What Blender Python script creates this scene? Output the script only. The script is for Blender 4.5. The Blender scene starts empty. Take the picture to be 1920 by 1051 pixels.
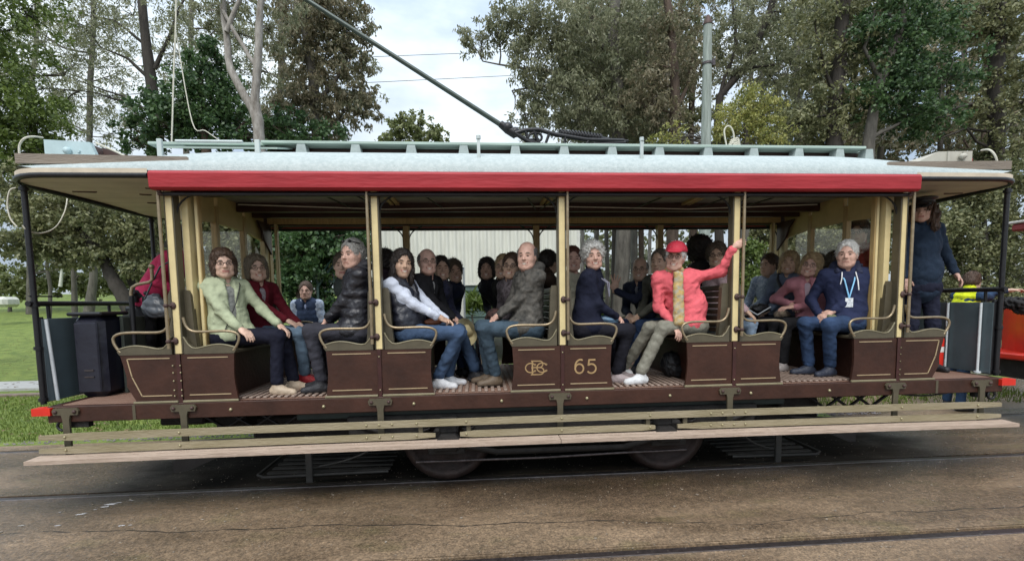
import bpy, math, random, time
import numpy as np
from math import sin, cos, pi, radians, sqrt, atan2
T0 = time.time()
SC = bpy.context.scene
COL = SC.collection
rnd = random.Random(7)

# ------------------------------------------------------------------ camera
CAM = np.array([-0.75135, -4.05361, 1.69235])
CR = np.array([0.9971233, -0.0741663, -0.0156372])
CU = np.array([0.0210431, 0.0726769, 0.9971335])
CF = np.array([0.0728172, 0.9945941, -0.0740285])
FPX, PPY = 849.517, 627.482
cd = bpy.data.cameras.new("camera")
cam = bpy.data.objects.new("camera", cd); COL.objects.link(cam)
from mathutils import Matrix, Vector
M = Matrix(((CR[0], CU[0], -CF[0], CAM[0]), (CR[1], CU[1], -CF[1], CAM[1]), (CR[2], CU[2], -CF[2], CAM[2]), (0, 0, 0, 1)))
cam.matrix_world = M
cd.sensor_width = 36; cd.lens = FPX / 1920 * 36
cd.shift_y = (PPY - 525.5) / 1920
cd.clip_start = .05; cd.clip_end = 2000
SC.camera = cam

def at(px, py, Y):
    """point on the vertical plane y=Y seen at a pixel of the photograph"""
    d = CR * (px - 960) / FPX + CU * (PPY - py) / FPX + CF
    t = (Y - CAM[1]) / d[1]
    return CAM + t * d
def atz(px, py, Z):
    d = CR * (px - 960) / FPX + CU * (PPY - py) / FPX + CF
    t = (Z - CAM[2]) / d[2]
    return CAM + t * d

# ------------------------------------------------------------------ sky, sun, exposure
SUN_EL, SUN_AZ = radians(54), radians(192)     # azimuth: direction the light comes from, clockwise from +Y
w = bpy.data.worlds.new("World"); SC.world = w; w.use_nodes = True
nt = w.node_tree; nt.nodes.clear()
def N(nt, t, **kw):
    n = nt.nodes.new(t)
    for k, v in kw.items():
        if k in n.inputs: n.inputs[k].default_value = v
        else: setattr(n, k, v)
    return n
out = N(nt, 'ShaderNodeOutputWorld'); bg = N(nt, 'ShaderNodeBackground'); bg.inputs['Strength'].default_value = .12
sky = N(nt, 'ShaderNodeTexSky', sky_type='NISHITA'); sky.sun_disc = False
sky.sun_elevation = SUN_EL; sky.sun_rotation = SUN_AZ; sky.dust_density = 2.0
tc = N(nt, 'ShaderNodeTexCoord'); mp = N(nt, 'ShaderNodeMapping'); mp.inputs['Scale'].default_value = (1, 1, 2.6)
ns = N(nt, 'ShaderNodeTexNoise'); ns.inputs['Scale'].default_value = 2.4; ns.inputs['Detail'].default_value = 6; ns.inputs['Roughness'].default_value = .52
cr = N(nt, 'ShaderNodeValToRGB'); cr.color_ramp.elements[0].position = .38; cr.color_ramp.elements[1].position = .60
cr.color_ramp.elements[0].color = (3.6, 4.5, 5.7, 1); cr.color_ramp.elements[1].color = (7.3, 7.9, 8.2, 1)
mx = N(nt, 'ShaderNodeMix', data_type='RGBA'); mx.inputs[0].default_value = .88
L = nt.links.new
L(tc.outputs['Generated'], mp.inputs['Vector']); L(mp.outputs[0], ns.inputs['Vector']); L(ns.outputs['Fac'], cr.inputs[0])
L(sky.outputs[0], mx.inputs[6]); L(cr.outputs[0], mx.inputs[7]); 
# an overcast sky is about three times brighter overhead than at the horizon
sx = N(nt, 'ShaderNodeSeparateXYZ'); L(tc.outputs['Generated'], sx.inputs[0])
g1 = N(nt, 'ShaderNodeMapRange'); g1.inputs['From Min'].default_value = 0; g1.inputs['From Max'].default_value = 1; g1.inputs['To Min'].default_value = .46; g1.inputs['To Max'].default_value = 1.38; L(sx.outputs[2], g1.inputs['Value'])
vm = N(nt, 'ShaderNodeVectorMath', operation='SCALE'); L(mx.outputs[2], vm.inputs[0]); L(g1.outputs[0], vm.inputs['Scale']); L(vm.outputs[0], bg.inputs['Color']); L(bg.outputs[0], out.inputs[0])
sl = bpy.data.lights.new("sun", 'SUN'); sl.energy = 1.5; sl.angle = radians(34); sl.color = (1, .96, .9)
so = bpy.data.objects.new("sun", sl); COL.objects.link(so)
sd = Vector((sin(SUN_AZ) * cos(SUN_EL), cos(SUN_AZ) * cos(SUN_EL), sin(SUN_EL)))
so.rotation_euler = sd.to_track_quat('Z', 'Y').to_euler(); so.location = (0, 0, 30)
SC.view_settings.view_transform = 'Standard'; SC.view_settings.look = 'None'
SC.view_settings.exposure = 0.80; SC.view_settings.gamma = 1; SC.view_settings.use_curve_mapping = False
SC.cycles.max_bounces = 6; SC.cycles.diffuse_bounces = 2; SC.cycles.transparent_max_bounces = 6

# ------------------------------------------------------------------ object helpers
def link(o, parent=None):
    COL.objects.link(o)
    if parent is not None: o.parent = parent
    return o
def tag(o, label=None, cat=None, group=None, kind=None):
    if label: o['label'] = label
    if cat: o['category'] = cat
    if group: o['group'] = group
    if kind: o['kind'] = kind
    return o
def empty(name, loc, label, cat, group=None):
    o = bpy.data.objects.new(name, None); o.location = loc; link(o)
    o.empty_display_size = .2
    return tag(o, label, cat, group)
def npmesh(name, V, quads=None, tris=None, mats=(), smooth=True, mi=None, mi_t=None):
    me = bpy.data.meshes.new(name)
    V = np.asarray(V, np.float32)
    q = np.asarray(quads if quads is not None else np.zeros((0, 4)), np.int32).reshape(-1, 4)
    t = np.asarray(tris if tris is not None else np.zeros((0, 3)), np.int32).reshape(-1, 3)
    me.vertices.add(len(V)); me.vertices.foreach_set('co', V.ravel())
    nl = q.size + t.size
    me.loops.add(nl); me.loops.foreach_set('vertex_index', np.concatenate([q.ravel(), t.ravel()]))
    me.polygons.add(len(q) + len(t))
    ls = np.concatenate([np.arange(len(q)) * 4, q.size + np.arange(len(t)) * 3]).astype(np.int32)
    me.polygons.foreach_set('loop_start', ls)
    me.polygons.foreach_set('loop_total', np.concatenate([np.full(len(q), 4), np.full(len(t), 3)]).astype(np.int32))
    if mi is not None or mi_t is not None:
        a = np.asarray(mi if mi is not None else np.zeros(len(q)), np.int32); b = np.asarray(mi_t if mi_t is not None else np.zeros(len(t)), np.int32)
        me.polygons.foreach_set('material_index', np.concatenate([a, b]).astype(np.int32))
    me.polygons.foreach_set('use_smooth', np.full(len(q) + len(t), smooth, dtype=bool))
    for m in mats: me.materials.append(m)
    me.update(calc_edges=True)
    return me

class MB:
    """collects simple solids and links them as ONE mesh object"""
    def __init__(s): s.v = []; s.f = []; s.sm = []; s.mi = []; s.cur = 0
    def add(s, vs, fs, smooth=False):
        n = len(s.v); s.v += [tuple(map(float, p)) for p in vs]
        for f in fs: s.f.append(tuple(n + i for i in f)); s.sm.append(smooth); s.mi.append(s.cur)
        return s
    def box(s, x0, x1, y0, y1, z0, z1, ch=0.0):
        if ch <= 0:
            vs = [(x, y, z) for x in (x0, x1) for y in (y0, y1) for z in (z0, z1)]
            fs = [(0, 1, 3, 2), (4, 6, 7, 5), (0, 4, 5, 1), (2, 3, 7, 6), (0, 2, 6, 4), (1, 5, 7, 3)]
            return s.add(vs, fs)
        return s.hull_box(x0, x1, y0, y1, z0, z1, ch)
    def hull_box(s, x0, x1, y0, y1, z0, z1, c):
        vs = []; idx = {}
        for a, x in enumerate((x0, x1)):
            for b, y in enumerate((y0, y1)):
                for d, z in enumerate((z0, z1)):
                    sx = c if a == 0 else -c; sy = c if b == 0 else -c; sz = c if d == 0 else -c
                    idx[a, b, d, 0] = len(vs); vs.append((x, y + sy, z + sz))
                    idx[a, b, d, 1] = len(vs); vs.append((x + sx, y, z + sz))
                    idx[a, b, d, 2] = len(vs); vs.append((x + sx, y + sy, z))
        I = idx; fs = []
        for a in (0, 1):
            f = [I[a, 0, 0, 0], I[a, 0, 1, 0], I[a, 1, 1, 0], I[a, 1, 0, 0]]; fs.append(f if a == 0 else f[::-1])
            f = [I[0, a, 0, 1], I[1, a, 0, 1], I[1, a, 1, 1], I[0, a, 1, 1]]; fs.append(f if a == 0 else f[::-1])
            f = [I[0, 0, a, 2], I[0, 1, a, 2], I[1, 1, a, 2], I[1, 0, a, 2]]; fs.append(f if a == 0 else f[::-1])
            for b in (0, 1):
                fs.append([I[a, b, 0, 0], I[a, b, 1, 0], I[a, b, 1, 1], I[a, b, 0, 1]])
                fs.append([I[a, 0, b, 0], I[a, 1, b, 0], I[a, 1, b, 2], I[a, 0, b, 2]])
                fs.append([I[0, a, b, 1], I[1, a, b, 1], I[1, a, b, 2], I[0, a, b, 2]])
                for d in (0, 1): fs.append([I[a, b, d, 0], I[a, b, d, 1], I[a, b, d, 2]])
        return s.add(vs, fs)
    def prism(s, pts, axis, a, b):
        """2-D outline extruded along an axis ('x': pts=(y,z); 'y': pts=(x,z); 'z': pts=(x,y))"""
        def P(p, t): return {'x': (t, p[0], p[1]), 'y': (p[0], t, p[1]), 'z': (p[0], p[1], t)}[axis]
        n = len(pts); vs = [P(p, a) for p in pts] + [P(p, b) for p in pts]
        fs = [tuple(range(n)), tuple(range(2 * n - 1, n - 1, -1))] + [(i, n + i, n + (i + 1) % n, (i + 1) % n) for i in range(n)]
        return s.add(vs, fs)
    def tube(s, pts, r, n=8, caps=True, smooth=True):
        pts = [np.asarray(p, float) for p in pts]; m = len(pts)
        rs = list(r) if hasattr(r, '__len__') else [r] * m
        vs = []; up = None
        for i, p in enumerate(pts):
            d = pts[min(i + 1, m - 1)] - pts[max(i - 1, 0)]
            d = d / (np.linalg.norm(d) + 1e-9)
            if up is None:
                up = np.array([0, 0, 1.]) if abs(d[2]) < .9 else np.array([1., 0, 0])
            a = np.cross(d, up); a /= np.linalg.norm(a) + 1e-9; b = np.cross(a, d); up = b
            for k in range(n):
                t = 2 * pi * k / n; vs.append(p + rs[i] * (cos(t) * a + sin(t) * b))
        fs = [(i * n + k, i * n + (k + 1) % n, (i + 1) * n + (k + 1) % n, (i + 1) * n + k) for i in range(m - 1) for k in range(n)]
        s.add(vs, fs, smooth)
        if caps: 
            s.add(vs[:n], [tuple(range(n))[::-1]]); s.add(vs[-n:], [tuple(range(n))])
        return s
    def disc(s, c, r, axis, t, n=16):
        d = {'x': (1, 0, 0), 'y': (0, 1, 0), 'z': (0, 0, 1)}[axis]
        c = np.asarray(c, float); d = np.array(d, float) * t / 2
        return s.tube([c - d, c + d], r, n)
    def ball(s, c, r, n=8, sc=(1, 1, 1)):
        vs = []; m = n // 2 + 1
        for i in range(m + 1):
            a = -pi / 2 + pi * i / m
            for k in range(n): vs.append((c[0] + sc[0] * r * cos(a) * cos(2 * pi * k / n), c[1] + sc[1] * r * cos(a) * sin(2 * pi * k / n), c[2] + sc[2] * r * sin(a)))
        fs = [(i * n + k, i * n + (k + 1) % n, (i + 1) * n + (k + 1) % n, (i + 1) * n + k) for i in range(m) for k in range(n)]
        return s.add(vs, fs, True)
    def mesh(s, name, mats):
        me = bpy.data.meshes.new(name); me.from_pydata(s.v, [], s.f)
        for m in (mats if isinstance(mats, (list, tuple)) else [mats]): me.materials.append(m)
        me.polygons.foreach_set('use_smooth', s.sm); me.polygons.foreach_set('material_index', s.mi); me.update()
        return me
    def build(s, name, mats, parent=None, **kw):
        o = bpy.data.objects.new(name, s.mesh(name, mats)); link(o, parent); tag(o, **kw) if kw else None
        if parent is not None:   # mesh coordinates are world ones: cancel the parent's transform
            o.matrix_parent_inverse = Matrix.Translation(-parent.location)
        return o
def own(o, parent):
    o.parent = parent; loc = parent.location.copy()
    p = parent.parent
    o.matrix_parent_inverse = Matrix.Translation(-loc) if p is None else Matrix.Identity(4)
    return o
def bez(p0, p1, p2, p3, n=8):
    p0, p1, p2, p3 = map(lambda p: np.asarray(p, float), (p0, p1, p2, p3)); r = []
    for i in range(n + 1):
        t = i / n; r.append((1 - t)**3 * p0 + 3 * (1 - t)**2 * t * p1 + 3 * (1 - t) * t * t * p2 + t**3 * p3)
    return r

# ------------------------------------------------------------------ materials
MATS = {}
def mat(name, col, rough=.6, metal=0., var=.25, scale=14., bump=.0, bscale=None, col2=None, stretch=None, spec=.5, trans=0., detail=4, coat=0, fold=0):
    if name in MATS: return MATS[name]
    m = bpy.data.materials.new(name); m.use_nodes = True; nt = m.node_tree; L = nt.links.new
    b = nt.nodes['Principled BSDF']; b.inputs['Roughness'].default_value = rough; b.inputs['Metallic'].default_value = metal
    b.inputs['Specular IOR Level'].default_value = spec
    if coat: b.inputs['Coat Weight'].default_value = coat; b.inputs['Coat Roughness'].default_value = .15
    tc = N(nt, 'ShaderNodeTexCoord'); mp = N(nt, 'ShaderNodeMapping'); L(tc.outputs['Object'], mp.inputs[0])
    if stretch: mp.inputs['Scale'].default_value = stretch
    ns = N(nt, 'ShaderNodeTexNoise'); ns.inputs['Scale'].default_value = scale; ns.inputs['Detail'].default_value = detail; ns.inputs['Roughness'].default_value = .65
    L(mp.outputs[0], ns.inputs['Vector'])
    r = N(nt, 'ShaderNodeValToRGB'); r.color_ramp.elements[0].position = .3; r.color_ramp.elements[1].position = .7
    c = np.array(col); c2 = np.array(col2) if col2 is not None else np.clip(c * (1 + var), 0, 1); c1 = c * (1 - var) if col2 is None else c
    r.color_ramp.elements[0].color = (*c1, 1); r.color_ramp.elements[1].color = (*c2, 1)
    L(ns.outputs['Fac'], r.inputs[0]); L(r.outputs[0], b.inputs['Base Color'])
    if fold:   # cloth: a network of soft ridges (folds) with fine weave on top
        n3 = N(nt, 'ShaderNodeTexNoise'); n3.noise_type = 'RIDGED_MULTIFRACTAL'; n3.inputs['Scale'].default_value = 5.2; n3.inputs['Detail'].default_value = 2.5; n3.inputs['Distortion'].default_value = .9; n3.inputs['Roughness'].default_value = .45
        L(mp.outputs[0], n3.inputs['Vector'])
        bp = N(nt, 'ShaderNodeBump'); bp.inputs['Strength'].default_value = fold; bp.inputs['Distance'].default_value = .035
        n2 = N(nt, 'ShaderNodeTexNoise'); n2.inputs['Scale'].default_value = bscale or 60; L(mp.outputs[0], n2.inputs['Vector'])
        b2 = N(nt, 'ShaderNodeBump'); b2.inputs['Strength'].default_value = bump; b2.inputs['Distance'].default_value = .01; L(n2.outputs['Fac'], b2.inputs['Height'])
        L(n3.outputs['Fac'], bp.inputs['Height']); L(b2.outputs[0], bp.inputs['Normal']); L(bp.outputs[0], b.inputs['Normal'])
    elif bump:
        n2 = N(nt, 'ShaderNodeTexNoise'); n2.inputs['Scale'].default_value = bscale or scale * 3; n2.inputs['Detail'].default_value = 3
        L(mp.outputs[0], n2.inputs['Vector'])
        bp = N(nt, 'ShaderNodeBump'); bp.inputs['Strength'].default_value = bump; bp.inputs['Distance'].default_value = .02
        L(n2.outputs['Fac'], bp.inputs['Height']); L(bp.outputs[0], b.inputs['Normal'])
    MATS[name] = m
    return m
def leafmat(name, c1, c2, trans=.35):
    if name in MATS: return MATS[name]
    m = bpy.data.materials.new(name); m.use_nodes = True; nt = m.node_tree; L = nt.links.new
    nt.nodes.clear(); o = N(nt, 'ShaderNodeOutputMaterial'); d = N(nt, 'ShaderNodeBsdfPrincipled'); d.inputs['Roughness'].default_value = .5
    t = N(nt, 'ShaderNodeBsdfTranslucent'); mx = N(nt, 'ShaderNodeMixShader'); mx.inputs[0].default_value = trans
    g = N(nt, 'ShaderNodeNewGeometry'); tc = N(nt, 'ShaderNodeTexCoord')
    ns = N(nt, 'ShaderNodeTexNoise'); ns.inputs['Scale'].default_value = .9; ns.inputs['Detail'].default_value = 2; L(tc.outputs['Object'], ns.inputs['Vector'])
    ad = N(nt, 'ShaderNodeMath', operation='ADD'); ml = N(nt, 'ShaderNodeMath', operation='MULTIPLY'); ml.inputs[1].default_value = .6
    L(g.outputs['Random Per Island'], ml.inputs[0]); L(ml.outputs[0], ad.inputs[0])
    m2 = N(nt, 'ShaderNodeMath', operation='MULTIPLY'); m2.inputs[1].default_value = .8; L(ns.outputs['Fac'], m2.inputs[0]); L(m2.outputs[0], ad.inputs[1])
    sb = N(nt, 'ShaderNodeMath', operation='SUBTRACT'); sb.inputs[1].default_value = .2; L(ad.outputs[0], sb.inputs[0])
    r = N(nt, 'ShaderNodeValToRGB'); r.color_ramp.elements[0].color = (*c1, 1); r.color_ramp.elements[1].color = (*c2, 1); r.color_ramp.elements[0].position = .15; r.color_ramp.elements[1].position = .85
    L(sb.outputs[0], r.inputs[0]); L(r.outputs[0], d.inputs['Base Color']); L(r.outputs[0], t.inputs['Color'])
    L(d.outputs[0], mx.inputs[1]); L(t.outputs[0], mx.inputs[2]); L(mx.outputs[0], o.inputs[0])
    MATS[name] = m; return m
def glassmat():
    if 'glass' in MATS: return MATS['glass']
    m = bpy.data.materials.new('window_glass'); m.use_nodes = True; nt = m.node_tree; L = nt.links.new; nt.nodes.clear()
    o = N(nt, 'ShaderNodeOutputMaterial'); t = N(nt, 'ShaderNodeBsdfTransparent'); t.inputs[0].default_value = (.95, .96, .95, 1)
    g = N(nt, 'ShaderNodeBsdfGlossy'); g.inputs['Roughness'].default_value = .05; mx = N(nt, 'ShaderNodeMixShader')
    mx.inputs[0].default_value = .10
    L(t.outputs[0], mx.inputs[1]); L(g.outputs[0], mx.inputs[2]); L(mx.outputs[0], o.inputs[0])
    MATS['glass'] = m; return m
# ================================================================== SETTING
def groundmat():
    m = bpy.data.materials.new('wet_pavement'); m.use_nodes = True; nt = m.node_tree; L = nt.links.new
    b = nt.nodes['Principled BSDF']; tc = N(nt, 'ShaderNodeTexCoord')
    def noise(s, d=4, st=None, ro=.6):
        n = N(nt, 'ShaderNodeTexNoise'); n.inputs['Scale'].default_value = s; n.inputs['Detail'].default_value = d; n.inputs['Roughness'].default_value = ro
        if st:
            mp = N(nt, 'ShaderNodeMapping'); mp.inputs['Scale'].default_value = st; L(tc.outputs['Object'], mp.inputs[0]); L(mp.outputs[0], n.inputs['Vector'])
        else: L(tc.outputs['Object'], n.inputs['Vector'])
        return n
    def ramp(src, p0, c0, p1, c1):
        r = N(nt, 'ShaderNodeValToRGB'); r.color_ramp.elements[0].position = p0; r.color_ramp.elements[1].position = p1
        r.color_ramp.elements[0].color = (*c0, 1); r.color_ramp.elements[1].color = (*c1, 1); L(src, r.inputs[0]); return r
    def mix(f, a, bb, bt='MIX'):
        x = N(nt, 'ShaderNodeMix', data_type='RGBA', blend_type=bt)
        if isinstance(f, float): x.inputs[0].default_value = f
        else: L(f, x.inputs[0])
        L(a, x.inputs[6]); L(bb, x.inputs[7]); return x
    big = ramp(noise(.8, 5, (.5, 1.2, 1)).outputs['Fac'], .35, (.165, .120, .080), .65, (.275, .200, .135))
    green = ramp(noise(1.7, 4, (1, 2, 1)).outputs['Fac'], .55, (0, 0, 0), .72, (.5, .5, .5))
    gcol = N(nt, 'ShaderNodeRGB'); gcol.outputs[0].default_value = (.135, .125, .055, 1)
    a = mix(green.outputs[0], big.outputs[0], gcol.outputs[0])
    fine = ramp(noise(58, 3, None, .85).outputs['Fac'], .36, (.42, .41, .40), .66, (1.55, 1.52, 1.46))
    a2 = mix(.85, a.outputs[2], fine.outputs[0], 'MULTIPLY')
    mid = ramp(noise(19, 4).outputs['Fac'], .32, (.60, .60, .60), .68, (1.32, 1.28, 1.22))
    a3 = mix(.8, a2.outputs[2], mid.outputs[0], 'MULTIPLY')
    vo = N(nt, 'ShaderNodeTexVoronoi'); vo.inputs['Scale'].default_value = 40; L(tc.outputs['Object'], vo.inputs['Vector'])
    sp = ramp(vo.outputs['Distance'], .10, (.55, .55, .55), .2, (0, 0, 0))
    hit = N(nt, 'ShaderNodeSeparateColor'); L(vo.outputs['Color'], hit.inputs[0])
    th = N(nt, 'ShaderNodeMath', operation='GREATER_THAN'); th.inputs[1].default_value = .80; L(hit.outputs[0], th.inputs[0])
    mm = N(nt, 'ShaderNodeMath', operation='MULTIPLY'); L(sp.outputs[0], mm.inputs[0]); L(th.outputs[0], mm.inputs[1])
    peb = N(nt, 'ShaderNodeRGB'); peb.outputs[0].default_value = (.42, .38, .32, 1)
    a4 = mix(mm.outputs[0], a3.outputs[2], peb.outputs[0])
    wet = ramp(noise(.9, 6, (.45, 1.5, 1), .55).outputs['Fac'], .42, (0, 0, 0), .58, (1, 1, 1))
    dk = N(nt, 'ShaderNodeRGB'); dk.outputs[0].default_value = (.55, .54, .55, 1)
    a5 = mix(.0, a4.outputs[2], a4.outputs[2]); wd = mix(.9, a4.outputs[2], dk.outputs[0], 'MULTIPLY')
    a6 = mix(wet.outputs[0], a4.outputs[2], wd.outputs[2])
    
    # wet track bed, with the tram's shade painted in: darker, glossier, wandering edge
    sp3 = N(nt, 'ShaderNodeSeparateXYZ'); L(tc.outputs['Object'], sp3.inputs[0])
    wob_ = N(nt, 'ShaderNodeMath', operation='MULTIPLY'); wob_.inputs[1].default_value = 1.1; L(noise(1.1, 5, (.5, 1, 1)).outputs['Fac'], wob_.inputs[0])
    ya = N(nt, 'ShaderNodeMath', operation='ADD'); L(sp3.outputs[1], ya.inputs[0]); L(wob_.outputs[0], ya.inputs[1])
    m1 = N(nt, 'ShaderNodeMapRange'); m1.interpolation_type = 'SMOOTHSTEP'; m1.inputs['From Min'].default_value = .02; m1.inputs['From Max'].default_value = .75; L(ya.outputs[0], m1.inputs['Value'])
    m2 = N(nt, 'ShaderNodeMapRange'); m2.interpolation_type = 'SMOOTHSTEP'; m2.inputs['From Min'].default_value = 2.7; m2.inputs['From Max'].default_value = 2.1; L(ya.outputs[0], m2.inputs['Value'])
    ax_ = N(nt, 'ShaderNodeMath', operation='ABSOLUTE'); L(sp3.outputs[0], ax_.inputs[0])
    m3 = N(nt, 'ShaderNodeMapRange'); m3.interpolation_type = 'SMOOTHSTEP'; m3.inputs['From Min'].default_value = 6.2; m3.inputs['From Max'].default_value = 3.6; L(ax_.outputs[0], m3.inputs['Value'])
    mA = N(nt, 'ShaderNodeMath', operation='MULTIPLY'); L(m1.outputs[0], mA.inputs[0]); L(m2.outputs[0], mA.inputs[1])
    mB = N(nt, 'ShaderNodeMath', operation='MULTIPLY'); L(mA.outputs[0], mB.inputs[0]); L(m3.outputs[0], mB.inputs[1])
    soak_shade = N(nt, 'ShaderNodeRGB'); soak_shade.outputs[0].default_value = (.20, .185, .17, 1)
    a7 = mix(.95, a6.outputs[2], soak_shade.outputs[0], 'MULTIPLY'); a8 = mix(mB.outputs[0], a6.outputs[2], a7.outputs[2])
    # oily bed between the rails, painted nearly black for the shade under the tram
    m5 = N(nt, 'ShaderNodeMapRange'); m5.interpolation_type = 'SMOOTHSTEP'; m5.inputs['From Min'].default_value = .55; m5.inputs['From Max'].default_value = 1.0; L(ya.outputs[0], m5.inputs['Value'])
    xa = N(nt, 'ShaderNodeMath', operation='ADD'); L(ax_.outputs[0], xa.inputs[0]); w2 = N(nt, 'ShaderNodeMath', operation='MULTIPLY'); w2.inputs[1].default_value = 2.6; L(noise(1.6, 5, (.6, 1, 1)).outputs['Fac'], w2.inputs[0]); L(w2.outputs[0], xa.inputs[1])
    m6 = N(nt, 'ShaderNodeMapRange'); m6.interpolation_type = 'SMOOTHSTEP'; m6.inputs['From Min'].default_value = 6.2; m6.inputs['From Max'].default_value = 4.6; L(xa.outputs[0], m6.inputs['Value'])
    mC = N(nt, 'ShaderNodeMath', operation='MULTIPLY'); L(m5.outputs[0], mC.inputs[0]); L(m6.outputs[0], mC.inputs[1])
    oil_shade = N(nt, 'ShaderNodeRGB'); oil_shade.outputs[0].default_value = (.016, .014, .012, 1); a9 = mix(mC.outputs[0], a8.outputs[2], oil_shade.outputs[0])
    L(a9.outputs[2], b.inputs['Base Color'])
    rr = N(nt, 'ShaderNodeMapRange'); rr.inputs['To Min'].default_value = .46; rr.inputs['To Max'].default_value = .16; L(wet.outputs[0], rr.inputs['Value']); 
    rs = N(nt, 'ShaderNodeMix', data_type='FLOAT'); rs.inputs[3].default_value = .14; L(mB.outputs[0], rs.inputs[0]); L(rr.outputs[0], rs.inputs[2]); sp_ = N(nt, 'ShaderNodeMix', data_type='FLOAT'); sp_.inputs[2].default_value = .5; sp_.inputs[3].default_value = .06; L(mC.outputs[0], sp_.inputs[0]); L(sp_.outputs[0], b.inputs['Specular IOR Level'])
    rt = N(nt, 'ShaderNodeMix', data_type='FLOAT'); rt.inputs[3].default_value = .8; L(mC.outputs[0], rt.inputs[0]); L(rs.outputs[0], rt.inputs[2]); L(rt.outputs[0], b.inputs['Roughness'])
    bp = N(nt, 'ShaderNodeBump'); bp.inputs['Strength'].default_value = .5; bp.inputs['Distance'].default_value = .012
    hs = N(nt, 'ShaderNodeMath', operation='ADD'); L(noise(58, 3, None, .85).outputs['Fac'], hs.inputs[0]); L(noise(23, 3).outputs['Fac'], hs.inputs[1])
    L(hs.outputs[0], bp.inputs['Height']); L(bp.outputs[0], b.inputs['Normal'])
    return m
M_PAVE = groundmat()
M_RAIL = mat('worn_steel', (.10, .085, .085), .33, .8, .4, 30, .15)
M_RUST = mat('rusty_steel', (.07, .04, .035), .6, .3, .4, 30, .2)
M_GROOVE = mat('groove_dirt', (.02, .017, .014), .5, 0, .4, 40)
GRASS = mat('mown_grass', (.060, .105, .012), .85, 0, .3, 3.4, 1., 60, col2=(.20, .25, .045), detail=10)
M_PATH = mat('pale_path', (.33, .33, .32), .7, 0, .15, 5, .1)
DIRT = mat('leaf_litter', (.10, .075, .05), .85, 0, .4, 3, .9, 60, col2=(.055, .075, .02))

def terr(x, y):
    left = 1 / (1 + math.exp((x + 5) / 3.0))
    h = 0 if y < 6.5 else .07 * (y - 6.5) * (1 - math.exp(-(y - 6.5) / 9))
    h = min(h, 2.9 + .01 * y) * (1.0 if x < 0 else .9)
    if y > 30 and x < -8: h += .5 * math.exp(-((x + 27) / 5)**2 - ((y - 36) / 6)**2)
    return h - .02
def sheet(name, xs, ys, zf, m, **kw):
    V = [(x, y, zf(x, y)) for y in ys for x in xs]; nx = len(xs)
    F = [(j * nx + i, j * nx + i + 1, (j + 1) * nx + i + 1, (j + 1) * nx + i) for j in range(len(ys) - 1) for i in range(nx - 1)]
    mb = MB(); mb.add(V, F, True); return mb.build(name, m, None, **kw)
xs = [-400, -150] + [-80 + 2.5 * i for i in range(65)] + [150, 400]
ys = [2.4, 4, 6, 7] + [8 + 2 * i for i in range(36)] + [120, 400, 900]
sheet('grass_ground', xs, ys, terr, GRASS, kind='structure')
sheet('soil_ground', [-400, 0, 400], [-60, 2.5, 900], lambda x, y: -.16 if y < 5 else -.3, DIRT, kind='structure')
sheet('woodland_floor', [-4.5 + 2 * i for i in range(30)], [4.6 + 1.5 * i for i in range(34)], lambda x, y: terr(x, y) + .012, DIRT, kind='structure')
# pavement: slabs between the rails, with flangeway grooves left open
RY = [.215, 1.65, -1.19, -2.625]
def pave_edge(y):
    return y
strips = [(-30, -2.665), (-2.58, -1.235), (-1.135, .175), (.27, 1.61), (1.70, 2.02)]
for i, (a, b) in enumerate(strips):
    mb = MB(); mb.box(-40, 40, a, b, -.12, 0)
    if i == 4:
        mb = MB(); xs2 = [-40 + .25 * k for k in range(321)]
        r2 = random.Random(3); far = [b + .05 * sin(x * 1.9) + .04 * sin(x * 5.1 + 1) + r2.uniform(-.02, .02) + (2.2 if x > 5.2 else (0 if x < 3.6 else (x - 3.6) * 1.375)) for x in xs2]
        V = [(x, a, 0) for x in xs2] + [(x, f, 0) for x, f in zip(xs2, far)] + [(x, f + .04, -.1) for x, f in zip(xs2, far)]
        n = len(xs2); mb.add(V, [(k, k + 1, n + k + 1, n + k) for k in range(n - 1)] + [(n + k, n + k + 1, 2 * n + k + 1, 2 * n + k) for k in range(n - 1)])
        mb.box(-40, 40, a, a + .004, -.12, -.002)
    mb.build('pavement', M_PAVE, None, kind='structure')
for i, y in enumerate(RY):
    mb = MB(); mb.box(-40, 40, y - .036, y + .022, -.14, .002, .003); mb.build('rail', M_RAIL, None, kind='structure')
    mb = MB(); mb.box(-40, 40, y - .043, y - .037, -.1, .004); mb.build('rail_edge', mat('bright_steel', (.42, .40, .42), .3, .9, .3, 20), None, kind='structure')
mb = MB(); mb.box(-40, 40, -2.7, 1.75, -.15, -.055); mb.build('groove_bed', M_GROOVE, None, kind='structure')
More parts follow.
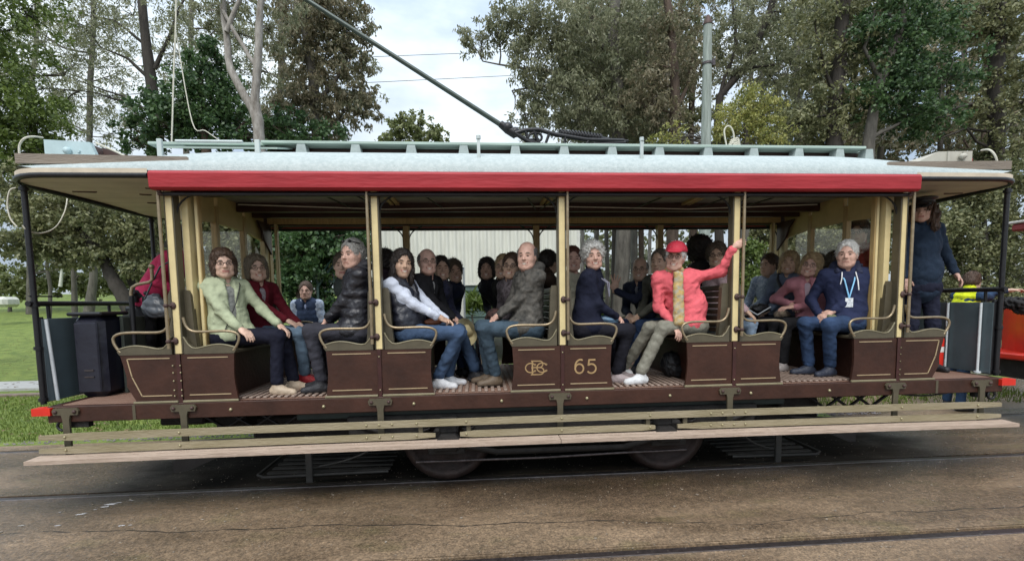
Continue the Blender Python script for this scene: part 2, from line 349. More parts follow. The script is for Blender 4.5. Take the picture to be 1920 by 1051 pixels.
# ragged resurfaced strip nearer the camera: a thin layer with a raised torn edge
r3 = random.Random(11)
def seam(x):
    base = np.interp(x, [-9, -4.4, -2.4, -.4, 1.2, 3, 9], [-.35, -.49, -.60, -.72, -.90, -.86, -.8])
    return base + .022 * sin(3.1 * x + 1) + .012 * sin(8.7 * x) + .006 * sin(23 * x)
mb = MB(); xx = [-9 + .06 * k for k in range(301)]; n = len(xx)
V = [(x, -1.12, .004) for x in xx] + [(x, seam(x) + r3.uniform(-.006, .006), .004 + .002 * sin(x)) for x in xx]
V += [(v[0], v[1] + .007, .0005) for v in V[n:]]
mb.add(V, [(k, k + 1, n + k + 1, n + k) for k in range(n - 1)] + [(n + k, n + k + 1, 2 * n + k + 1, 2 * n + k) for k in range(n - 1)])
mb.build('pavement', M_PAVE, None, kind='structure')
mb = MB()
for k in range(n - 1):
    x0, x1 = xx[k], xx[k + 1]
    mb.add([(x0, seam(x0) + .006, .0012), (x1, seam(x1) + .006, .0012), (x1, seam(x1) + .013 + .006 * abs(sin(x1 * 9)), .0012), (x0, seam(x0) + .013 + .006 * abs(sin(x0 * 9)), .0012)], [(0, 1, 2, 3)])
mb.build('pavement_crack', M_GROOVE, None, kind='structure')
# puddles, sky reflection painted in as pale colour; pale gravel scars
M_PUDDLE_SKY = mat('puddle_sky_pale', (.50, .50, .52), .25, 0, .3, 40)
def blob(name, pts, m, z):
    for (px, py, rx, ry) in pts:
        c = atz(px, py, 0); rr = random.Random(px)
        vs = []
        for k in range(18):
            t = 2 * pi * k / 18; q = 1 + rr.uniform(-.35, .3)
            vs.append((c[0] + rx * q * cos(t), c[1] + ry * q * sin(t) + .2 * rx * q * cos(t) * .5, z))
        mb = MB(); mb.add(vs, [tuple(range(18))]); mb.build(name, m, None, kind='structure')
blob('puddle', [(208, 945, .045, .016), (196, 950, .03, .01), (222, 942, .03, .007), (150, 964, .028, .011), (158, 962, .02, .006), (108, 985, .022, .008), (246, 938, .02, .005), (228, 985, .02, .009), (244, 984, .012, .005), (112, 960, .010, .004), (178, 955, .012, .004)], M_PUDDLE_SKY, .0035)
M_SCAR = mat('pale_gravel', (.30, .29, .27), .7, 0, .35, 60, .4)
blob('pale_scar', [(40, 985, .025, .009), (168, 1018, .03, .010), (180, 1014, .02, .006), (76, 1010, .012, .005)], M_SCAR, .003)
# sloping path and kerb in the lawn on the left
mb = MB(); mb.box(-40, -6.3, 6.1, 7.15, -.1, .03); mb.build('path', M_PATH, None, kind='structure')
mb = MB(); mb.box(-40, -5.9, 5.15, 5.28, -.1, .075, .01); mb.build('lawn_kerb', mat('old_kerb', (.16, .12, .10), .8, 0, .3, 8, .4), None, kind='structure')
sheet('lawn', [-40, -20, -12, -8, -4, 0, 4.2], [1.9, 2.2, 3.4, 5.14], lambda x, y: .0 if y < 2 else .028, GRASS, kind='structure')
# grass blades, gravel and fallen leaves along the lawn edge
rg = np.random.RandomState(5)
def blades(name, n, x0, x1, y0, y1, h, wd, m, zf, seed=1):
    r = np.random.RandomState(seed); X = r.uniform(x0, x1, n); Y = r.uniform(y0, y1, n); Z = np.array([zf(a, b) for a, b in zip(X, Y)])
    a = r.uniform(0, 2 * pi, n); H = h * r.uniform(.5, 1.4, n); lx = r.normal(0, .35, n) * H; ly = r.normal(0, .35, n) * H
    V = np.zeros((n, 3, 3)); V[:, 0] = np.stack([X - wd * np.cos(a), Y - wd * np.sin(a), Z - .01], 1); V[:, 1] = np.stack([X + wd * np.cos(a), Y + wd * np.sin(a), Z - .01], 1)
    V[:, 2] = np.stack([X + lx, Y + ly, Z + H], 1)
    o = bpy.data.objects.new(name, npmesh(name, V.reshape(-1, 3), tris=np.arange(3 * n).reshape(-1, 3), mats=[m], smooth=False)); link(o)
    tag(o, kind='stuff'); return o
BL = leafmat('grass_blade', (.06, .10, .012), (.20, .26, .05), .3)
o = blades('grass', 30000, -11, -2.2, 2.0, 5.1, .045, .006, BL, lambda x, y: .03, 1); tag(o, 'short damp grass tufts on the lawn behind the tram', 'grass')
o = blades('rough_grass', 14000, -1.5, 8.5, 2.3, 8, .12, .010, BL, lambda x, y: terr(x, y) if y > 4 else 0, 2); tag(o, 'longer rough grass beyond the tram towards the trees', 'grass')
r = np.random.RandomState(9); n = 2600; X = r.uniform(-9, 5, n); Y = 1.93 + abs(r.normal(0, .16, n)); S = r.uniform(.006, .022, n)
base = np.array([(1, 0, 0), (-1, 0, 0), (0, 1, 0), (0, -1, 0), (0, 0, 1), (0, 0, -1)]) ; T = np.array([(0, 2, 4), (2, 1, 4), (1, 3, 4), (3, 0, 4), (2, 0, 5), (1, 2, 5), (3, 1, 5), (0, 3, 5)])
V = (base[None] * S[:, None, None] * r.uniform(.6, 1.2, (n, 6, 1)) + np.stack([X, Y, S * .4], 1)[:, None]).reshape(-1, 3)
o = bpy.data.objects.new('gravel', npmesh('gravel', V, tris=(T[None] + 6 * np.arange(n)[:, None, None]).reshape(-1, 3), mats=[mat('gravel_stone', (.16, .14, .14), .7, 0, .5, 3)], smooth=False)); link(o)
tag(o, 'loose grey gravel along the edge of the paving', 'gravel', kind='stuff')

r = np.random.RandomState(29); n = 5000; X = r.uniform(-22, 6, n); Y = 2.1 + 18 * r.rand(n)**1.6; Z = np.array([max(terr(a, b), .03 if b < 5 else 0) for a, b in zip(X, Y)]) + .03; a = r.uniform(0, 6.3, n); S = r.uniform(.02, .05, n)
V = np.stack([np.stack([X + S * np.cos(a), Y + S * np.sin(a), Z], 1), np.stack([X - S * .35 * np.sin(a), Y + S * .35 * np.cos(a), Z + .008], 1), np.stack([X - S * np.cos(a), Y - S * np.sin(a), Z + .004], 1), np.stack([X + S * .35 * np.sin(a), Y - S * .35 * np.cos(a), Z + .010], 1)], 1).reshape(-1, 3)
o = bpy.data.objects.new('fallen_leaves', npmesh('fallen_leaves', V, quads=np.arange(4 * n).reshape(-1, 4), mats=[mat('dead_leaf', (.09, .05, .03), .8, 0, .5, 2, col2=(.26, .18, .10))], smooth=False)); link(o)
tag(o, 'brown fallen gum leaves strewn over the lawn', 'leaves', kind='stuff')
r = np.random.RandomState(19); n = 4500; X = r.uniform(-7, 7, n); Y = -2.5 + 4.3 * r.rand(n)**.8; S = r.uniform(.0022, .0075, n) * (1 + .8 * (r.rand(n) > .93))
V = (base[None] * S[:, None, None] * r.uniform(.5, 1.3, (n, 6, 1)) * np.array([1, 1, .5]) + np.stack([X, Y, .004 + S * .2], 1)[:, None]).reshape(-1, 3)
o = bpy.data.objects.new('grit', npmesh('grit', V, tris=(T[None] + 6 * np.arange(n)[:, None, None]).reshape(-1, 3), mats=[mat('grit_stone', (.16, .13, .10), .7, 0, .5, 3, col2=(.30, .26, .21))], smooth=False)); link(o)
tag(o, 'scattered pale grit lying on the paved track', 'grit', kind='stuff')

# ------------------------------------------------------------------ trees
DENS = 1.25; RS = 1.0
class Leaves:
    def __init__(s, seed): s.r = np.random.RandomState(seed); s.V = []; s.I = []
    def add(s, c, rad, n, ln=.13, wd=.035, droop=.6, tufts=None):
        """leaves in tufts spread through an ellipsoid"""
        r = s.r; c = np.asarray(c, float); rad = np.asarray(rad, float) * np.ones(3)
        nt_ = tufts or max(5, n // 34)
        d = r.normal(size=(nt_, 3)); d /= np.linalg.norm(d, axis=1)[:, None]; rr = r.uniform(.10, 1.35, nt_)**.6
        tc = c + d * rr[:, None] * rad
        k = r.randint(0, nt_, n); tr = (.09 + .05 * r.rand(nt_)) * rad.mean()**.5 * 1.38
        p = tc[k] + r.normal(size=(n, 3)) * (tr[k] * .62)[:, None] * np.array([1, 1, .8])
        s.put(p, ln, wd, droop); return tc
    def put(s, p, ln, wd, droop):
        r = s.r; n = len(p)
        a = r.normal(size=(n, 3)); a[:, 2] -= droop * 1.6; a /= np.linalg.norm(a, axis=1)[:, None]
        b = np.cross(a, r.normal(size=(n, 3))); b /= np.linalg.norm(b, axis=1)[:, None] + 1e-6
        l = (ln * r.uniform(.6, 1.3, n))[:, None]; w_ = (wd * r.uniform(.7, 1.3, n))[:, None]
        Q = np.stack([p, p + a * l * .45 + b * w_, p + a * l, p + a * l * .45 - b * w_], 1)
        s.V.append(Q.reshape(-1, 3))
    def build(s, name, m, parent=None):
        V = np.concatenate(s.V); n = len(V) // 4
        o = bpy.data.objects.new(name, npmesh(name, V, quads=np.arange(4 * n).reshape(-1, 4), mats=[m], smooth=False))
        link(o)
        if parent is not None: own(o, parent)
        return o
BARKS = dict(
    dark=mat('dark_bark', (.040, .034, .028), .9, 0, .45, 9, .9, 14, stretch=(1, 1, .25)),
    grey=mat('grey_bark', (.10, .092, .078), .9, 0, .45, 7, .8, 12, stretch=(1, 1, .3)),
    gum=mat('pale_gum_bark', (.40, .38, .35), .9, 0, .2, 6, .9, 11, col2=(.13, .11, .09), stretch=(1.6, 1.6, .45), detail=8),
    brown=mat('brown_bark', (.085, .06, .045), .9, 0, .4, 8, .9, 14, stretch=(1, 1, .25)))
FOL = dict(
    gum=leafmat('gum_leaf', (.11, .132, .066), (.37, .37, .235), .5),
    rusty=leafmat('rusty_gum_leaf', (.095, .112, .055), (.34, .29, .19), .5),
    dark=leafmat('dark_leaf', (.024, .062, .026), (.11, .19, .065)),
    olive=leafmat('olive_leaf', (.085, .105, .044), (.29, .29, .14)),
    bright=leafmat('bright_leaf', (.06, .10, .02), (.17, .23, .05)),
    yellow=leafmat('yellow_leaf', (.16, .20, .05), (.44, .42, .13)),
    pale=leafmat('pale_leaf', (.13, .16, .06), (.28, .30, .13)))
def wob(a, b, n, amp, r):
    a = np.asarray(a, float); b = np.asarray(b, float); L_ = np.linalg.norm(b - a); pts = []
    o1 = r.normal(size=3) * amp * L_; o2 = r.normal(size=3) * amp * L_ * .5
    for i in range(n + 1):
        t = i / n; pts.append(a + (b - a) * t + o1 * sin(pi * t) + o2 * sin(2 * pi * t))
    return pts
def tree(name, label, trunk, r0, r1, clumps, bark, fol, leaf=(.13, .035, .6), limbs=(), seed=1, group='gum trees and bushes behind the tram', twig=True, cat='tree', tufted=None):
    """trunk: list of points; clumps: (centre, radius, n leaves); limbs: further (points, r0, r1)"""
    r = np.random.RandomState(seed); base = Vector(trunk[0])
    root = empty(name, base, label, cat, group)
    tb = MB(); n = len(trunk); tp = []
    for i in range(n - 1):
        seg = wob(trunk[i], trunk[i + 1], 4, .012, r)[:-1]; tp += seg
    tp.append(np.asarray(trunk[-1], float)); m = len(tp)
    rs = [(r0 + (r1 - r0) * (i / (m - 1))**.8) * (1 + .06 * r.normal()) * (1.25 if i == 0 else 1) for i in range(m)]
    tb.tube(tp, rs, 10)
    allp = list(tp)
    for pts, a, b in limbs:
        q = []
        for i in range(len(pts) - 1): q += wob(pts[i], pts[i + 1], 3, .02, r)[:-1]
        q.append(np.asarray(pts[-1], float)); k = len(q)
        tb.tube(q, [a + (b - a) * i / (k - 1) for i in range(k)], 8); allp += q
    o = tb.build('trunk', BARKS[bark], root)
    lv = Leaves(seed); bb = MB(); P = np.array(allp)
    for c, rad, nl in clumps:
        c = np.asarray(c, float); rr = np.asarray(rad, float) * np.ones(3)
        tc = lv.add(c, rad, int(nl * DENS), *leaf, tufts=tufted)
        if twig:
            # nearest wood below or beside the clump feeds it
            dd = np.linalg.norm(P - c, axis=1) + .8 * np.maximum(P[:, 2] - c[2] + rr[2] * .2, 0); j = int(np.argmin(dd)); a = P[j]
            w_ = wob(a, c, 5, .07, r); R0 = min(.06, .012 + .018 * np.linalg.norm(c - a))
            bb.tube(w_, [R0 * (1 - .75 * i / 5) for i in range(6)], 5, False)
            for q in tc[:: max(1, len(tc) // 16)]:
                s0 = w_[r.randint(2, 6)]; bb.tube(wob(s0, q, 3, .09, r), [R0 * .4, R0 * .25, R0 * .16, .004], 3, False)
    if clumps: lv.build('crown', FOL[fol], root)
    if bb.v: tag(bb.build('branches', BARKS[bark], root), kind='stuff')
    return root
def A(px, py, Y): return tuple(at(px, py, Y))
def cl(Y, *L_):
    """clumps from photo positions at a depth: (px, py, radius in px, leaves)"""
    out_ = []
    for t in L_:
        px, py, rp, n = t[:4]; rp *= RS; dy = t[4] if len(t) > 4 else 0
        c = at(px, py, Y + dy); k = (Y + dy + 4.05) / FPX
        out_.append((c, (rp * k, rp * k * .9, rp * k * .85), n))
    return out_
def gz(px, Y):
    p = at(px, 600, Y); return (p[0], Y, terr(p[0], Y))
# left side of the picture
def airy(label, px, Y, spots, fol, seed, bark='grey', lf=(.17, .026, .7)):
    b = gz(px, Y); tree('gum_tree', label, [b, A(px, 300, Y), A(px + 8, 100, Y), A(px + 14, -80, Y)], .2, .1, cl(Y, *spots), bark, fol, lf, seed=seed)
DENS = 1.0
airy('low spreading pale gum far back beyond the left lawn', 60, 28, [(-20, 440, 45, 900), (30, 460, 42, 900), (90, 470, 40, 900), (150, 460, 40, 900), (210, 470, 40, 900), (270, 460, 40, 900), (310, 430, 40, 800), (60, 420, 45, 900), (180, 420, 45, 900), (250, 400, 45, 900), (120, 400, 45, 900)], 'pale', 108, 'grey', (.22, .06, .5))
DENS = .85
airy('tall airy gum far back, behind and between the limbs of the pale forked gum', 520, 17, [(440, 30, 55, 1300), (500, 90, 55, 1400), (450, 130, 50, 1100), (520, 190, 50, 1200), (545, 20, 50, 1200), (470, 210, 40, 800), (400, 60, 45, 800), (560, 130, 45, 900), (620, 150, 45, 800), (690, 180, 26, 260), (700, 130, 18, 160), (650, 40, 40, 600)], 'gum', 107, 'grey', (.16, .026, .8))
airy('wispy grey-green gum standing farther back, top left of the picture', 165, 24, [(120, 30, 75, 1500), (190, 70, 70, 1400), (110, 130, 70, 1400), (170, 200, 60, 1100), (230, 150, 60, 1100), (60, 60, 70, 1200), (90, 210, 55, 900), (250, 30, 60, 1100), (210, 250, 45, 700)], 'gum', 101)
airy('wispy olive gum standing farther back between the thin dark trunk and the pale forked one', 350, 22, [(340, 30, 60, 1300), (390, 80, 50, 1000), (310, 100, 50, 900), (440, 60, 55, 1100), (450, 150, 50, 900), (350, 150, 45, 700)], 'gum', 102)
DENS = .50
airy('airy gum far back, just right of the timber pole', 1400, 24, [(1380, 30, 60, 1500), (1430, 90, 60, 1500), (1480, 40, 60, 1500), (1390, 150, 55, 1200), (1500, 130, 60, 1300), (1460, 190, 50, 1000), (1540, 60, 60, 1400), (1530, 190, 50, 1000)], 'gum', 103)
airy('airy gum far back between the thick straight trunk and the leaning one', 1640, 24, [(1600, 60, 60, 1600), (1660, 120, 60, 1500), (1620, 180, 60, 1400), (1700, 40, 60, 1500), (1590, 250, 55, 1200), (1680, 250, 55, 1200), (1660, 0, 60, 1300)], 'olive', 104)
airy('airy gum far back at the top right corner', 1800, 24, [(1780, 50, 65, 1700), (1840, 120, 60, 1500), (1780, 180, 60, 1500), (1850, 20, 60, 1500), (1900, 80, 60, 1500), (1830, 260, 55, 1400), (1760, 280, 55, 1300), (1910, 200, 60, 1400)], 'gum', 105)
airy('airy gum far back behind the big spreading one', 1180, 24, [(1100, 60, 60, 1300), (1180, 120, 60, 1400), (1240, 60, 55, 1300), (1220, 200, 55, 1200), (1130, 200, 50, 1000), (1290, 160, 50, 1100), (1040, 190, 40, 700), (1310, 60, 40, 900), (1300, 250, 45, 900)], 'gum', 106)
DENS = 1.25
tree('gum_tree', 'tall thin dark-barked gum with airy grey-green sprays, left of the forked pale gum', [gz(318, 15), A(300, 380, 15), A(291, 200, 15), A(275, 90, 15), A(262, -60, 15)], .30, .13,
     cl(15, (215, 60, 62, 900), (140, 120, 70, 900), (205, 180, 55, 650), (120, 215, 55, 650), (330, 40, 50, 700), (60, 60, 80, 900), (180, 10, 60, 800), (70, 170, 60, 700), (330, 120, 32, 300), (150, 45, 60, 700), (240, 235, 40, 400), (0, 130, 80, 900)),
     'dark', 'gum', (.16, .022, .5), limbs=[([A(288, 160, 15), A(240, 110, 15), A(190, 90, 15.4)], .08, .02), ([A(290, 130, 15), A(322, 60, 15), A(345, 0, 15)], .08, .03), ([A(291, 210, 15), A(240, 190, 15), A(150, 170, 15)], .07, .015), ([A(296, 260, 15), A(230, 180, 15), A(120, 140, 15)], .06, .015), ([A(280, 90, 15), A(215, 40, 15), A(150, 25, 15)], .06, .015)], seed=2)
tree('gum_tree', 'pale-barked gum forking into two smooth limbs beyond the left end of the roof', [gz(492, 9), A(490, 300, 9), A(483, 225, 9), A(477, 190, 9), A(485, 90, 9), A(496, -60, 9)], .19, .08,
     cl(9.6, (440, 5, 50, 700), (520, -30, 60, 700), (395, 20, 40, 400), (505, 60, 26, 250)),
     'gum', 'gum', (.14, .026, .8), limbs=[([A(481, 225, 9), A(450, 165, 9), A(428, 110, 9.1), A(420, 40, 9.1), A(408, -60, 9)], .115, .065), ([A(418, 20, 9), A(436, 55, 9), A(460, 92, 9), A(480, 125, 9)], .045, .06), ([A(425, 60, 9), A(440, 20, 9), A(455, -30, 9)], .07, .04)], seed=3)
tree('gum_tree', 'broad gum with rusty brown-green drooping leaves left of the open sky', [gz(600, 12), A(600, 300, 12), A(590, 180, 12), A(575, 60, 12), A(570, -60, 12)], .24, .12,
     cl(12, (600, 40, 55, 2200), (560, 110, 50, 1900), (640, 110, 48, 1800), (660, 190, 42, 1400), (590, 195, 45, 1500), (640, 30, 48, 1600), (560, 20, 50, 1500), (690, 215, 22, 350), (540, 200, 42, 1300), (655, 70, 36, 1000), (615, 245, 45, 1300), (690, 175, 20, 260), (685, 120, 16, 180)),
     'grey', 'rusty', (.15, .032, .95), seed=4, limbs=[([A(590, 200, 12), A(630, 150, 12), A(660, 90, 12)], .09, .03), ([A(598, 260, 12), A(640, 215, 12), A(680, 160, 12)], .08, .02)])
tree('evergreen_tree', 'dense dark green evergreen behind the left end of the roof', [gz(395, 11), A(395, 330, 11), A(380, 220, 11), A(375, 150, 11)], .2, .08,
     cl(11, (380, 150, 42, 1500), (335, 190, 45, 1500), (425, 190, 45, 1500), (300, 235, 48, 1500), (370, 230, 50, 1700), (440, 240, 48, 1500), (395, 110, 30, 700), (540, 245, 40, 1100), (600, 262, 40, 1000), (255, 262, 34, 700), (500, 262, 40, 900)),
     'brown', 'dark', (.12, .042, .3), seed=5)
tree('gum_tree', 'green leafy tree filling the far left edge above the lawn', [gz(-90, 10), A(-60, 380, 10), A(-30, 200, 10), A(-10, 60, 10)], .25, .1,
     cl(10, (30, 190, 60, 2000), (-20, 120, 70, 1500), (70, 230, 45, 1400), (20, 270, 60, 1600), (15, 60, 60, 1300), (60, 10, 50, 800), (50, 310, 50, 1300), (-30, 250, 60, 1200), (90, 290, 34, 600)),
     'dark', 'bright', (.12, .032, .5), seed=6)
tree('leaning_tree', 'dark leaning tree with low spreading crown over the lawn on the left', [gz(268, 9), A(235, 560, 9), A(213, 525, 9), A(190, 480, 9), A(150, 430, 9)], .23, .12,
     cl(9, (60, 400, 50, 1900), (120, 420, 48, 2000), (180, 400, 50, 2000), (240, 430, 45, 1700), (90, 460, 36, 1200), (160, 470, 34, 1200), (220, 475, 34, 900), (30, 350, 42, 1200), (285, 440, 30, 700), (40, 460, 28, 700), (265, 500, 30, 700), (120, 360, 42, 1100), (290, 380, 40, 900)),
     'dark', 'olive', (.11, .032, .7), limbs=[([gz(275, 9.4), A(255, 560, 9.4), A(238, 505, 9.4), A(225, 460, 9.4)], .13, .07), ([A(200, 500, 9), A(140, 450, 9), A(70, 400, 9)], .10, .03), ([A(190, 480, 9), A(110, 400, 9), A(75, 330, 9)], .10, .04)], seed=7)
tree('young_tree', 'thin young tree on the lawn seen beside the left end post', [gz(92, 16), A(88, 500, 16), A(86, 440, 16)], .09, .04, cl(16, (90, 470, 26, 500), (70, 440, 30, 500), (115, 440, 26, 400)), 'grey', 'pale', (.13, .04, .4), seed=8)
tree('young_tree', 'slender grey sapling with a broken stub on the lawn, right of the white lamp', [gz(140, 18), A(138, 500, 18), A(135, 460, 18)], .12, .07, cl(18, (140, 455, 30, 500), (175, 450, 30, 400)), 'grey', 'olive', (.13, .04, .4), seed=9, limbs=[([A(140, 525, 18), A(148, 516, 18)], .05, .03)])
tree('round_tree', 'small pale round-topped tree in the gap of open sky', [gz(780, 34), A(780, 330, 34), A(778, 260, 34)], .3, .1,
     cl(34, (745, 245, 22, 700), (785, 235, 24, 800), (815, 255, 20, 600), (770, 262, 26, 800), (725, 265, 14, 300), (755, 222, 10, 160)), 'grey', 'pale', (.26, .09, .3), seed=10, tufted=40)
RS = 1.30; DENS = .85
# big gum right of the sky
DENS = 1.7
tree('gum_tree', 'large spreading gum right of the open sky, overhanging the trolley pole base', [gz(1165, 12), A(1165, 330, 12), A(1160, 200, 12), A(1150, 80, 12), A(1160, -60, 12)], .34, .16,
     cl(12, (905, 70, 30, 420), (935, 55, 26, 380), (980, 75, 42, 1100), (1010, 20, 55, 1500), (1010, 120, 42, 1200), (1060, 80, 52, 1700), (1060, 170, 48, 1500), (1110, 30, 58, 1800), (1120, 120, 52, 1700), (1100, 200, 45, 1400), (1170, 170, 48, 1400), (1190, 70, 55, 1700), (1160, 235, 42, 1200), (1020, 215, 34, 800), (990, 165, 24, 420), (1210, 230, 36, 900), (960, 30, 34, 500), (1075, 245, 36, 800), (1240, 20, 50, 1200), (880, 85, 14, 110), (975, 215, 16, 160), (1000, 252, 20, 260)),
     'grey', 'gum', (.145, .027, .85), limbs=[([A(1160, 200, 12), A(1080, 150, 12), A(990, 130, 12), A(905, 115, 12)], .10, .02), ([A(1162, 230, 12), A(1110, 175, 12), A(1000, 160, 12), A(960, 170, 12)], .08, .02), ([A(1155, 110, 12), A(1100, 60, 12), A(1020, 30, 12)], .10, .03), ([A(1163, 260, 12), A(1210, 150, 12), A(1230, 20, 12)], .12, .06)], seed=12)
tree('gum_tree', 'reddish barked gum with twisting limbs just left of the timber pole', [gz(1268, 11), A(1262, 300, 11), A(1266, 190, 11), A(1262, 100, 11), A(1245, -50, 11)], .24, .11,
     cl(11, (1250, 70, 40, 900), (1290, 130, 34, 700), (1225, 150, 40, 900), (1290, 30, 38, 700), (1255, 230, 40, 700), (1210, 200, 40, 800)),
     'brown', 'rusty', (.13, .026, .8), limbs=[([A(1264, 210, 11), A(1290, 160, 11), A(1300, 110, 11)], .08, .03), ([A(1262, 130, 11), A(1225, 120, 11), A(1190, 130, 11)], .04, .015)], seed=13)
tree('gum_tree', 'sparse dark-limbed gum behind the timber pole with sky showing through', [gz(1345, 13), A(1345, 330, 13), A(1350, 180, 13), A(1395, 130, 13), A(1440, 30, 13), A(1470, -60, 13)], .18, .10,
     cl(13, (1370, 40, 40, 800), (1410, 100, 42, 900), (1450, 40, 44, 900), (1480, 110, 38, 700), (1370, 140, 34, 500), (1500, 20, 44, 800), (1420, 0, 40, 700), (1520, 150, 30, 400), (1360, 95, 30, 400), (1455, 160, 28, 350)),
     'dark', 'gum', (.14, .026, .7), limbs=[([A(1350, 180, 13), A(1380, 90, 13), A(1370, -20, 13)], .08, .04), ([A(1390, 135, 13), A(1460, 120, 13), A(1520, 90, 13)], .06, .02)], seed=14)
tree('gum_tree', 'thick straight dark gum trunk right of the timber pole', [gz(1560, 10), A(1563, 300, 10), A(1566, 190, 10), A(1576, 80, 10), A(1584, -60, 10)], .27, .19,
     cl(10, (1540, 20, 44, 900), (1620, 10, 46, 1000), (1535, 110, 36, 600), (1610, 110, 38, 700), (1540, 195, 34, 600), (1600, 200, 32, 600), (1560, 250, 34, 700), (1500, 235, 38, 700)),
     'dark', 'olive', (.13, .032, .6), limbs=[([A(1566, 170, 10), A(1545, 130, 10), A(1530, 60, 10)], .07, .03), ([A(1568, 215, 10), A(1520, 222, 10), A(1470, 240, 10)], .04, .015)], seed=15)
tree('gum_tree', 'slanting pale-footed gum leaning up to the right behind the roof end', [gz(1625, 9.5), A(1628, 270, 9.5), A(1650, 150, 9.5), A(1690, 60, 9.5), A(1710, -60, 9.5)], .20, .10,
     cl(9.5, (1680, 130, 44, 1300), (1640, 60, 40, 900), (1720, 60, 50, 1500), (1700, 200, 42, 1100), (1640, 180, 34, 700), (1760, 130, 50, 1500), (1700, 0, 50, 1300), (1750, 210, 40, 1000)),
     'grey', 'dark', (.12, .036, .4), limbs=[([A(1632, 260, 9.5), A(1690, 230, 9.5), A(1790, 215, 9.5)], .07, .02), ([A(1650, 150, 9.5), A(1620, 90, 9.5), A(1640, 20, 9.5)], .06, .03), ([A(1690, 60, 9.5), A(1660, 20, 9.5), A(1650, -40, 9.5)], .06, .03)], seed=16)
tree('gum_tree', 'ivy-clad thick trunk near the right edge of the picture', [gz(1885, 10.5), A(1868, 330, 10.5), A(1868, 190, 10.5), A(1872, 60, 10.5), A(1878, -60, 10.5)], .24, .17,
     cl(10.5, (1860, 60, 36, 1200), (1880, 130, 34, 1000), (1830, 20, 44, 1000), (1900, 20, 44, 1000), (1920, 180, 44, 1000), (1850, 210, 34, 700), (1860, 290, 34, 700), (1910, 280, 40, 800)),
     'dark', 'olive', (.12, .036, .5), limbs=[([A(1868, 230, 10.5), A(1820, 195, 10.5), A(1760, 210, 10.5), A(1710, 225, 10.5)], .07, .02), ([A(1868, 250, 10.5), A(1810, 240, 10.5), A(1760, 262, 10.5)], .05, .02), ([A(1870, 205, 10.5), A(1930, 190, 10.5), A(1990, 200, 10.5)], .07, .03), ([A(1868, 290, 10.5), A(1820, 250, 10.5), A(1790, 225, 10.5)], .05, .02)], seed=17)
tree('yellow_tree', 'small yellow-green feathery tree right of the timber pole, above the roof', [gz(1400, 8.5), A(1400, 330, 8.5), A(1398, 240, 8.5)], .14, .06,
     cl(8.5, (1385, 205, 32, 1000), (1420, 190, 26, 700), (1370, 240, 30, 800), (1440, 215, 24, 500), (1410, 250, 32, 800), (1350, 262, 22, 400), (1450, 262, 26, 500), (1260, 262, 22, 400), (1235, 268, 16, 250)), 'grey', 'yellow', (.08, .022, .3), seed=18)
RS = 1.0
# under and beyond the roof on the right: close woodland
tree('shrub', 'dense grey-green shrubbery seen between the right end posts', [gz(1850, 8), A(1850, 500, 8), A(1845, 400, 8)], .10, .05,
     cl(8, (1780, 430, 45, 1800), (1840, 400, 45, 1900), (1810, 480, 48, 1900), (1870, 470, 45, 1700), (1850, 350, 42, 1400), (1790, 540, 42, 1300), (1855, 560, 45, 1200), (1920, 420, 50, 1500), (1920, 520, 48, 1200), (1900, 340, 45, 1100), (1930, 600, 40, 800)), 'grey', 'olive', (.10, .03, .4), seed=19)
tree('shrub', 'leafy undergrowth seen through the right bulkhead windows', [gz(1540, 9), A(1540, 520, 9), A(1540, 450, 9)], .10, .05,
     cl(9, (1490, 440, 42, 1500), (1550, 440, 45, 1600), (1600, 430, 42, 1300), (1440, 470, 36, 900), (1420, 430, 30, 700), (1500, 500, 40, 900), (1640, 450, 42, 1100), (1680, 400, 45, 1000), (1440, 540, 34, 700), (1560, 390, 40, 900)), 'grey', 'olive', (.10, .03, .4), seed=20)
tree('shrub', 'green shrub behind the raised arm of the person in coral', [gz(1410, 8), A(1410, 500, 8)], .06, .03,
     cl(8, (1405, 470, 24, 700), (1400, 530, 26, 600), (1300, 500, 26, 500), (1420, 500, 26, 500)), 'grey', 'bright', (.09, .035, .3), seed=21)
# trunks standing in the woodland
tk = [(1078, 26, .13, 'grey', 0), (1112, 20, .15, 'grey', 4), (1135, 16, .12, 'grey', 2), (1150, 22, .17, 'dark', 0), (1168, 17, .19, 'grey', 0), (1190, 15, .17, 'grey', 0), (1205, 24, .20, 'brown', -3), (1218, 18, .10, 'gum', 3), (1228, 14, .09, 'gum', 6),
      (1262, 20, .22, 'grey', 2), (1300, 17, .2, 'brown', 0), (1095, 15, .10, 'gum', -3), (1480, 19, .16, 'dark', 3), (1515, 16, .15, 'grey', -4), (1428, 22, .16, 'grey', 0), (1580, 21, .15, 'dark', 5), (1650, 18, .2, 'grey', 2), (1610, 15, .11, 'gum', -5), (1745, 17, .15, 'grey', 5), (1800, 20, .2, 'dark', -4), (1830, 14, .10, 'brown', 4), (1900, 16, .16, 'grey', 0)]
bn = dict(grey='grey', dark='dark', brown='brown', gum='pale')
ORD = ['first', 'second', 'third', 'fourth', 'fifth', 'sixth', 'seventh', 'eighth', 'ninth', 'tenth', 'eleventh', 'twelfth']
order = {}
for lo_, hi_ in ((0, 1240), (1240, 1400), (1400, 1700), (1700, 3000)):
    for q_, t_ in enumerate(sorted([t for t in tk if lo_ <= t[0] < hi_])): order[t_[0]] = ORD[q_] + ' from the left'
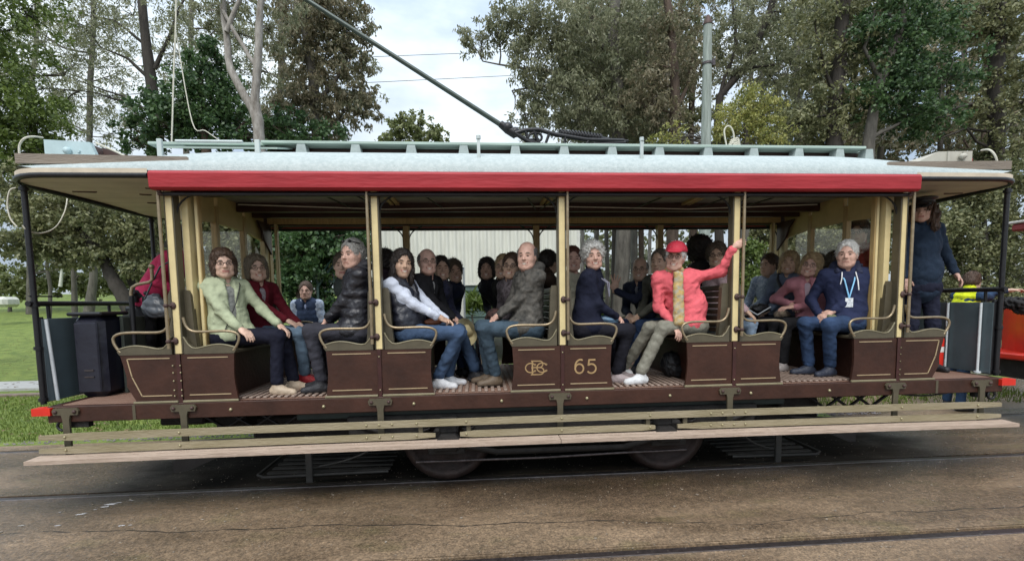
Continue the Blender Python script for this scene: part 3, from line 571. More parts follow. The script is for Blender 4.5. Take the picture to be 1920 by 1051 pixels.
for i, (px, Y, r0, bk, ln) in enumerate(tk):
    b = gz(px, Y); t = A(px + ln * 2, 380, Y); t2 = A(px + ln * 5, 60 + 10 * (i % 5), Y)
    where = 'of those behind the waving passenger' if px < 1240 else ('of those beyond the coral jacket' if px < 1400 else ('of those through the right bulkhead' if px < 1700 else 'of those beyond the right platform'))
    c = at(px + ln * 5, 90, Y); k = (Y + 4.05) / FPX
    tree('woodland_tree', '%s-barked slim woodland tree, %s %s' % (bn[bk], order[px], where), [b, t, t2], r0, r0 * .6,
         [(at(px + dx, py, Y), 58 * k, 430) for dx, py in ((-45, 130), (40, 80), (0, 200), (50, 250), (-30, 20), (30, -10), (-50, 240), (0, 320))] if px > 1380 else [(at(px + dx, py, Y), 44 * k, 500) for dx, py in ((-25, 150), (30, 90), (5, 220), (-10, 40))],
         bk, ['gum', 'olive', 'rusty'][i % 3], (.2, .055, .6), seed=40 + i, group='slim trees standing in the woodland')
DENS = 1.2
# left window region: dark shrubs
tree('shrub', 'dark glossy shrub seen past the left bulkhead, behind the man in the navy vest', [gz(560, 6.5), A(560, 540, 6.5), A(565, 470, 6.5)], .08, .04,
     cl(6.5, (545, 460, 38, 1700), (600, 455, 40, 1900), (580, 510, 36, 1400), (545, 530, 28, 900), (640, 470, 36, 1200), (670, 450, 36, 1200), (560, 575, 28, 700), (610, 570, 28, 700), (590, 420, 40, 1300), (660, 520, 30, 700)), 'brown', 'dark', (.10, .04, .2), seed=22)
tree('shrub', 'mixed green bush seen through the left bulkhead panes', [gz(420, 7), A(420, 500, 7), A(430, 430, 7)], .08, .04,
     cl(7, (380, 440, 40, 1600), (430, 430, 40, 1700), (480, 450, 40, 1500), (370, 500, 34, 1000), (440, 480, 34, 1100), (500, 500, 32, 800), (400, 390, 38, 1100), (470, 395, 38, 1100), (380, 550, 30, 500), (490, 560, 30, 500)), 'brown', 'olive', (.10, .035, .3), seed=23)
tree('flax_plant', 'strappy light green plant below the shed, between the facing passengers', [gz(885, 5.2), A(885, 590, 5.2)], .04, .02,
     cl(5.2, (885, 565, 13, 260), (905, 575, 12, 220), (870, 580, 10, 160), (1095, 590, 16, 300), (1120, 600, 14, 220)), 'grey', 'bright', (.2, .02, -.6), seed=24, twig=False, tufted=10)
tree('hedge', 'low pale green hedge across the far end of the left lawn', [gz(20, 30), A(20, 530, 30)], .1, .05,
     cl(30, *[(x, 520 + (x % 37) * .5, 26, 600) for x in range(-60, 330, 30)]), 'grey', 'pale', (.28, .1, .2), seed=25, twig=False)
# far wood: one mass
def far_wood(name, label, x0, x1, y0, y1, zt, n, m, seed, ln):
    lv = Leaves(seed); r = np.random.RandomState(seed); k = n // 60
    for _ in range(60):
        x = r.uniform(x0, x1); y = r.uniform(y0, y1); z = r.uniform(.2, 1) * zt
        lv.add((x, y, terr(x, y) + z), (3.0, 2.5, 2.0), k, ln, ln * .35, .3, tufts=14)
    o = lv.build(name, m); return tag(o, label, 'wood', kind='stuff')
far_wood('far_wood', 'distant pale green wood beyond the left lawn', -95, -16, 42, 56, 8, 34000, FOL['pale'], 61, .42)
far_wood('far_wood', 'distant wood behind the shed and the open sky gap', -30, 14, 44, 56, 6, 16000, FOL['olive'], 62, .42)
far_wood('far_wood', 'close woodland foliage beyond the right half of the tram', 10, 48, 26, 44, 11, 22000, FOL['olive'], 63, .32)
far_wood('far_wood', 'dim foliage between the trunks behind the waving passenger', 0, 14, 27, 33, 3.5, 9000, FOL['gum'], 64, .25)

# ------------------------------------------------------------------ shed, stairs, poles, wires
M_SHED = mat('cream_sheeting', (.60, .60, .53), .55, 0, .12, 3, detail=8, stretch=(2, 2, .4))
M_GREEN = mat('dark_green_boards', (.030, .065, .055), .5, 0, .25, 6)
M_PWHITE = mat('old_white_paint', (.55, .55, .50), .6, 0, .15, 12, .2)
sh = empty('shed', (-.8, 8, .1), 'long cream corrugated shed over dark green weatherboards, seen through the middle of the tram', 'shed')
x0, x1, zb, zt = -3.62, 1.95, 2.17, 4.3
mb = MB(); n = int((x1 - x0) / .05); pts = []
for i in range(n + 1): pts.append((x0 + (x1 - x0) * i / n, 8.0 - (.040 if (i % 4) in (1, 2) else 0)))
V = [(x, y, zb) for x, y in pts] + [(x, y, zt) for x, y in pts]; n = len(pts)
mb.add(V, [(k, k + 1, n + k + 1, n + k) for k in range(n - 1)])
mb.box(x0, x1, 8.05, 14, zb, zt); mb.build('corrugated_wall', M_SHED, sh)
for k in range(6):
    mb = MB(); mb.prism([(8.0, 2.15 - k * .17), (8.03, 2.15 - k * .17), (8.03, 2.15 - (k + 1) * .17), (7.965, 2.15 - (k + 1) * .17)], 'x', x0 + .1, x1 - .1); mb.build('weatherboard', M_GREEN, sh)
mb = MB(); mb.box(x0 - .03, x0 + .06, 7.95, 8.0, zb - .04, zt, .01); mb.box(x1 - .06, x1 + .03, 7.95, 8.0, zb - .04, zt, .01); mb.box(x0, x1, 7.94, 7.965, zb - .05, zb, .005); mb.build('corner_trim', M_PWHITE, sh)
mb = MB(); mb.prism([(7.7, 4.28), (11, 5.0), (14.3, 4.28), (14.3, 4.34), (11, 5.06), (7.7, 4.34)], 'x', x0 - .3, x1 + .3); mb.build('roof', mat('grey_iron_roof', (.4, .42, .43), .5, .2, .1, 4), sh)
mb = MB()
for x in np.arange(x0 + .3, x1, 1.2): mb.box(x, x + .1, 8.1, 8.2, -.2, 1.2)
mb.build('stump', M_GREEN, sh)
st = empty('staircase', A(620, 600, 6.8), 'dark green outdoor timber stair with handrails left of the shed', 'staircase')
top = at(655, 455, 6.8); bot = at(600, 600, 6.8)
for dy in (-.35, .45):
    for off in (0, .42):
        mb = MB(); mb.tube([(bot[0] + .1, 6.8 + dy, bot[2] + .75 + off * .4), (top[0] + .2, 6.8 + dy, top[2] + .1 + off * .4)], .022 if off else .028, 6); mb.build('handrail', M_GREEN if off == 0 else mat('green_rail', (.05, .12, .10), .4, 0, .2, 8), st)
    for t in (0, .5, 1):
        p = bot + (top - bot) * t; mb = MB(); mb.box(p[0] - .02 + .1, p[0] + .03 + .1, 6.78 + dy, 6.83 + dy, p[2] - .3, p[2] + (1.0 if t < 1 else .8)); mb.build('post', M_GREEN, st)
for k in range(9):
    p = bot + (top - bot) * (k / 8); mb = MB(); mb.box(p[0] - .12, p[0] + .16, 6.45, 7.25, p[2] - .25, p[2] - .21); mb.build('tread', M_GREEN, st)
mb = MB(); mb.box(top[0] - .02, top[0] + 1.0, 6.3, 7.4, top[2] - .25, top[2] - .2); mb.build('landing', M_GREEN, st)
# timber pole
pl = empty('timber_pole', tuple(at(1325, 600, 7)[:2]) + (0,), 'weathered grey timber pole with dark conical cap above the tram roof', 'pole')
pt = at(1327, 47, 7); mb = MB(); X = pt[0]; mb.tube([(X, 7, -.2), (X, 7, 3), (X, 7, 6), (X, 7, pt[2])], [.145, .135, .115, .098], 14)
mb.build('pole_shaft', mat('weathered_pole', (.26, .30, .27), .85, 0, .35, 5, .7, 10, stretch=(4, 4, .3)), pl)
mb = MB(); mb.tube([(X, 7, pt[2]), (X, 7, pt[2] + .05), (X, 7, pt[2] + .22)], [.115, .11, .035], 12); mb.build('cap', M_RUST, pl)
mb = MB(); z = at(1327, 122, 7)[2]; mb.tube([(X, 7, z), (X, 7, z + .05)], .125, 12, True); mb.box(X + .09, X + .17, 6.93, 7.07, z - .03, z + .12); mb.build('band', M_RAIL, pl)
lp = empty('lamp_post', tuple(at(113, 545, 25)), 'small white lamp post with a flat round hood far out on the left lawn', 'lamp post')
b = at(113, 537, 25); t = at(117, 500, 25); mb = MB(); mb.tube([b, t], [.09, .06], 6); mb.build('post', M_PWHITE, lp)
mb = MB(); mb.ball(at(117, 497, 25), .32, 10, (1.3, 1, .45)); mb.build('lamp_hood', M_PWHITE, lp)
bx = at(5, 565, 22); mb = MB(); mb.hull_box(bx[0] - .7, bx[0] + .6, 21.5, 22.4, bx[2] - .3, bx[2] + .25, .15); tag(mb.build('white_tank', M_PWHITE), 'low white object on the lawn at the far left edge', 'tank')
sp = empty('striped_post', (at(866, 600, 4)[0], 4, 0), 'white and grey pointed marker post standing behind the tram gap', 'post')
x = at(866, 520, 4)[0]; mb = MB(); mb.box(x - .045, x + .02, 3.98, 4.02, 0, 2.36, .005); mb.prism([(x - .045, 2.36), (x + .02, 2.36), (x - .012, 2.46)], 'y', 3.98, 4.02); mb.build('blade', M_PWHITE, sp)
mb = MB(); mb.box(x + .021, x + .05, 3.97, 4.01, 0, 2.30, .004); mb.build('steel_angle', mat('zinc', (.35, .38, .40), .4, .6, .1, 9), sp)
for py0, py1, nm in ((107, 100, 'upper'), (155, 145, 'lower')):
    a = at(690, py0, 20); b = at(975, py1 - 4, 24); d = b - a; mb = MB(); P_ = [a + d * t for t in np.linspace(-1.5, 2.5, 24)]
    for i, p in enumerate(P_): p[2] += .0
    mb.tube(P_, .014, 4, False); tag(mb.build('overhead_wire', mat('dark_wire', (.05, .06, .05), .5), None), '%s thin overhead wire crossing the open sky' % nm, 'wire')
# ================================================================== TRAM
W = 1.80; PX = [-3.31, -1.63, 0.0, 1.62, 3.26]; XL, XR = -4.38, 4.36; FZ = .87
M_CHOC = mat('chocolate_paint', (.044, .0170, .0105), .5, 0, .34, 3, .16, 24, spec=.35)
M_OLIVE = mat('olive_brown_paint', (.20, .175, .105), .42, 0, .16, 6, .1, 25, coat=.1)
M_OLIVED = mat('dull_olive_paint', (.082, .069, .043), .45, 0, .2, 6, .1)
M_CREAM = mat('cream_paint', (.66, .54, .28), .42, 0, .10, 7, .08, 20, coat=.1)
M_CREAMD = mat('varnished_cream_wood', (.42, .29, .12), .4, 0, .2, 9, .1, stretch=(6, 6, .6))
M_LINE = mat('lining_paint', (.36, .27, .16), .5, 0, .1, 20)
M_RED = mat('red_paint', (.27, .016, .022), .5, 0, .3, 3.2, .2, 14, spec=.35, col2=(.40, .030, .038), stretch=(.5, 3, 3))
M_REDB = mat('bright_red_paint', (.62, .025, .012), .4, 0, .12, 6)
M_BLACK = mat('black_iron', (.012, .012, .014), .42, .2, .3, 18, .1)
M_DARK = mat('grimy_underframe', (.016, .014, .013), .75, .1, .5, 12, .3)
M_ROOF = mat('pale_blue_roof_canvas', (.31, .365, .365), .55, 0, .16, 26, .25, 70, col2=(.44, .49, .485), detail=8)
M_WALK = mat('pale_green_boards', (.34, .43, .38), .6, 0, .18, 5, .2, stretch=(.4, 4, 4))
M_SOFF = mat('cream_soffit', (.50, .45, .35), .6, 0, .12, 3, .1)
M_SOFFD = mat('old_varnish_crack', (.07, .045, .03), .7, 0, .4, 6)
M_CEIL = mat('ceiling_paint', (.30, .285, .25), .4, 0, .12, 6, .1)
M_CEILB = mat('dark_ceiling_timber', (.035, .014, .010), .35, 0, .3, 7)
M_PLANK = mat('worn_step_plank', (.34, .25, .185), .75, 0, .22, 6, .6, 40, col2=(.60, .47, .38), stretch=(.5, 9, 9), detail=8)
M_STEPB = mat('olive_step_board', (.215, .18, .10), .6, 0, .24, 3.2, .35, 30, col2=(.31, .26, .175), stretch=(.6, 3, 3))
M_FLOOR = mat('worn_floor_boards', (.15, .075, .052), .65, 0, .3, 5, .3, 40, col2=(.26, .165, .12), stretch=(.6, 6, 6))
M_SLATE = mat('slate_blue_paint', (.10, .135, .15), .4, 0, .12, 5, .08)
M_LBLUE = mat('pale_blue_paint', (.42, .54, .56), .5, 0, .12, 5, .1)
M_BRASS = mat('dull_brass', (.36, .25, .11), .3, .85, .2, 20)
M_RAILB = mat('worn_bronze_rail', (.30, .235, .15), .35, .6, .2, 20)
M_GUT = mat('grey_brown_board', (.20, .165, .13), .6, 0, .2, 4, .3, 30, stretch=(.5, 3, 3))
M_ROPE = mat('rope', (.62, .60, .50), .8, 0, .1, 60, .5)
M_WROD = mat('white_rod', (.62, .66, .68), .4, 0, .1, 12)
M_GOLD = mat('gold_lettering', (.33, .215, .10), .5, .0, .15, 20)
M_BAG = mat('black_plastic', (.014, .015, .026), .3, 0, .2, 5, .35, 9)
TR = empty('tram', (0, .9, 0), 'open-sided brown and cream heritage tram number 65 with red roof board, full of seated passengers', 'tram')
def part(mb, name, m, parent=None, **kw): return mb.build(name, m, parent or TR, **kw)
_c = {}
def copy_part(src, name, dx=0, dy=0, dz=0, parent=None):
    o = bpy.data.objects.new(name, src.data); link(o); own(o, parent or TR); o.location = (dx, dy, dz); return o
# --- underframe and floor
part(MB().box(XL, XR, -.03, .03, .735, FZ, .006), 'solebar', M_CHOC); part(MB().box(XL, XR, W - .03, W + .03, .735, FZ, .006), 'solebar', M_CHOC)
part(MB().box(XL, XL + .07, .03, W - .03, .735, FZ - .002, .006), 'end_beam', M_CHOC); part(MB().box(XR - .07, XR, .03, W - .03, .735, FZ - .002, .006), 'end_beam', M_CHOC)
src = None
for k in range(22):      # floor boards run lengthwise
    y0 = .032 + k * (W - .064) / 22
    o = part(MB().box(XL + .075, XR - .075, y0, y0 + (W - .064) / 22 - .006, .84, FZ + .002, .002), 'floor_board', M_FLOOR) if src is None else copy_part(src, 'floor_board', 0, k * (W - .064) / 22)
    src = src or o
src = None
for b in range(4):       # raised wearing slats in each foot well
    xc = (PX[b] + PX[b + 1]) / 2
    for k in range(15):
        x = xc - .42 + k * .06
        o = part(MB().box(-.016, .016, .05, W - .05, FZ + .003, FZ + .02, .004), 'floor_slat', mat('pale_worn_slat', (.25, .185, .15), .6, 0, .3, 9, .3)) if src is None else copy_part(src, 'floor_slat')
        src = src or o; o.location = (x, 0, 0)
for k, x in enumerate([-3.70 + .012, 3.66]):
    part(MB().box(x - .012, x + .012, -.034, -.03, .74, FZ - .004), 'joint_strap', M_OLIVED)
# --- side step: two backboards, two planks, hangers, bolts
bent = lambda x: .012 * cos(x * .42 + .1)
def longboard(x0, x1, y0, y1, z0, z1, n=24, r=.0):
    mb = MB(); rows = []
    for i in range(n + 1):
        x = x0 + (x1 - x0) * i / n; dz = -.014 * ((x + .0) / 4.3)**2 + .008; e = .012 if (i in (0, n) and r) else 0
        rows.append([(x, y0, z0 + dz + e), (x, y1, z0 + dz + e), (x, y1, z1 + dz - e), (x, y0, z1 + dz - e)])
    V = [p for r_ in rows for p in r_]; F = []
    for i in range(n):
        for k in range(4): F.append((4 * i + k, 4 * i + (k + 1) % 4, 4 * i + 4 + (k + 1) % 4, 4 * i + 4 + k))
    F += [(3, 2, 1, 0), (4 * n, 4 * n + 1, 4 * n + 2, 4 * n + 3)]
    return mb.add(V, F)
YB = -.10
longb = longboard(-4.385, 4.25, YB - .018, YB + .004, .605, .665, 30, 1); part(longb, 'step_backboard', M_STEPB)
for a, b in ((-4.39, -1.15), (-.935, .83), (1.04, 4.25)): part(longboard(a, b, YB - .018, YB + .004, .497, .553, 14, 1), 'step_backboard', M_STEPB)
for a, b in ((-4.40, -.062), (-.056, 4.29)):
    part(longboard(a, b, -.168, -.095, .452, .484, 20), 'step_plank', M_PLANK); part(longboard(a, b, -.240, -.172, .450, .482, 20), 'step_plank', M_PLANK)
for k, x in enumerate([-4.22, -3.28, -1.63, -.03, 1.57, 3.22, 4.12]):
    mb = MB(); pts = []
    for s_ in (-1, 1): pass
    mb.prism([(x - .105, .835), (x - .09, .858), (x + .09, .858), (x + .105, .835), (x + .095, .80), (x + .035, .80), (x + .026, .76), (x + .026, .46), (x - .026, .46), (x - .026, .76), (x - .035, .80), (x - .095, .80)], 'y', -.052, -.034)
    h = part(mb, 'step_hanger', M_OLIVED)
    for s_ in (-.075, .075): mb = MB(); mb.ball((x + s_, -.055, .828), .016, 8); mb.build('bolt', M_RUST, h)
    mb = MB(); mb.tube([(x, -.05, .50), (x, -.05, .435)], .014, 6); mb.box(x - .02, x + .02, -.12, -.03, .435, .452); mb.build('bracket', M_DARK, h)
bl = MB(); bl.ball((0, 0, 0), .011, 6)
bm = bl.mesh('bolt', mat('bolt_head', (.34, .30, .18), .4, .5, .2, 9)); 
for x in [-4.18, -3.28, -1.74, -1.63, -1.52, -1.31, -.88, -.03, .78, 1.35, 1.46, 1.57, 1.68, 3.22, 4.0]:
    for z in (.637, .528):
        if z < .6 and (-1.15 < x < -.93 or .83 < x < 1.04): continue
        dz = -.014 * (x / 4.3)**2 + .008
        o = bpy.data.objects.new('bolt', bm); link(o); own(o, TR); o.location = (x, YB - .02, z + dz)
for x in np.arange(-3.0, 3.2, .78):
    o = bpy.data.objects.new('bolt', bm); link(o); own(o, TR); o.location = (x + .1, -.032, .80); o.scale = (1.4,) * 3
for x in (-1.28, -.86, .77, 1.12):
    part(MB().box(x - .018, x + .018, -.095, -.07, .55, .61), 'board_strut', M_OLIVED)
for x in (-1.04, .935):   # axlebox covers showing through the gaps
    mb = MB(); mb.box(x - .085, x + .085, -.06, .12, .52, .66, .02); mb.prism([(x - .11, .478), (x - .06, .53), (x + .06, .53), (x + .11, .478)], 'y', -.13, -.02); part(mb, 'axlebox_cover', M_DARK)
for x, s_ in ((XL - .005, -1), (XR + .005, 1)):   # red bumper ends
    a, b = sorted((x + s_ * .09, x - s_ * .055)); mb = MB()
    mb.prism([(a, -.06), (b, -.06), (b, .05), (a, .02)] if s_ < 0 else [(a, -.06), (b, -.06), (b, .02), (a, .05)], 'z', .80, .862); part(mb, 'bumper_corner', M_REDB, label='bright red painted bumper corner')
    part(MB().box(min(x, x + s_ * .05), max(x, x + s_ * .05), .05, W - .05, .77, .862, .01), 'bumper', M_BLACK)
    mb = MB(); c = (x - s_ * .10, -.01, .70); mb.tube([(c[0] + .038 * cos(t), c[1], c[2] + .038 * sin(t)) for t in np.linspace(0, 2 * pi, 15)], .011, 6, False); part(mb, 'shackle', M_BLACK)
    part(MB().box(x - s_ * .20 - .06, x - s_ * .20 + .10, .0, .05, .68, .735), 'bracket', M_DARK)
# --- underneath: truck, wheels, gear
def wheel(x, y):
    mb = MB(); prof = [(-.02, .415), (.0, .43), (.012, .405), (.09, .395), (.09, .33), (.06, .32), (.055, .12), (.08, .1), (.09, .0)]
    n = 28; s_ = 1 if y > .9 else -1; V = []; F = []
    for d, r_ in prof:
        for k in range(n): t = 2 * pi * k / n; V.append((x + r_ * cos(t), y + s_ * (d - .02), .43 + r_ * sin(t)))
    for i in range(len(prof) - 1):
        for k in range(n): F.append((i * n + k, i * n + (k + 1) % n, (i + 1) * n + (k + 1) % n, (i + 1) * n + k))
    mb.add(V, F, True); mb.add(V[:n], [tuple(range(n))]); return mb
M_WHEEL = mat('rusty_wheel', (.026, .016, .014), .6, .4, .4, 12, .2)
for x in (-1.07, 1.03):
    for y in (.20, 1.60): part(wheel(x, y), 'wheel', M_WHEEL)
    part(MB().tube([(x, .2, .43), (x, 1.6, .43)], .06, 10), 'axle', M_DARK)
    for y in (.06, 1.74):
        mb = MB(); mb.box(x - .11, x + .11, y - .05, y + .05, .33, .55, .02); mb.box(x - .17, x + .17, y - .02, y + .02, .30, .36, .01); part(mb, 'axlebox', M_DARK)
        for dx in (-.2, .2):
            mb = MB(); mb.tube([(x + dx + .05 * cos(t * 2 * pi * 5), y + .05 * sin(t * 2 * pi * 5), .42 + t * .22) for t in np.linspace(0, 1, 50)], .011, 5); part(mb, 'coil_spring', M_DARK)
for y in (.07, 1.73):
    mb = MB(); mb.box(-1.95, 1.9, y - .02, y + .02, .60, .68, .01); mb.box(-.92, .88, y + .01, y + .03, .34, .62, .01); mb.box(-1.95, -1.25, y + .01, y + .03, .46, .62, .01); mb.box(1.22, 1.9, y + .01, y + .03, .46, .62, .01)
    mb.tube([(-1.9, y, .62), (-1.4, y, .42), (-1.07, y, .40), (-.6, y, .30), (.6, y, .30), (1.03, y, .40), (1.4, y, .42), (1.9, y, .62)], .028, 6); part(mb, 'truck_frame', M_DARK)
    mb = MB(); mb.tube([(-1.35, y - .02, .24), (-.2, y - .02, .235), (.55, y - .02, .25), (1.2, y - .02, .255)], .012, 6); part(mb, 'brake_rod', M_RAIL)
for k in range(5): part(MB().box(-.55 + .0, -.53 + 1.1, .3 + k * .25, .4 + k * .25, .50, .56), 'cross_member', M_DARK)
part(MB().box(-.9, .9, .35, 1.45, .30, .66, .04), 'motor_case', M_DARK)
part(MB().box(-2.4, 2.2, .08, .16, .655, .735, .01), 'frame_rail', mat('greenish_black', (.02, .03, .026), .5, 0, .3, 8)); part(MB().box(-2.4, 2.2, 1.64, 1.72, .655, .735, .01), 'frame_rail', MATS['greenish_black'])
part(MB().box(-2.7, 2.5, .95, 1.35, .16, .60, .05), 'resistance_case', M_DARK)
part(MB().box(-3.0, -2.0, .5, .9, .25, .62, .04), 'air_tank', M_DARK); part(MB().box(1.9, 2.9, .5, .9, .28, .62, .04), 'air_tank', M_DARK)
for x0, x1, y0, y1, z0 in ((-3.75, -3.35, .35, .8, .58), (-3.9, -3.2, .9, 1.3, .45), (-3.22, -2.95, .3, .55, .52), (-.4, .35, .12, .3, .42), (2.3, 2.7, .3, .8, .55), (.5, .8, .14, .3, .45)):
    part(MB().box(x0, x1, y0, y1, z0, .735, .015), 'equipment_box', M_DARK)
for s_, xa, xb in ((-1, -2.75, -1.62), (1, 2.6, 1.72)):    # slatted lifeguard trays
    lg = part(MB().tube([(xb, .15, .13), (xa, .15, .12), (xa + s_ * .07, .2, .125), (xa + s_ * .07, 1.6, .125), (xa, 1.65, .12), (xb, 1.65, .13)], .014, 6), 'lifeguard', mat('grey_iron', (.026, .026, .025), .6, .3, .3, 9))
    for k in range(5): mb = MB(); y = .22 + k * .12; mb.box(min(xa, xb), max(xa, xb), y, y + .05, .118, .132); mb.build('slat', MATS['grey_iron'], lg)
    mb = MB(); mb.box(xa + (-s_) * .42 - .03, xa + (-s_) * .42 + .03, .12, .15, .06, .50, .005); mb.build('upright', MATS['grey_iron'], lg)
    mb = MB(); mb.tube(bez((xb, .16, .5), (xb + s_ * .1, .16, .25), (xa - s_ * .5, .16, .2), (xa - s_ * .5, .16, .2), 8), .01, 5); mb.build('stay', MATS['grey_iron'], lg)
mb = MB(); mb.prism([(-3.52, .30), (-3.30, .44), (-3.1, .44), (-3.1, .34), (-3.38, .22), (-3.52, .20)], 'y', .14, .26); part(mb, 'sand_chute', M_BLACK)
mb = MB(); mb.prism([(2.35, .50), (3.1, .42), (3.1, .2), (3.02, .2)], 'y', .25, .30); part(mb, 'gate_board', M_BLACK)
for s_, x in ((-1, -2.6), (1, 2.75)):
    for k in range(3):
        a = x + s_ * .25 * k; mb = MB(); mb.tube([(a - .25, .25, .73), (a, .25, .56), (a + .25, .25, .73)], .016, 6); part(mb, 'truss_rod', M_BLACK)
mb = MB(); pts = [(3.35 + .04 * k, .02, .73 - .02 * sin(pi * k / 12)) for k in range(13)]; mb.tube(pts, .009, 5); part(mb, 'safety_chain', M_BLACK)
# --- benches: side panels, seats, backs, arm rails; ten in all, back to back at each pillar
def panel_pts(s_, top, mid, bot):   # outline from the pillar outwards; s_ = direction
    return [(.018 * s_, .885), (bot * s_, .885), (bot * s_, .90), ((mid + .004) * s_, 1.02), (mid * s_, 1.10), ((mid + top) / 2 * s_, 1.20), (top * s_, 1.285), (.018 * s_, 1.285)]
def bench(px_, s_, edge=False):
    top, mid, bot = (.455, .445, .465) if not edge else (.47, .43, .37)
    root_par = TR
    for y0, near in ((0, True), (W, False)):
        yy = (-.012, .012) if near else (W - .012, W + .012)
        pts = [(px_ + a, b) for a, b in panel_pts(s_, top, mid, bot)]
        pan = part(MB().prism(pts, 'y', *yy), 'side_panel', M_CHOC)
        if near:
            # moulded foot strip, seat-end moulding with its wave, painted lining
            mb = MB(); mb.box(min(px_ + .02 * s_, px_ + (bot + .012) * s_), max(px_ + .02 * s_, px_ + (bot + .012) * s_), -.030, -.0125, .872, .890, .003); mb.build('foot_moulding', M_OLIVE, pan)
            mb = MB(); xs_ = np.linspace(.05, top + .015, 14); tp_ = []
            for q in xs_:
                u = (q - .05) / (top - .035); tp_.append(1.335 + .10 * max(0, 1 - u * 5)**2 + .030 * sin(pi * min(1, max(0, (u - .25) / .75)) ** 1.2) )
            pp = [(px_ + s_ * q, z) for q, z in zip(xs_, tp_)] + [(px_ + s_ * (top + .02), 1.315), (px_ + s_ * (top + .002), 1.287), (px_ + s_ * .05, 1.287)]
            mb.prism(pp, 'y', -.016, .03); mb.build('seat_end', M_OLIVED, pan)
            mb = MB(); mb.tube([(px_ + s_ * q, -.014, z) for q, z in zip(xs_, tp_)], .007, 5); mb.build('edge_bead', M_OLIVE, pan)
            ln = [(.075, 1.255), (top - .055, 1.255), (mid - .045, 1.10), (bot - .055, .935), (.075, .935)]
            if not edge: ln = [ln[0], ln[1]], [ln[3], ln[4]]
            else: ln = [ln[0], ln[1], ln[2], ln[3], ln[4]],
            for seg in ln:
                mb = MB()
                for (a, b), (c, d) in zip(seg[:-1], seg[1:]):
                    A_ = np.array([a * s_ + px_, b]); B_ = np.array([c * s_ + px_, d]); t = B_ - A_; t /= np.linalg.norm(t); nrm = np.array([-t[1], t[0]]) * .0042
                    q = [A_ - t * .003 + nrm, B_ + t * .003 + nrm, B_ + t * .003 - nrm, A_ - t * .003 - nrm]; mb.prism([tuple(v) for v in q], 'y', -.0165, -.0125)
                mb.build('lining', M_LINE, pan)
        # arm rail
        yr = -.008 if near else W + .008
        p = bez((px_ + s_ * .055, yr, 1.60), (px_ + s_ * .07, yr, 1.47), (px_ + s_ * .13, yr, 1.475), (px_ + s_ * .20, yr, 1.475), 8)
        p += bez((px_ + s_ * .20, yr, 1.475), (px_ + s_ * .36, yr, 1.475), (px_ + s_ * (top + .075), yr, 1.50), (px_ + s_ * (top + .045), yr, 1.40), 9)[1:]
        p += bez((px_ + s_ * (top + .045), yr, 1.40), (px_ + s_ * (top + .035), yr, 1.36), (px_ + s_ * (top + .01), yr, 1.33), (px_ + s_ * (top - .005), yr, 1.31), 4)[1:]
        part(MB().tube(p, .0115, 8), 'arm_rail', M_RAILB)
    # slatted seat and back
    for k in range(6):
        a = px_ + s_ * (.07 + k * .066); b = a + s_ * .056
        part(MB().box(min(a, b), max(a, b), .035, W - .035, 1.285, 1.31, .004), 'seat_slat', M_OLIVED)
    for k in range(8):
        z = 1.36 + k * .058; a = px_ + s_ * (.045 + .0); b = a + s_ * .018
        part(MB().box(min(a, b), max(a, b), .10, W - .10, z, z + .048, .004), 'back_slat', mat('dark_varnished_slat', (.05, .032, .022), .35, 0, .3, 8))
    for y0 in (.05, W - .11):
        a = px_ + s_ * .03; b = a + s_ * .075; part(MB().prism([(a, 1.287), (b + s_ * .02, 1.287), (b, 1.5), (b - s_ * .012, 1.79), (b - s_ * .03, 1.83), (a, 1.83)], 'y', y0, y0 + .055), 'back_post', M_OLIVED)
    part(MB().box(px_ + s_ * .30 - .012, px_ + s_ * .30 + .012, .06, W - .06, FZ, 1.28), 'seat_riser', M_CHOC)
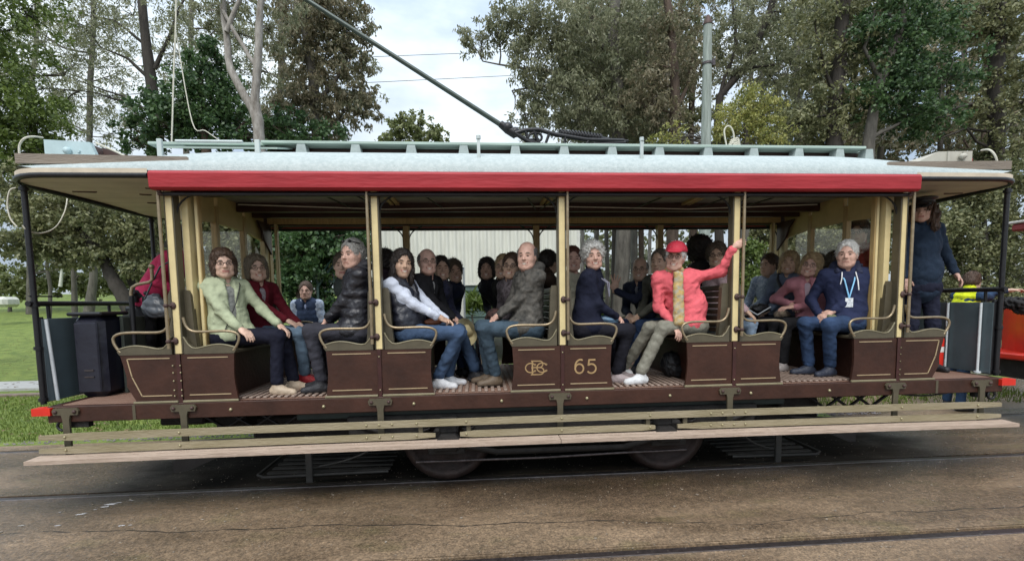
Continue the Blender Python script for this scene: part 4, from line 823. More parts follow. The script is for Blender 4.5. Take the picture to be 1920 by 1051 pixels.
for i, x in enumerate(PX):
    bench(x, -1, edge=(i == 0)); bench(x, 1, edge=(i == 4))
    g = -1 if i < 2 else 1
    for near in (True, False):
        yo, yi = (-.016, .07) if near else (W + .016, W - .07); a, b = sorted((yo, yi)); yf = yo
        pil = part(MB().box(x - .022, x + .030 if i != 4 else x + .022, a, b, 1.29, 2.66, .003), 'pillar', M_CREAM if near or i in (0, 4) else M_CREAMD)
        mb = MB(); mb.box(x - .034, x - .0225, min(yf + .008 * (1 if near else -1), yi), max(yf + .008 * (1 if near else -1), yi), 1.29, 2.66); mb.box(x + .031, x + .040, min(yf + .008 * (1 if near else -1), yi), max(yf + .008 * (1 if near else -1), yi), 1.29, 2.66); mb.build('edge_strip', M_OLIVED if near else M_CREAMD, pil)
        q = -.05 if near else W + .05
        gx = x + g * .048
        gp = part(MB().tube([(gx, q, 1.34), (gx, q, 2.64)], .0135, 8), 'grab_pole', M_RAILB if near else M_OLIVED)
        for z in (1.40, 1.70):
            mb = MB(); mb.tube([(x + g * .012, q * .4 + (W * .6 if not near else 0), z), (gx, q, z)], .012, 6); mb.ball((x + g * .012, -.02 if near else W + .02, z), .026, 8, (1, .5, 1.25)); mb.ball((gx, q, z), .021, 8); mb.build('pole_bracket', M_RUST, gp)
        mb = MB(); sgn = -1 if near else 1; yy = (-.022, -.0165) if near else (W + .0165, W + .022); mb.box(x - .017, x + .017, min(yy), max(yy), .86, 1.287, .002); st_ = part(mb, 'iron_strap', mat('dark_red_iron', (.045, .014, .012), .4, .1, .3, 9))
        if near:
            for z in (.93, 1.225) if 0 < i < 4 else (.93, .98, 1.06, 1.13, 1.19):
                for dx in ((0,) if 0 < i < 4 else (-.03 * (1 if i == 0 else -1) - .015, .015)):
                    mb = MB(); mb.ball((x + dx, -.024, z), .0075, 6); mb.build('rivet', MATS['bolt_head'], st_)
        # ceiling bracket arms
        for s_ in (-1, 1):
            if (i == 0 and s_ < 0) or (i == 4 and s_ > 0): continue
            mb = MB(); y = .04 if near else W - .04; mb.tube(bez((x + s_ * .03, y, 2.46), (x + s_ * .04, y, 2.56), (x + s_ * .10, y, 2.61), (x + s_ * .2, y, 2.64), 6), .008, 5); part(mb, 'corner_bracket', M_BLACK)
# gilt monogram (a B with two interlaced Cs) and fleet number on the middle panels
def flat_text(s, px_, z, h, name):
    cu = bpy.data.curves.new(name, 'FONT'); cu.body = s; cu.size = h; cu.extrude = .0015; cu.align_x = 'CENTER'; cu.space_character = 1.12
    o = bpy.data.objects.new(name, cu); link(o); bpy.context.view_layer.update()
    me = bpy.data.meshes.new_from_object(o.evaluated_get(bpy.context.evaluated_depsgraph_get())); bpy.data.objects.remove(o)
    me.materials.clear(); me.materials.append(M_GOLD); o = bpy.data.objects.new(name, me); link(o); own(o, TR)
    o.location = (px_, -.0145, z); o.rotation_euler = (pi / 2, 0, 0); return o
def stroke(mb, pts, wd, y=-.0145):
    pts = [np.asarray(p, float) for p in pts]; L1 = []; L2 = []
    for i, p in enumerate(pts):
        d = pts[min(i + 1, len(pts) - 1)] - pts[max(i - 1, 0)]; d /= np.linalg.norm(d) + 1e-9; nn = np.array([-d[1], d[0]]) * wd / 2
        L1.append((p[0] + nn[0], y, p[1] + nn[1])); L2.append((p[0] - nn[0], y, p[1] - nn[1]))
    n = len(pts); mb.add(L1 + L2, [(i, i + 1, n + i + 1, n + i) for i in range(n - 1)])
def arc(cx, cz, rx, rz, a0, a1, n=18): return [(cx + rx * cos(radians(a0 + (a1 - a0) * i / n)), cz + rz * sin(radians(a0 + (a1 - a0) * i / n))) for i in range(n + 1)]
# number 65 drawn as rounded strokes
mb = MB(); z0 = 1.03; h = .128; wd = .0155; cx = .155
six = arc(cx, z0 + .042, .038, .042, 0, 360, 24); stroke(mb, six, wd)
stroke(mb, [(cx + .030, z0 + .116)] + arc(cx + .012, z0 + .062, .050, .062, 80, 186, 14), wd, -.0148)
cx = .268; stroke(mb, [(cx + .036, z0 + .120), (cx - .026, z0 + .120)], wd); stroke(mb, [(cx - .022, z0 + .124), (cx - .030, z0 + .066)], wd, -.0148)
stroke(mb, [(cx - .030, z0 + .068)] + arc(cx - .002, z0 + .040, .042, .042, 125, -145, 22), wd, -.0151)
part(mb, 'fleet_number', M_GOLD)
mb = MB(); cx = -.245; zc = 1.09; wd = .011
stroke(mb, [(cx - .042, zc + .062), (cx + .035, zc + .060)] + arc(cx + .035, zc + .032, .030, .029, 90, -90, 10) + [(cx + .035, zc + .002), (cx - .040, zc + .002)], wd)
stroke(mb, [(cx + .035, zc + .002)] + arc(cx + .038, zc - .030, .036, .032, 90, -90, 12) + [(cx - .045, zc - .062)], wd, -.0148); stroke(mb, [(cx - .030, zc + .062), (cx - .030, zc - .062)], wd + .003, -.0151)
stroke(mb, arc(cx - .045, zc, .048, .042, 40, 320, 20), wd, -.0154); stroke(mb, arc(cx + .058, zc, .048, .042, 42, 318, 20), wd, -.0157)
for a in (cx - .006, cx + .096):
    for s_ in (-1, 1): stroke(mb, arc(a, zc + s_ * .028, .007, .007, 0, 360, 8), .006, -.016)
part(mb, 'gilt_monogram', M_GOLD)
# --- cant rails, blind rolls, red letter board
for near in (True, False):
    y = 0 if near else W; s_ = -1 if near else 1
    part(MB().box(PX[0] - .03, PX[4] + .03, min(y - s_ * .10, y - s_ * .02), max(y - s_ * .10, y - s_ * .02), 2.645, 2.79, .004), 'cant_rail', M_CEILB)
    part(MB().box(PX[0] + .05, PX[4] - .05, min(y - s_ * .125, y - s_ * .101), max(y - s_ * .125, y - s_ * .101), 2.66, 2.74, .004), 'inner_moulding', M_CREAMD)
    mb = MB(); mb.tube([(-3.33, y + s_ * .045, 2.617), (3.27, y + s_ * .045, 2.617)], .017, 10); part(mb, 'blind_roller', M_BLACK)
    part(MB().tube([(-3.3, y + s_ * .05, 2.70), (3.24, y + s_ * .05, 2.70)], .050, 12), 'rolled_blind', mat('dark_canvas', (.028, .012, .012), .6, 0, .3, 12, .3))
    mb = MB(); pr = [(.10, 2.64), (.125, 2.655), (.13, 2.765), (.115, 2.787), (.06, 2.787), (.06, 2.64)]
    mb.prism([(y + s_ * a, b) for a, b in pr], 'x', -3.375, 3.295); part(mb, 'letter_board', M_RED)
    for xx_ in (-3.335, 3.262):
        mb = MB(); mb.ball((xx_, y + s_ * .07, 2.632), .018, 8); mb.ball((xx_, y + s_ * .05, 2.612), .026, 8, (1, 1, .5)); part(mb, 'roller_end', M_RUST)
# --- roof: canvas arch over the saloon, canopies lower and flatter at the ends
def roof_z(y, x):
    u = (y - .9) / 1.0; e = sqrt(max(0, 1 - u * u)); c = .345
    d = max(0, x - 2.7) / 1.9 if x > 0 else max(0, -2.9 - x) / 1.7
    return 2.792 + c * e * (1 - .72 * min(1, d)**1.3)
def canopy_half(x):     # plan: rounded corners at each end
    xe = 4.50 if x > 0 else 4.62; r_ = .42; d = xe - abs(x)
    if d >= r_: return 1.0
    return 1.0 - r_ + sqrt(max(0, r_ * r_ - (r_ - d)**2))
X_ = [-4.62 + .42 * (1 - cos(pi / 2 * k / 8)) for k in range(8)] + list(np.linspace(-4.2, 4.08, 42)) + [4.50 - .42 * (1 - cos(pi / 2 * k / 8)) for k in range(7, -1, -1)]
ny = 26; V = []; V2 = []
for x in X_:
    hw = max(.02, canopy_half(x))
    for j in range(ny + 1):
        a = -pi / 2 + pi * j / ny; y = .9 + hw * sin(a); V.append((x, y, roof_z(.9 + (y - .9), x))); V2.append((x, y, 2.788 if abs(x) < 3.3 else 2.772))
n = ny + 1; F = [(i * n + j, i * n + j + 1, (i + 1) * n + j + 1, (i + 1) * n + j) for i in range(len(X_) - 1) for j in range(ny)]
mb = MB(); mb.add(V, F, True); part(mb, 'roof', M_ROOF)
mb = MB(); mb.add(V2, [f[::-1] for f in F], False); part(mb, 'roof_underside', mat('dark_roof_board', (.16, .13, .10), .7))
# canopy soffits, planked, and edge trims
for s_, xa, xb in ((-1, -4.585, -3.30), (1, 4.465, 3.25)):
    X2 = [x for x in X_ if (x <= xb if s_ < 0 else x >= xb) and abs(x) < abs(xa)] ; X2 = [xa] + X2 + [xb] if s_ < 0 else [xb] + X2 + [xa]
    nb = 9
    for k in range(nb):
        mb = MB(); ya, yb = -.07 + k * (1.94 / nb), -.07 + (k + 1) * (1.94 / nb) - .005; V = []
        for x in X2:
            hw = max(.02, canopy_half(x) - .03); y0, y1 = max(ya, .9 - hw), min(yb, .9 + hw)
            if y1 < y0: y0 = y1 = (max(min((ya + yb) / 2, .9 + hw), .9 - hw))
            for y in (y0, y1): u = (y - .9); V.append((x, y, 2.735 + .035 * (1 - u * u)))
        m_ = len(X2); mb.add(V, [(2 * i, 2 * i + 2, 2 * i + 3, 2 * i + 1) for i in range(m_ - 1)]); part(mb, 'soffit_board', M_SOFF)
    for k, (x, y, L_) in enumerate([(.25, .35, .16), (.55, .62, .10), (.95, .5, .2), (.75, 1.0, .09), (.4, 1.25, .12), (.15, .8, .08)]):
        X0 = xb + s_ * x; mb = MB(); mb.prism([(X0, y), (X0 + s_ * L_, y - .02), (X0 + s_ * L_, y - .008), (X0 + s_ * .03, y + .018)], 'z', 2.725 + .035 * (1 - (y - .9)**2), 2.735 + .035 * (1 - (y - .9)**2)); part(mb, 'paint_flake', M_SOFFD, )
    mb = MB(); mb.box(xb + s_ * .20 - .05, xb + s_ * .20 + .05, .5, .62, 2.71, 2.745, .01); mb.tube([(xb + s_ * .2, .56, 2.71), (xb + s_ * .2, .56, 2.66)], .008, 6); part(mb, 'ceiling_lamp_base', M_RED)
    # edge: cream cornice over a black iron rim following the plan
    xs_ = [x for x in X_ if (x <= -3.30 if s_ < 0 else x >= 3.25)]
    ring = [(x, .9 - max(.0, canopy_half(x))) for x in xs_]; far_ = [(x, .9 + max(.0, canopy_half(x))) for x in xs_]
    path = (ring[::-1] + far_) if s_ < 0 else (ring + far_[::-1])
    mb = MB(); mb.tube([(x, y, 2.752) for x, y in path], .021, 8); part(mb, 'canopy_rim', M_BLACK)
    mb = MB(); V = [(x + (x - xb) * .004, .9 + (y - .9) * 1.006, z) for z in (2.766, 2.806) for x, y in path]; k = len(path); mb.add(V, [(i, i + 1, k + i + 1, k + i) for i in range(k - 1)], True); part(mb, 'canopy_cornice', mat('pale_cornice', (.55, .47, .36), .6, 0, .15, 4, .2))
    for y, sy in ((-.045, -1), (W + .045, 1)):
        xe = -4.42 if s_ < 0 else 4.27; xi = -3.07 if s_ < 0 else 3.0
        mb = MB(); mb.prism([(xe, 2.855), (xe, 2.932), (xi - .04 * (-s_), 2.915), (xi, 2.842)], 'y', y - .011, y + .011); part(mb, 'gutter_board', M_GUT)
    xe = -4.53 if s_ < 0 else 4.41; part(MB().box(xe - .01, xe + .01, .30, 1.5, 2.84, 2.93), 'gutter_board', M_GUT)
    for y in (.15, W - .15):
        mb = MB(); px_ = -4.58 if s_ < 0 else 4.50; px_ = px_ + (0 if s_ > 0 else .02); mb.tube([(px_, y, .86), (px_, y, 2.73)], .022, 10)
        for z in (.9, 1.35, 1.72, 2.70): mb.tube([(px_, y, z - .014), (px_, y, z + .014)], .033, 10)
        part(mb, 'canopy_post', M_BLACK)
    # handrail across the end, apron panels, controller, brake
    px_ = -4.57 if s_ < 0 else 4.49
    mb = MB(); mb.tube([(px_, .10, 1.735), (px_, 1.7, 1.735)], .024, 8); mb.tube([(px_ - .0, .12, 1.80), (px_ + .0, .42, 1.80)], .008, 6) if s_ < 0 else None; part(mb, 'hand_rail', M_BLACK)
    for y in (.28, .95, 1.5): part(MB().tube([(px_, y, 1.6), (px_, y, 1.735)], .014, 6), 'rail_stanchion', M_BLACK)
    for y0, y1 in ((.17, .60), (.605, 1.20), (1.205, 1.63)):
        part(MB().box(px_ - .012 - s_ * .02, px_ + .012 - s_ * .02, y0, y1, .875, 1.605, .004), 'apron_panel', M_SLATE)
    part(MB().box(px_ - .03, px_ + .03, .165, .20, .875, 1.62, .005), 'apron_edge', M_BLACK)
    if s_ > 0:
        for y in (.27, .60): part(MB().tube([(px_ - .055, y, .875), (px_ - .055, y, 1.60)], .012, 8), 'white_stay', M_WROD)
        part(MB().tube([(px_ - .055, .27, .872), (px_ - .055, .27, .89)], .03, 8), 'white_stay', M_WROD)
    else:
        part(MB().tube([(px_ + .05, .24, .875), (px_ + .045, .20, 1.60)], .014, 8), 'white_stay', M_WROD)
        part(MB().box(px_ + .008, px_ + .012, .36, .38, 1.05, 1.32), 'latch', M_RAIL)
    cy = .95 if s_ > 0 else 1.0; cxx = px_ - s_ * .30
    mb = MB(); mb.tube([(cxx, cy, .875), (cxx, cy, 1.66)], .13, 14); mb.box(cxx - .14, cxx + .14, cy - .08, cy + .08, 1.62, 1.70, .02); part(mb, 'controller', M_BLACK)
    mb = MB(); mb.tube([(cxx, cy, 1.70), (cxx, cy, 1.80)], .03, 8); mb.ball((cxx, cy, 1.80), .045, 8, (1, 1, .6)); part(mb, 'controller_knob', M_BLACK)
    bx_ = (-4.02, .5) if s_ < 0 else (4.33, .72)
    mb = MB(); mb.tube([(bx_[0], bx_[1], .88), (bx_[0], bx_[1], 1.80)], .022, 8); part(mb, 'brake_column', M_BLACK if s_ < 0 else M_REDB)
    if s_ < 0:
        mb = MB(); mb.tube([(bx_[0], .5, 1.66), (bx_[0], .5, 1.83), (bx_[0] + .015, .5, 1.88), (bx_[0] + .06, .5, 1.905), (bx_[0] + .17, .5, 1.925), (bx_[0] + .20, .5, 1.95), (bx_[0] + .20, .5, 2.06)], .015, 8); mb.ball((bx_[0] + .2, .5, 2.07), .026, 8); part(mb, 'brake_handle', M_RAILB)
        for dx in (-.25, -.14):
            mb = MB(); mb.tube([(cxx + dx + .35, .75, 1.74), (cxx + dx + .35, .75, 1.80)], .035, 8); mb.ball((cxx + dx + .35, .75, 1.83), .022, 8); part(mb, 'valve_knob', M_BLACK)
    else:
        mb = MB(); mb.tube([(bx_[0], bx_[1], 1.76), (bx_[0], bx_[1], 1.86)], .028, 10); mb.tube(bez((bx_[0], bx_[1], 1.86), (bx_[0], bx_[1], 1.93), (bx_[0] - .06, bx_[1], 1.95), (bx_[0] - .07, bx_[1], 1.88), 6), .014, 6); part(mb, 'brake_handle', M_BRASS)
# --- ceiling
for k in range(14):
    y0 = .11 + k * (W - .22) / 14; part(MB().box(PX[0] + .02, PX[4] - .02, y0, y0 + (W - .22) / 14 - .004, 2.775, 2.787), 'ceiling_board', M_CEIL)
for y, z in ((.42, 2.70), (1.05, 2.68), (1.38, 2.68)): part(MB().box(PX[0] + .03, PX[4] - .03, y - .03, y + .03, z, 2.774, .004), 'ceiling_beam', M_CEILB)
part(MB().box(PX[0] + .03, PX[4] - .03, 1.41, 1.43, 2.69, 2.71), 'light_strip', M_LBLUE)
for i in range(1, 4):
    for dx in (-.03, .03): part(MB().box(PX[i] + dx - .02, PX[i] + dx + .02, .11, W - .11, 2.745, 2.773, .003), 'roof_rib', M_CREAMD)
for x in (-1.35, -.35, .2, 1.25, 1.95, 2.45, -2.3):
    d = .55 if x < 0 else -.55; part(MB().tube([(x, .15, 2.74), (x + d * .5, 1.1, 2.70)], .0085, 5), 'tie_rod', M_BLACK)
part(MB().tube([(-3.2, .9, 2.73), (-1.7, .9, 2.68), (0, .9, 2.71), (1.6, .9, 2.68), (3.1, .9, 2.73)], .006, 5), 'bell_cord', M_ROPE)
part(MB().box(.95, 1.25, .25, .38, 2.735, 2.772, .008), 'ceiling_plate', M_BLACK)
# --- glazed bulkheads at both ends
for s_, x in ((-1, PX[0]), (1, PX[4])):
    xi = x - s_ * .0
    ys_ = [.13, .66, 1.19, 1.68]
    for k, y in enumerate(ys_):
        wd = .030 if 0 < k < 3 else .05
        part(MB().box(xi - .028 + (s_ * -.07 if k in (0,) else 0), xi + .028 + (s_ * -.07 if k in (0,) else 0), y - wd, y + wd - .002, 1.30, 2.66, .004), 'bulkhead_post', M_CREAM if k in (0, 3) else M_CREAMD)
        if k in (0, 3):
            part(MB().box(xi - .012 - s_ * .14, xi + .012 - s_ * .14, y - .01, y + .05, 1.32, 2.66, .003), 'door_post', M_CREAM)
            part(MB().box(xi - .012 - s_ * .155, xi + .002 - s_ * .155 , y - .005, y + .045, 1.32, 2.66, .003), 'door_post', M_CREAMD)
    for k in range(3):
        ya, yb = ys_[k] + .032, ys_[k + 1] - .032
        top = 2.50
        part(MB().prism([(ya, top - (.05 if k == 0 else 0)), (yb, top - (.05 if k == 2 else 0)), (yb, 2.775), (ya, 2.775)], 'x', xi - .02, xi + .02), 'bulkhead_header', M_CREAM if k == 3 else mat('buff_board', (.50, .38, .17), .5, 0, .12, 6))
        part(MB().box(xi - .02, xi + .02, ya, yb, 1.30, 1.84, .004), 'bulkhead_panel', M_OLIVED)
        part(MB().box(xi - .003, xi + .003, ya - .01, yb + .01, 1.845, top + .02), 'window_pane', glassmat())
    mb = MB(); y = W - .25; mb.prism([(y, 2.45), (y + .17, 2.30), (y + .17, 2.66), (y - .15, 2.66), (y - .05, 2.56)], 'x', xi - s_ * .06 - .012, xi - s_ * .06 + .012); part(mb, 'curved_bracket', M_CEILB)
# --- roof furniture: walkway boards, chocks, stanchions, boxes
for y, xa, xb in ((.56, -3.78, -2.70), (.50, -2.74, 3.26), (.62, -2.74, 3.30), (1.18, -2.74, 3.30), (1.30, -2.74, 3.26)):
    part(MB().box(xa, xb, y - .055, y + .055, 3.196, 3.222, .004), 'roof_walk_board', M_WALK)
for y in (.60, 1.20): part(MB().box(-2.72, 3.28, y - .02, y + .02, 3.125, 3.193, .003), 'walk_shadow_strip', M_CEILB)  # dark strips added to draw the shadow below the walk boards
for x in [-2.38, -1.88, -1.36, -.86, -.36, .12, .60, 1.08, 1.58, 2.06, 2.54, 2.98, 3.30]:
    for y in (.50, 1.30): part(MB().prism([(x - .055, roof_z(y, x) - .02), (x + .055, roof_z(y, x) - .02), (x + .036, 3.195), (x - .036, 3.195)], 'y', y - .05, y + .05), 'walk_chock', mat('pale_chock', (.33, .385, .375), .6, 0, .15, 9, .2))
# sloping side board on legs at the left
mb = MB(); V = [(-3.45, .22, 3.115), (-2.56, .22, 3.12), (-2.40, .56, 3.19), (-3.30, .56, 3.19)]; mb.prism([(.22, 3.07), (.22, 3.085), (.56, 3.19), (.56, 3.175)], 'x', -3.48, -2.50); part(mb, 'folding_route_board', M_WALK)
for x in (-3.42, -2.62): part(MB().box(x - .02, x + .02, .10, .125, roof_z(.11, x) - .02, 3.11, .003), 'board_leg', mat('pale_steel', (.5, .56, .55), .5, .2, .1, 9))
part(MB().tube([(-3.30, .13, 3.10), (-2.75, .13, 3.10)], .013, 6), 'pole_hook_bar', MATS['pale_steel'])
for x in (-.72, .735):
    mb = MB(); mb.box(x - .014, x + .014, .0, .022, 2.86, 3.10, .002); mb.box(x - .11, x + .11, -.03, .03, 2.855, 2.872, .002); mb.tube([(x, .011, 3.10), (x, .011, 3.13)], .02, 8); part(mb, 'roof_stanchion', MATS['pale_steel'])
# destination boxes
mb = MB(); mb.prism([(-4.74, 2.90), (-4.30, 2.90), (-4.30, 3.13), (-4.34, 3.235), (-4.74, 3.255)], 'y', .58, .62); d1 = part(mb, 'destination_box', M_LBLUE, label='pale blue destination box on the left canopy')
mb = MB(); mb.prism([(-4.73, 2.90), (-4.31, 2.90), (-4.31, 3.13), (-4.35, 3.225), (-4.73, 3.245)], 'y', .621, 1.2); mb.prism([(-4.30, 2.92), (-4.32, 3.225), (-4.02, 3.13), (-3.9, 3.0)], 'y', .70, 1.15); mb.build('box_casing', mat('dark_box_side', (.05, .025, .02), .6), d1)
mb = MB(); mb.ball((-4.53, .565, 3.15), .035, 8); mb.tube([(-4.44, .57, 3.15), (-4.44, .60, 3.15)], .015, 6); mb.build('box_lamp', M_LBLUE, d1)
M_BOXR = mat('stone_grey_paint', (.42, .40, .34), .6, 0, .1, 5, .1)
mb = MB(); mb.prism([(3.72, 2.98), (4.22, 3.225), (4.62, 3.235), (4.62, 2.90), (3.85, 2.90)], 'y', .6, 1.2); d2 = part(mb, 'destination_box', M_BOXR, label='stone grey wedge-shaped destination box on the right canopy')
mb = MB(); mb.box(4.32, 4.345, .585, .60, 2.95, 3.225); mb.box(4.50, 4.53, .585, .60, 2.95, 3.225); mb.ball((4.48, .57, 3.17), .03, 8, (1.4, 1, 1)); mb.build('box_rib', M_BOXR, d2)
mb = MB(); mb.box(4.60, 4.66, .62, .8, 3.0, 3.17, .01); mb.build('red_lens', M_RED, d2)
# ropes and loops
def A3(px_, py_, Y): return tuple(at(px_, py_, Y))
def rope(name, pts, r_=.011, m=M_ROPE): 
    P_ = [np.asarray(p, float) for p in pts]; out_ = []
    for i in range(len(P_) - 1):
        p0 = P_[max(i - 1, 0)]; p1 = P_[i]; p2 = P_[i + 1]; p3 = P_[min(i + 2, len(P_) - 1)]
        for k in range(5):
            t = k / 5; out_.append(.5 * ((2 * p1) + (-p0 + p2) * t + (2 * p0 - 5 * p1 + 4 * p2 - p3) * t * t + (-p0 + 3 * p1 - 3 * p2 + p3) * t**3))
    out_.append(P_[-1]); mb = MB(); mb.tube(out_, r_, 6); return part(mb, name, m)
rope('cable_loop', [A3(38, 300, .3), A3(36, 275, .3), A3(45, 260, .3), A3(62, 256, .35), A3(80, 258, .5)], .008)
rope('cable', [A3(180, 268, .6), A3(212, 282, .6), A3(235, 293, .6)], .009)
rope('trolley_rope', [A3(322, 266, .9), A3(324, 200, .9), A3(326, 130, .92), A3(329, 60, .95), A3(332, -80, 1.0)], .007)
rope('trolley_rope', [A3(414, 265, .9), A3(385, 245, .9), A3(360, 228, .92), A3(330, 60, .98)], .005)
rope('cable_loop', [A3(30, 352, .12), A3(18, 358, .1), A3(14, 385, .1), A3(20, 410, .1), A3(32, 425, .1)], .006)
rope('cable_loop', [A3(127, 366, .9), A3(122, 395, .7), A3(105, 425, .5), A3(78, 437, .3), A3(52, 432, .15), A3(42, 422, .12)], .006)
rope('cable_loop', [A3(1871, 310, .4), A3(1866, 292, .4), A3(1855, 281, .45), A3(1840, 282, .6)], .010)
for i_, (a, b) in enumerate((((1360, 268), (1372, 240)), ((1372, 240), (1366, 262)))): pass
rope('coiled_wire', [A3(1362, 272, .8), A3(1358, 245, .8), A3(1366, 236, .8), A3(1374, 245, .8), A3(1376, 262, .8), A3(1370, 272, .8)], .008)
for k in range(4): rope('coiled_wire', [A3(1364 + 2 * k, 275 - 4 * k, .8), A3(1376 + 2 * k, 268 - 3 * k, .8), A3(1388 - k, 274 - 3 * k, .8), A3(1374, 278 - 2 * k, .8)], .008)
# --- trolley pole on its sprung base
tp = part(MB().tube([A3(945, 238, .9), A3(575, 0, .9), tuple(2 * at(575, 0, .9) - at(760, 119, .9)), tuple(at(575, 0, .9) * 2 - at(945, 238, .9))], [.026, .021, .019, .017], 10), 'trolley_pole', mat('pole_steel', (.045, .06, .052), .4, .4, .2, 12))
Y = .9; P = lambda a, b: at(a, b, .9)
mb = MB(); mb.tube([P(938, 232), P(952, 243), P(968, 252)], [.036, .045, .05], 10); mb.ball(P(952, 240), .06, 8); mb.ball(P(966, 248), .055, 8); part(mb, 'pole_socket', M_BLACK)
for dy in (-.09, .09):
    mb = MB(); up = [at(a, b, .9 + dy) for a, b in ((966, 250), (985, 244), (1010, 243), (1040, 252), (1100, 262), (1170, 264))]; lo = [at(a, b, .9 + dy) for a, b in ((966, 250), (985, 262), (1000, 271), (1020, 274), (1100, 272), (1172, 268))]
    mb.tube(up, .022, 6); mb.tube(lo, .022, 6)
    for a, b in (((985, 245), (992, 266)), ((1000, 244), (1012, 272)), ((1030, 250), (1022, 272)), ((1060, 256), (1058, 272)), ((1105, 262), (1098, 272))): mb.tube([at(*a, .9 + dy), at(*b, .9 + dy)], .017, 6)
    mb.tube([at(1003 + 13 * cos(t), 258 + 9 * sin(t), .9 + dy) for t in np.linspace(0, 2 * pi, 14)], .014, 5, False)
    part(mb, 'base_frame', M_BLACK)
for dy in (-.05, .05):
    mb = MB(); a = at(1050, 250, .9 + dy); b = at(1128, 259, .9 + dy); d = b - a; n_ = 70
    mb.tube([a, b], .032, 8)
    mb.tube([a + d * t + np.array([0, .042 * cos(t * 2 * pi * 14), .042 * sin(t * 2 * pi * 14)]) for t in np.linspace(0, 1, n_)], .010, 5); part(mb, 'tension_spring', M_BLACK)
    part(MB().tube([b, at(1160, 265, .9 + dy), at(1178, 264, .9 + dy)], [.02, .012, .012], 6), 'spring_rod', M_BLACK)
mb = MB(); mb.tube([(at(1000, 270, .9)[0], .9, 3.22), (at(1000, 270, .9)[0], .9, 3.40)], .07, 12); mb.box(-.45, .5, .72, 1.08, 3.222, 3.25, .006); part(mb, 'base_plate', M_BLACK)
rope('base_stay', [A3(1025, 276, .8), A3(1035, 282, .8), A3(1060, 279, .8), A3(1200, 281, .8)], .012, M_WALK)
# --- things carried on the platforms
def extinguisher(x, y, label):
    r_ = empty('fire_extinguisher', (x, y, FZ), label, 'fire extinguisher', 'fire extinguishers on the platforms')
    mb = MB(); mb.tube([(x, y, FZ + .01), (x, y, FZ + .03), (x, y, FZ + .34), (x, y, FZ + .38), (x, y, FZ + .41)], [.05, .058, .058, .045, .02], 14); mb.build('cylinder', M_REDB, r_)
    mb = MB(); mb.tube([(x, y, FZ + .20), (x, y, FZ + .26)], .0595, 14, False); mb.build('paper_label', mat('label_paper', (.6, .58, .55), .6), r_)
    mb = MB(); mb.box(x - .02, x + .05, y - .015, y + .015, FZ + .41, FZ + .45, .005); mb.tube(bez((x + .03, y, FZ + .43), (x + .12, y, FZ + .42), (x + .08, y, FZ + .25), (x + .065, y - .02, FZ + .12), 6), .009, 6); mb.build('valve', M_BLACK, r_)
extinguisher(4.24, .52, 'red fire extinguisher with pale label beside the right slate-blue apron')
extinguisher(-4.22, .80, 'red fire extinguisher half hidden behind the left end bench')
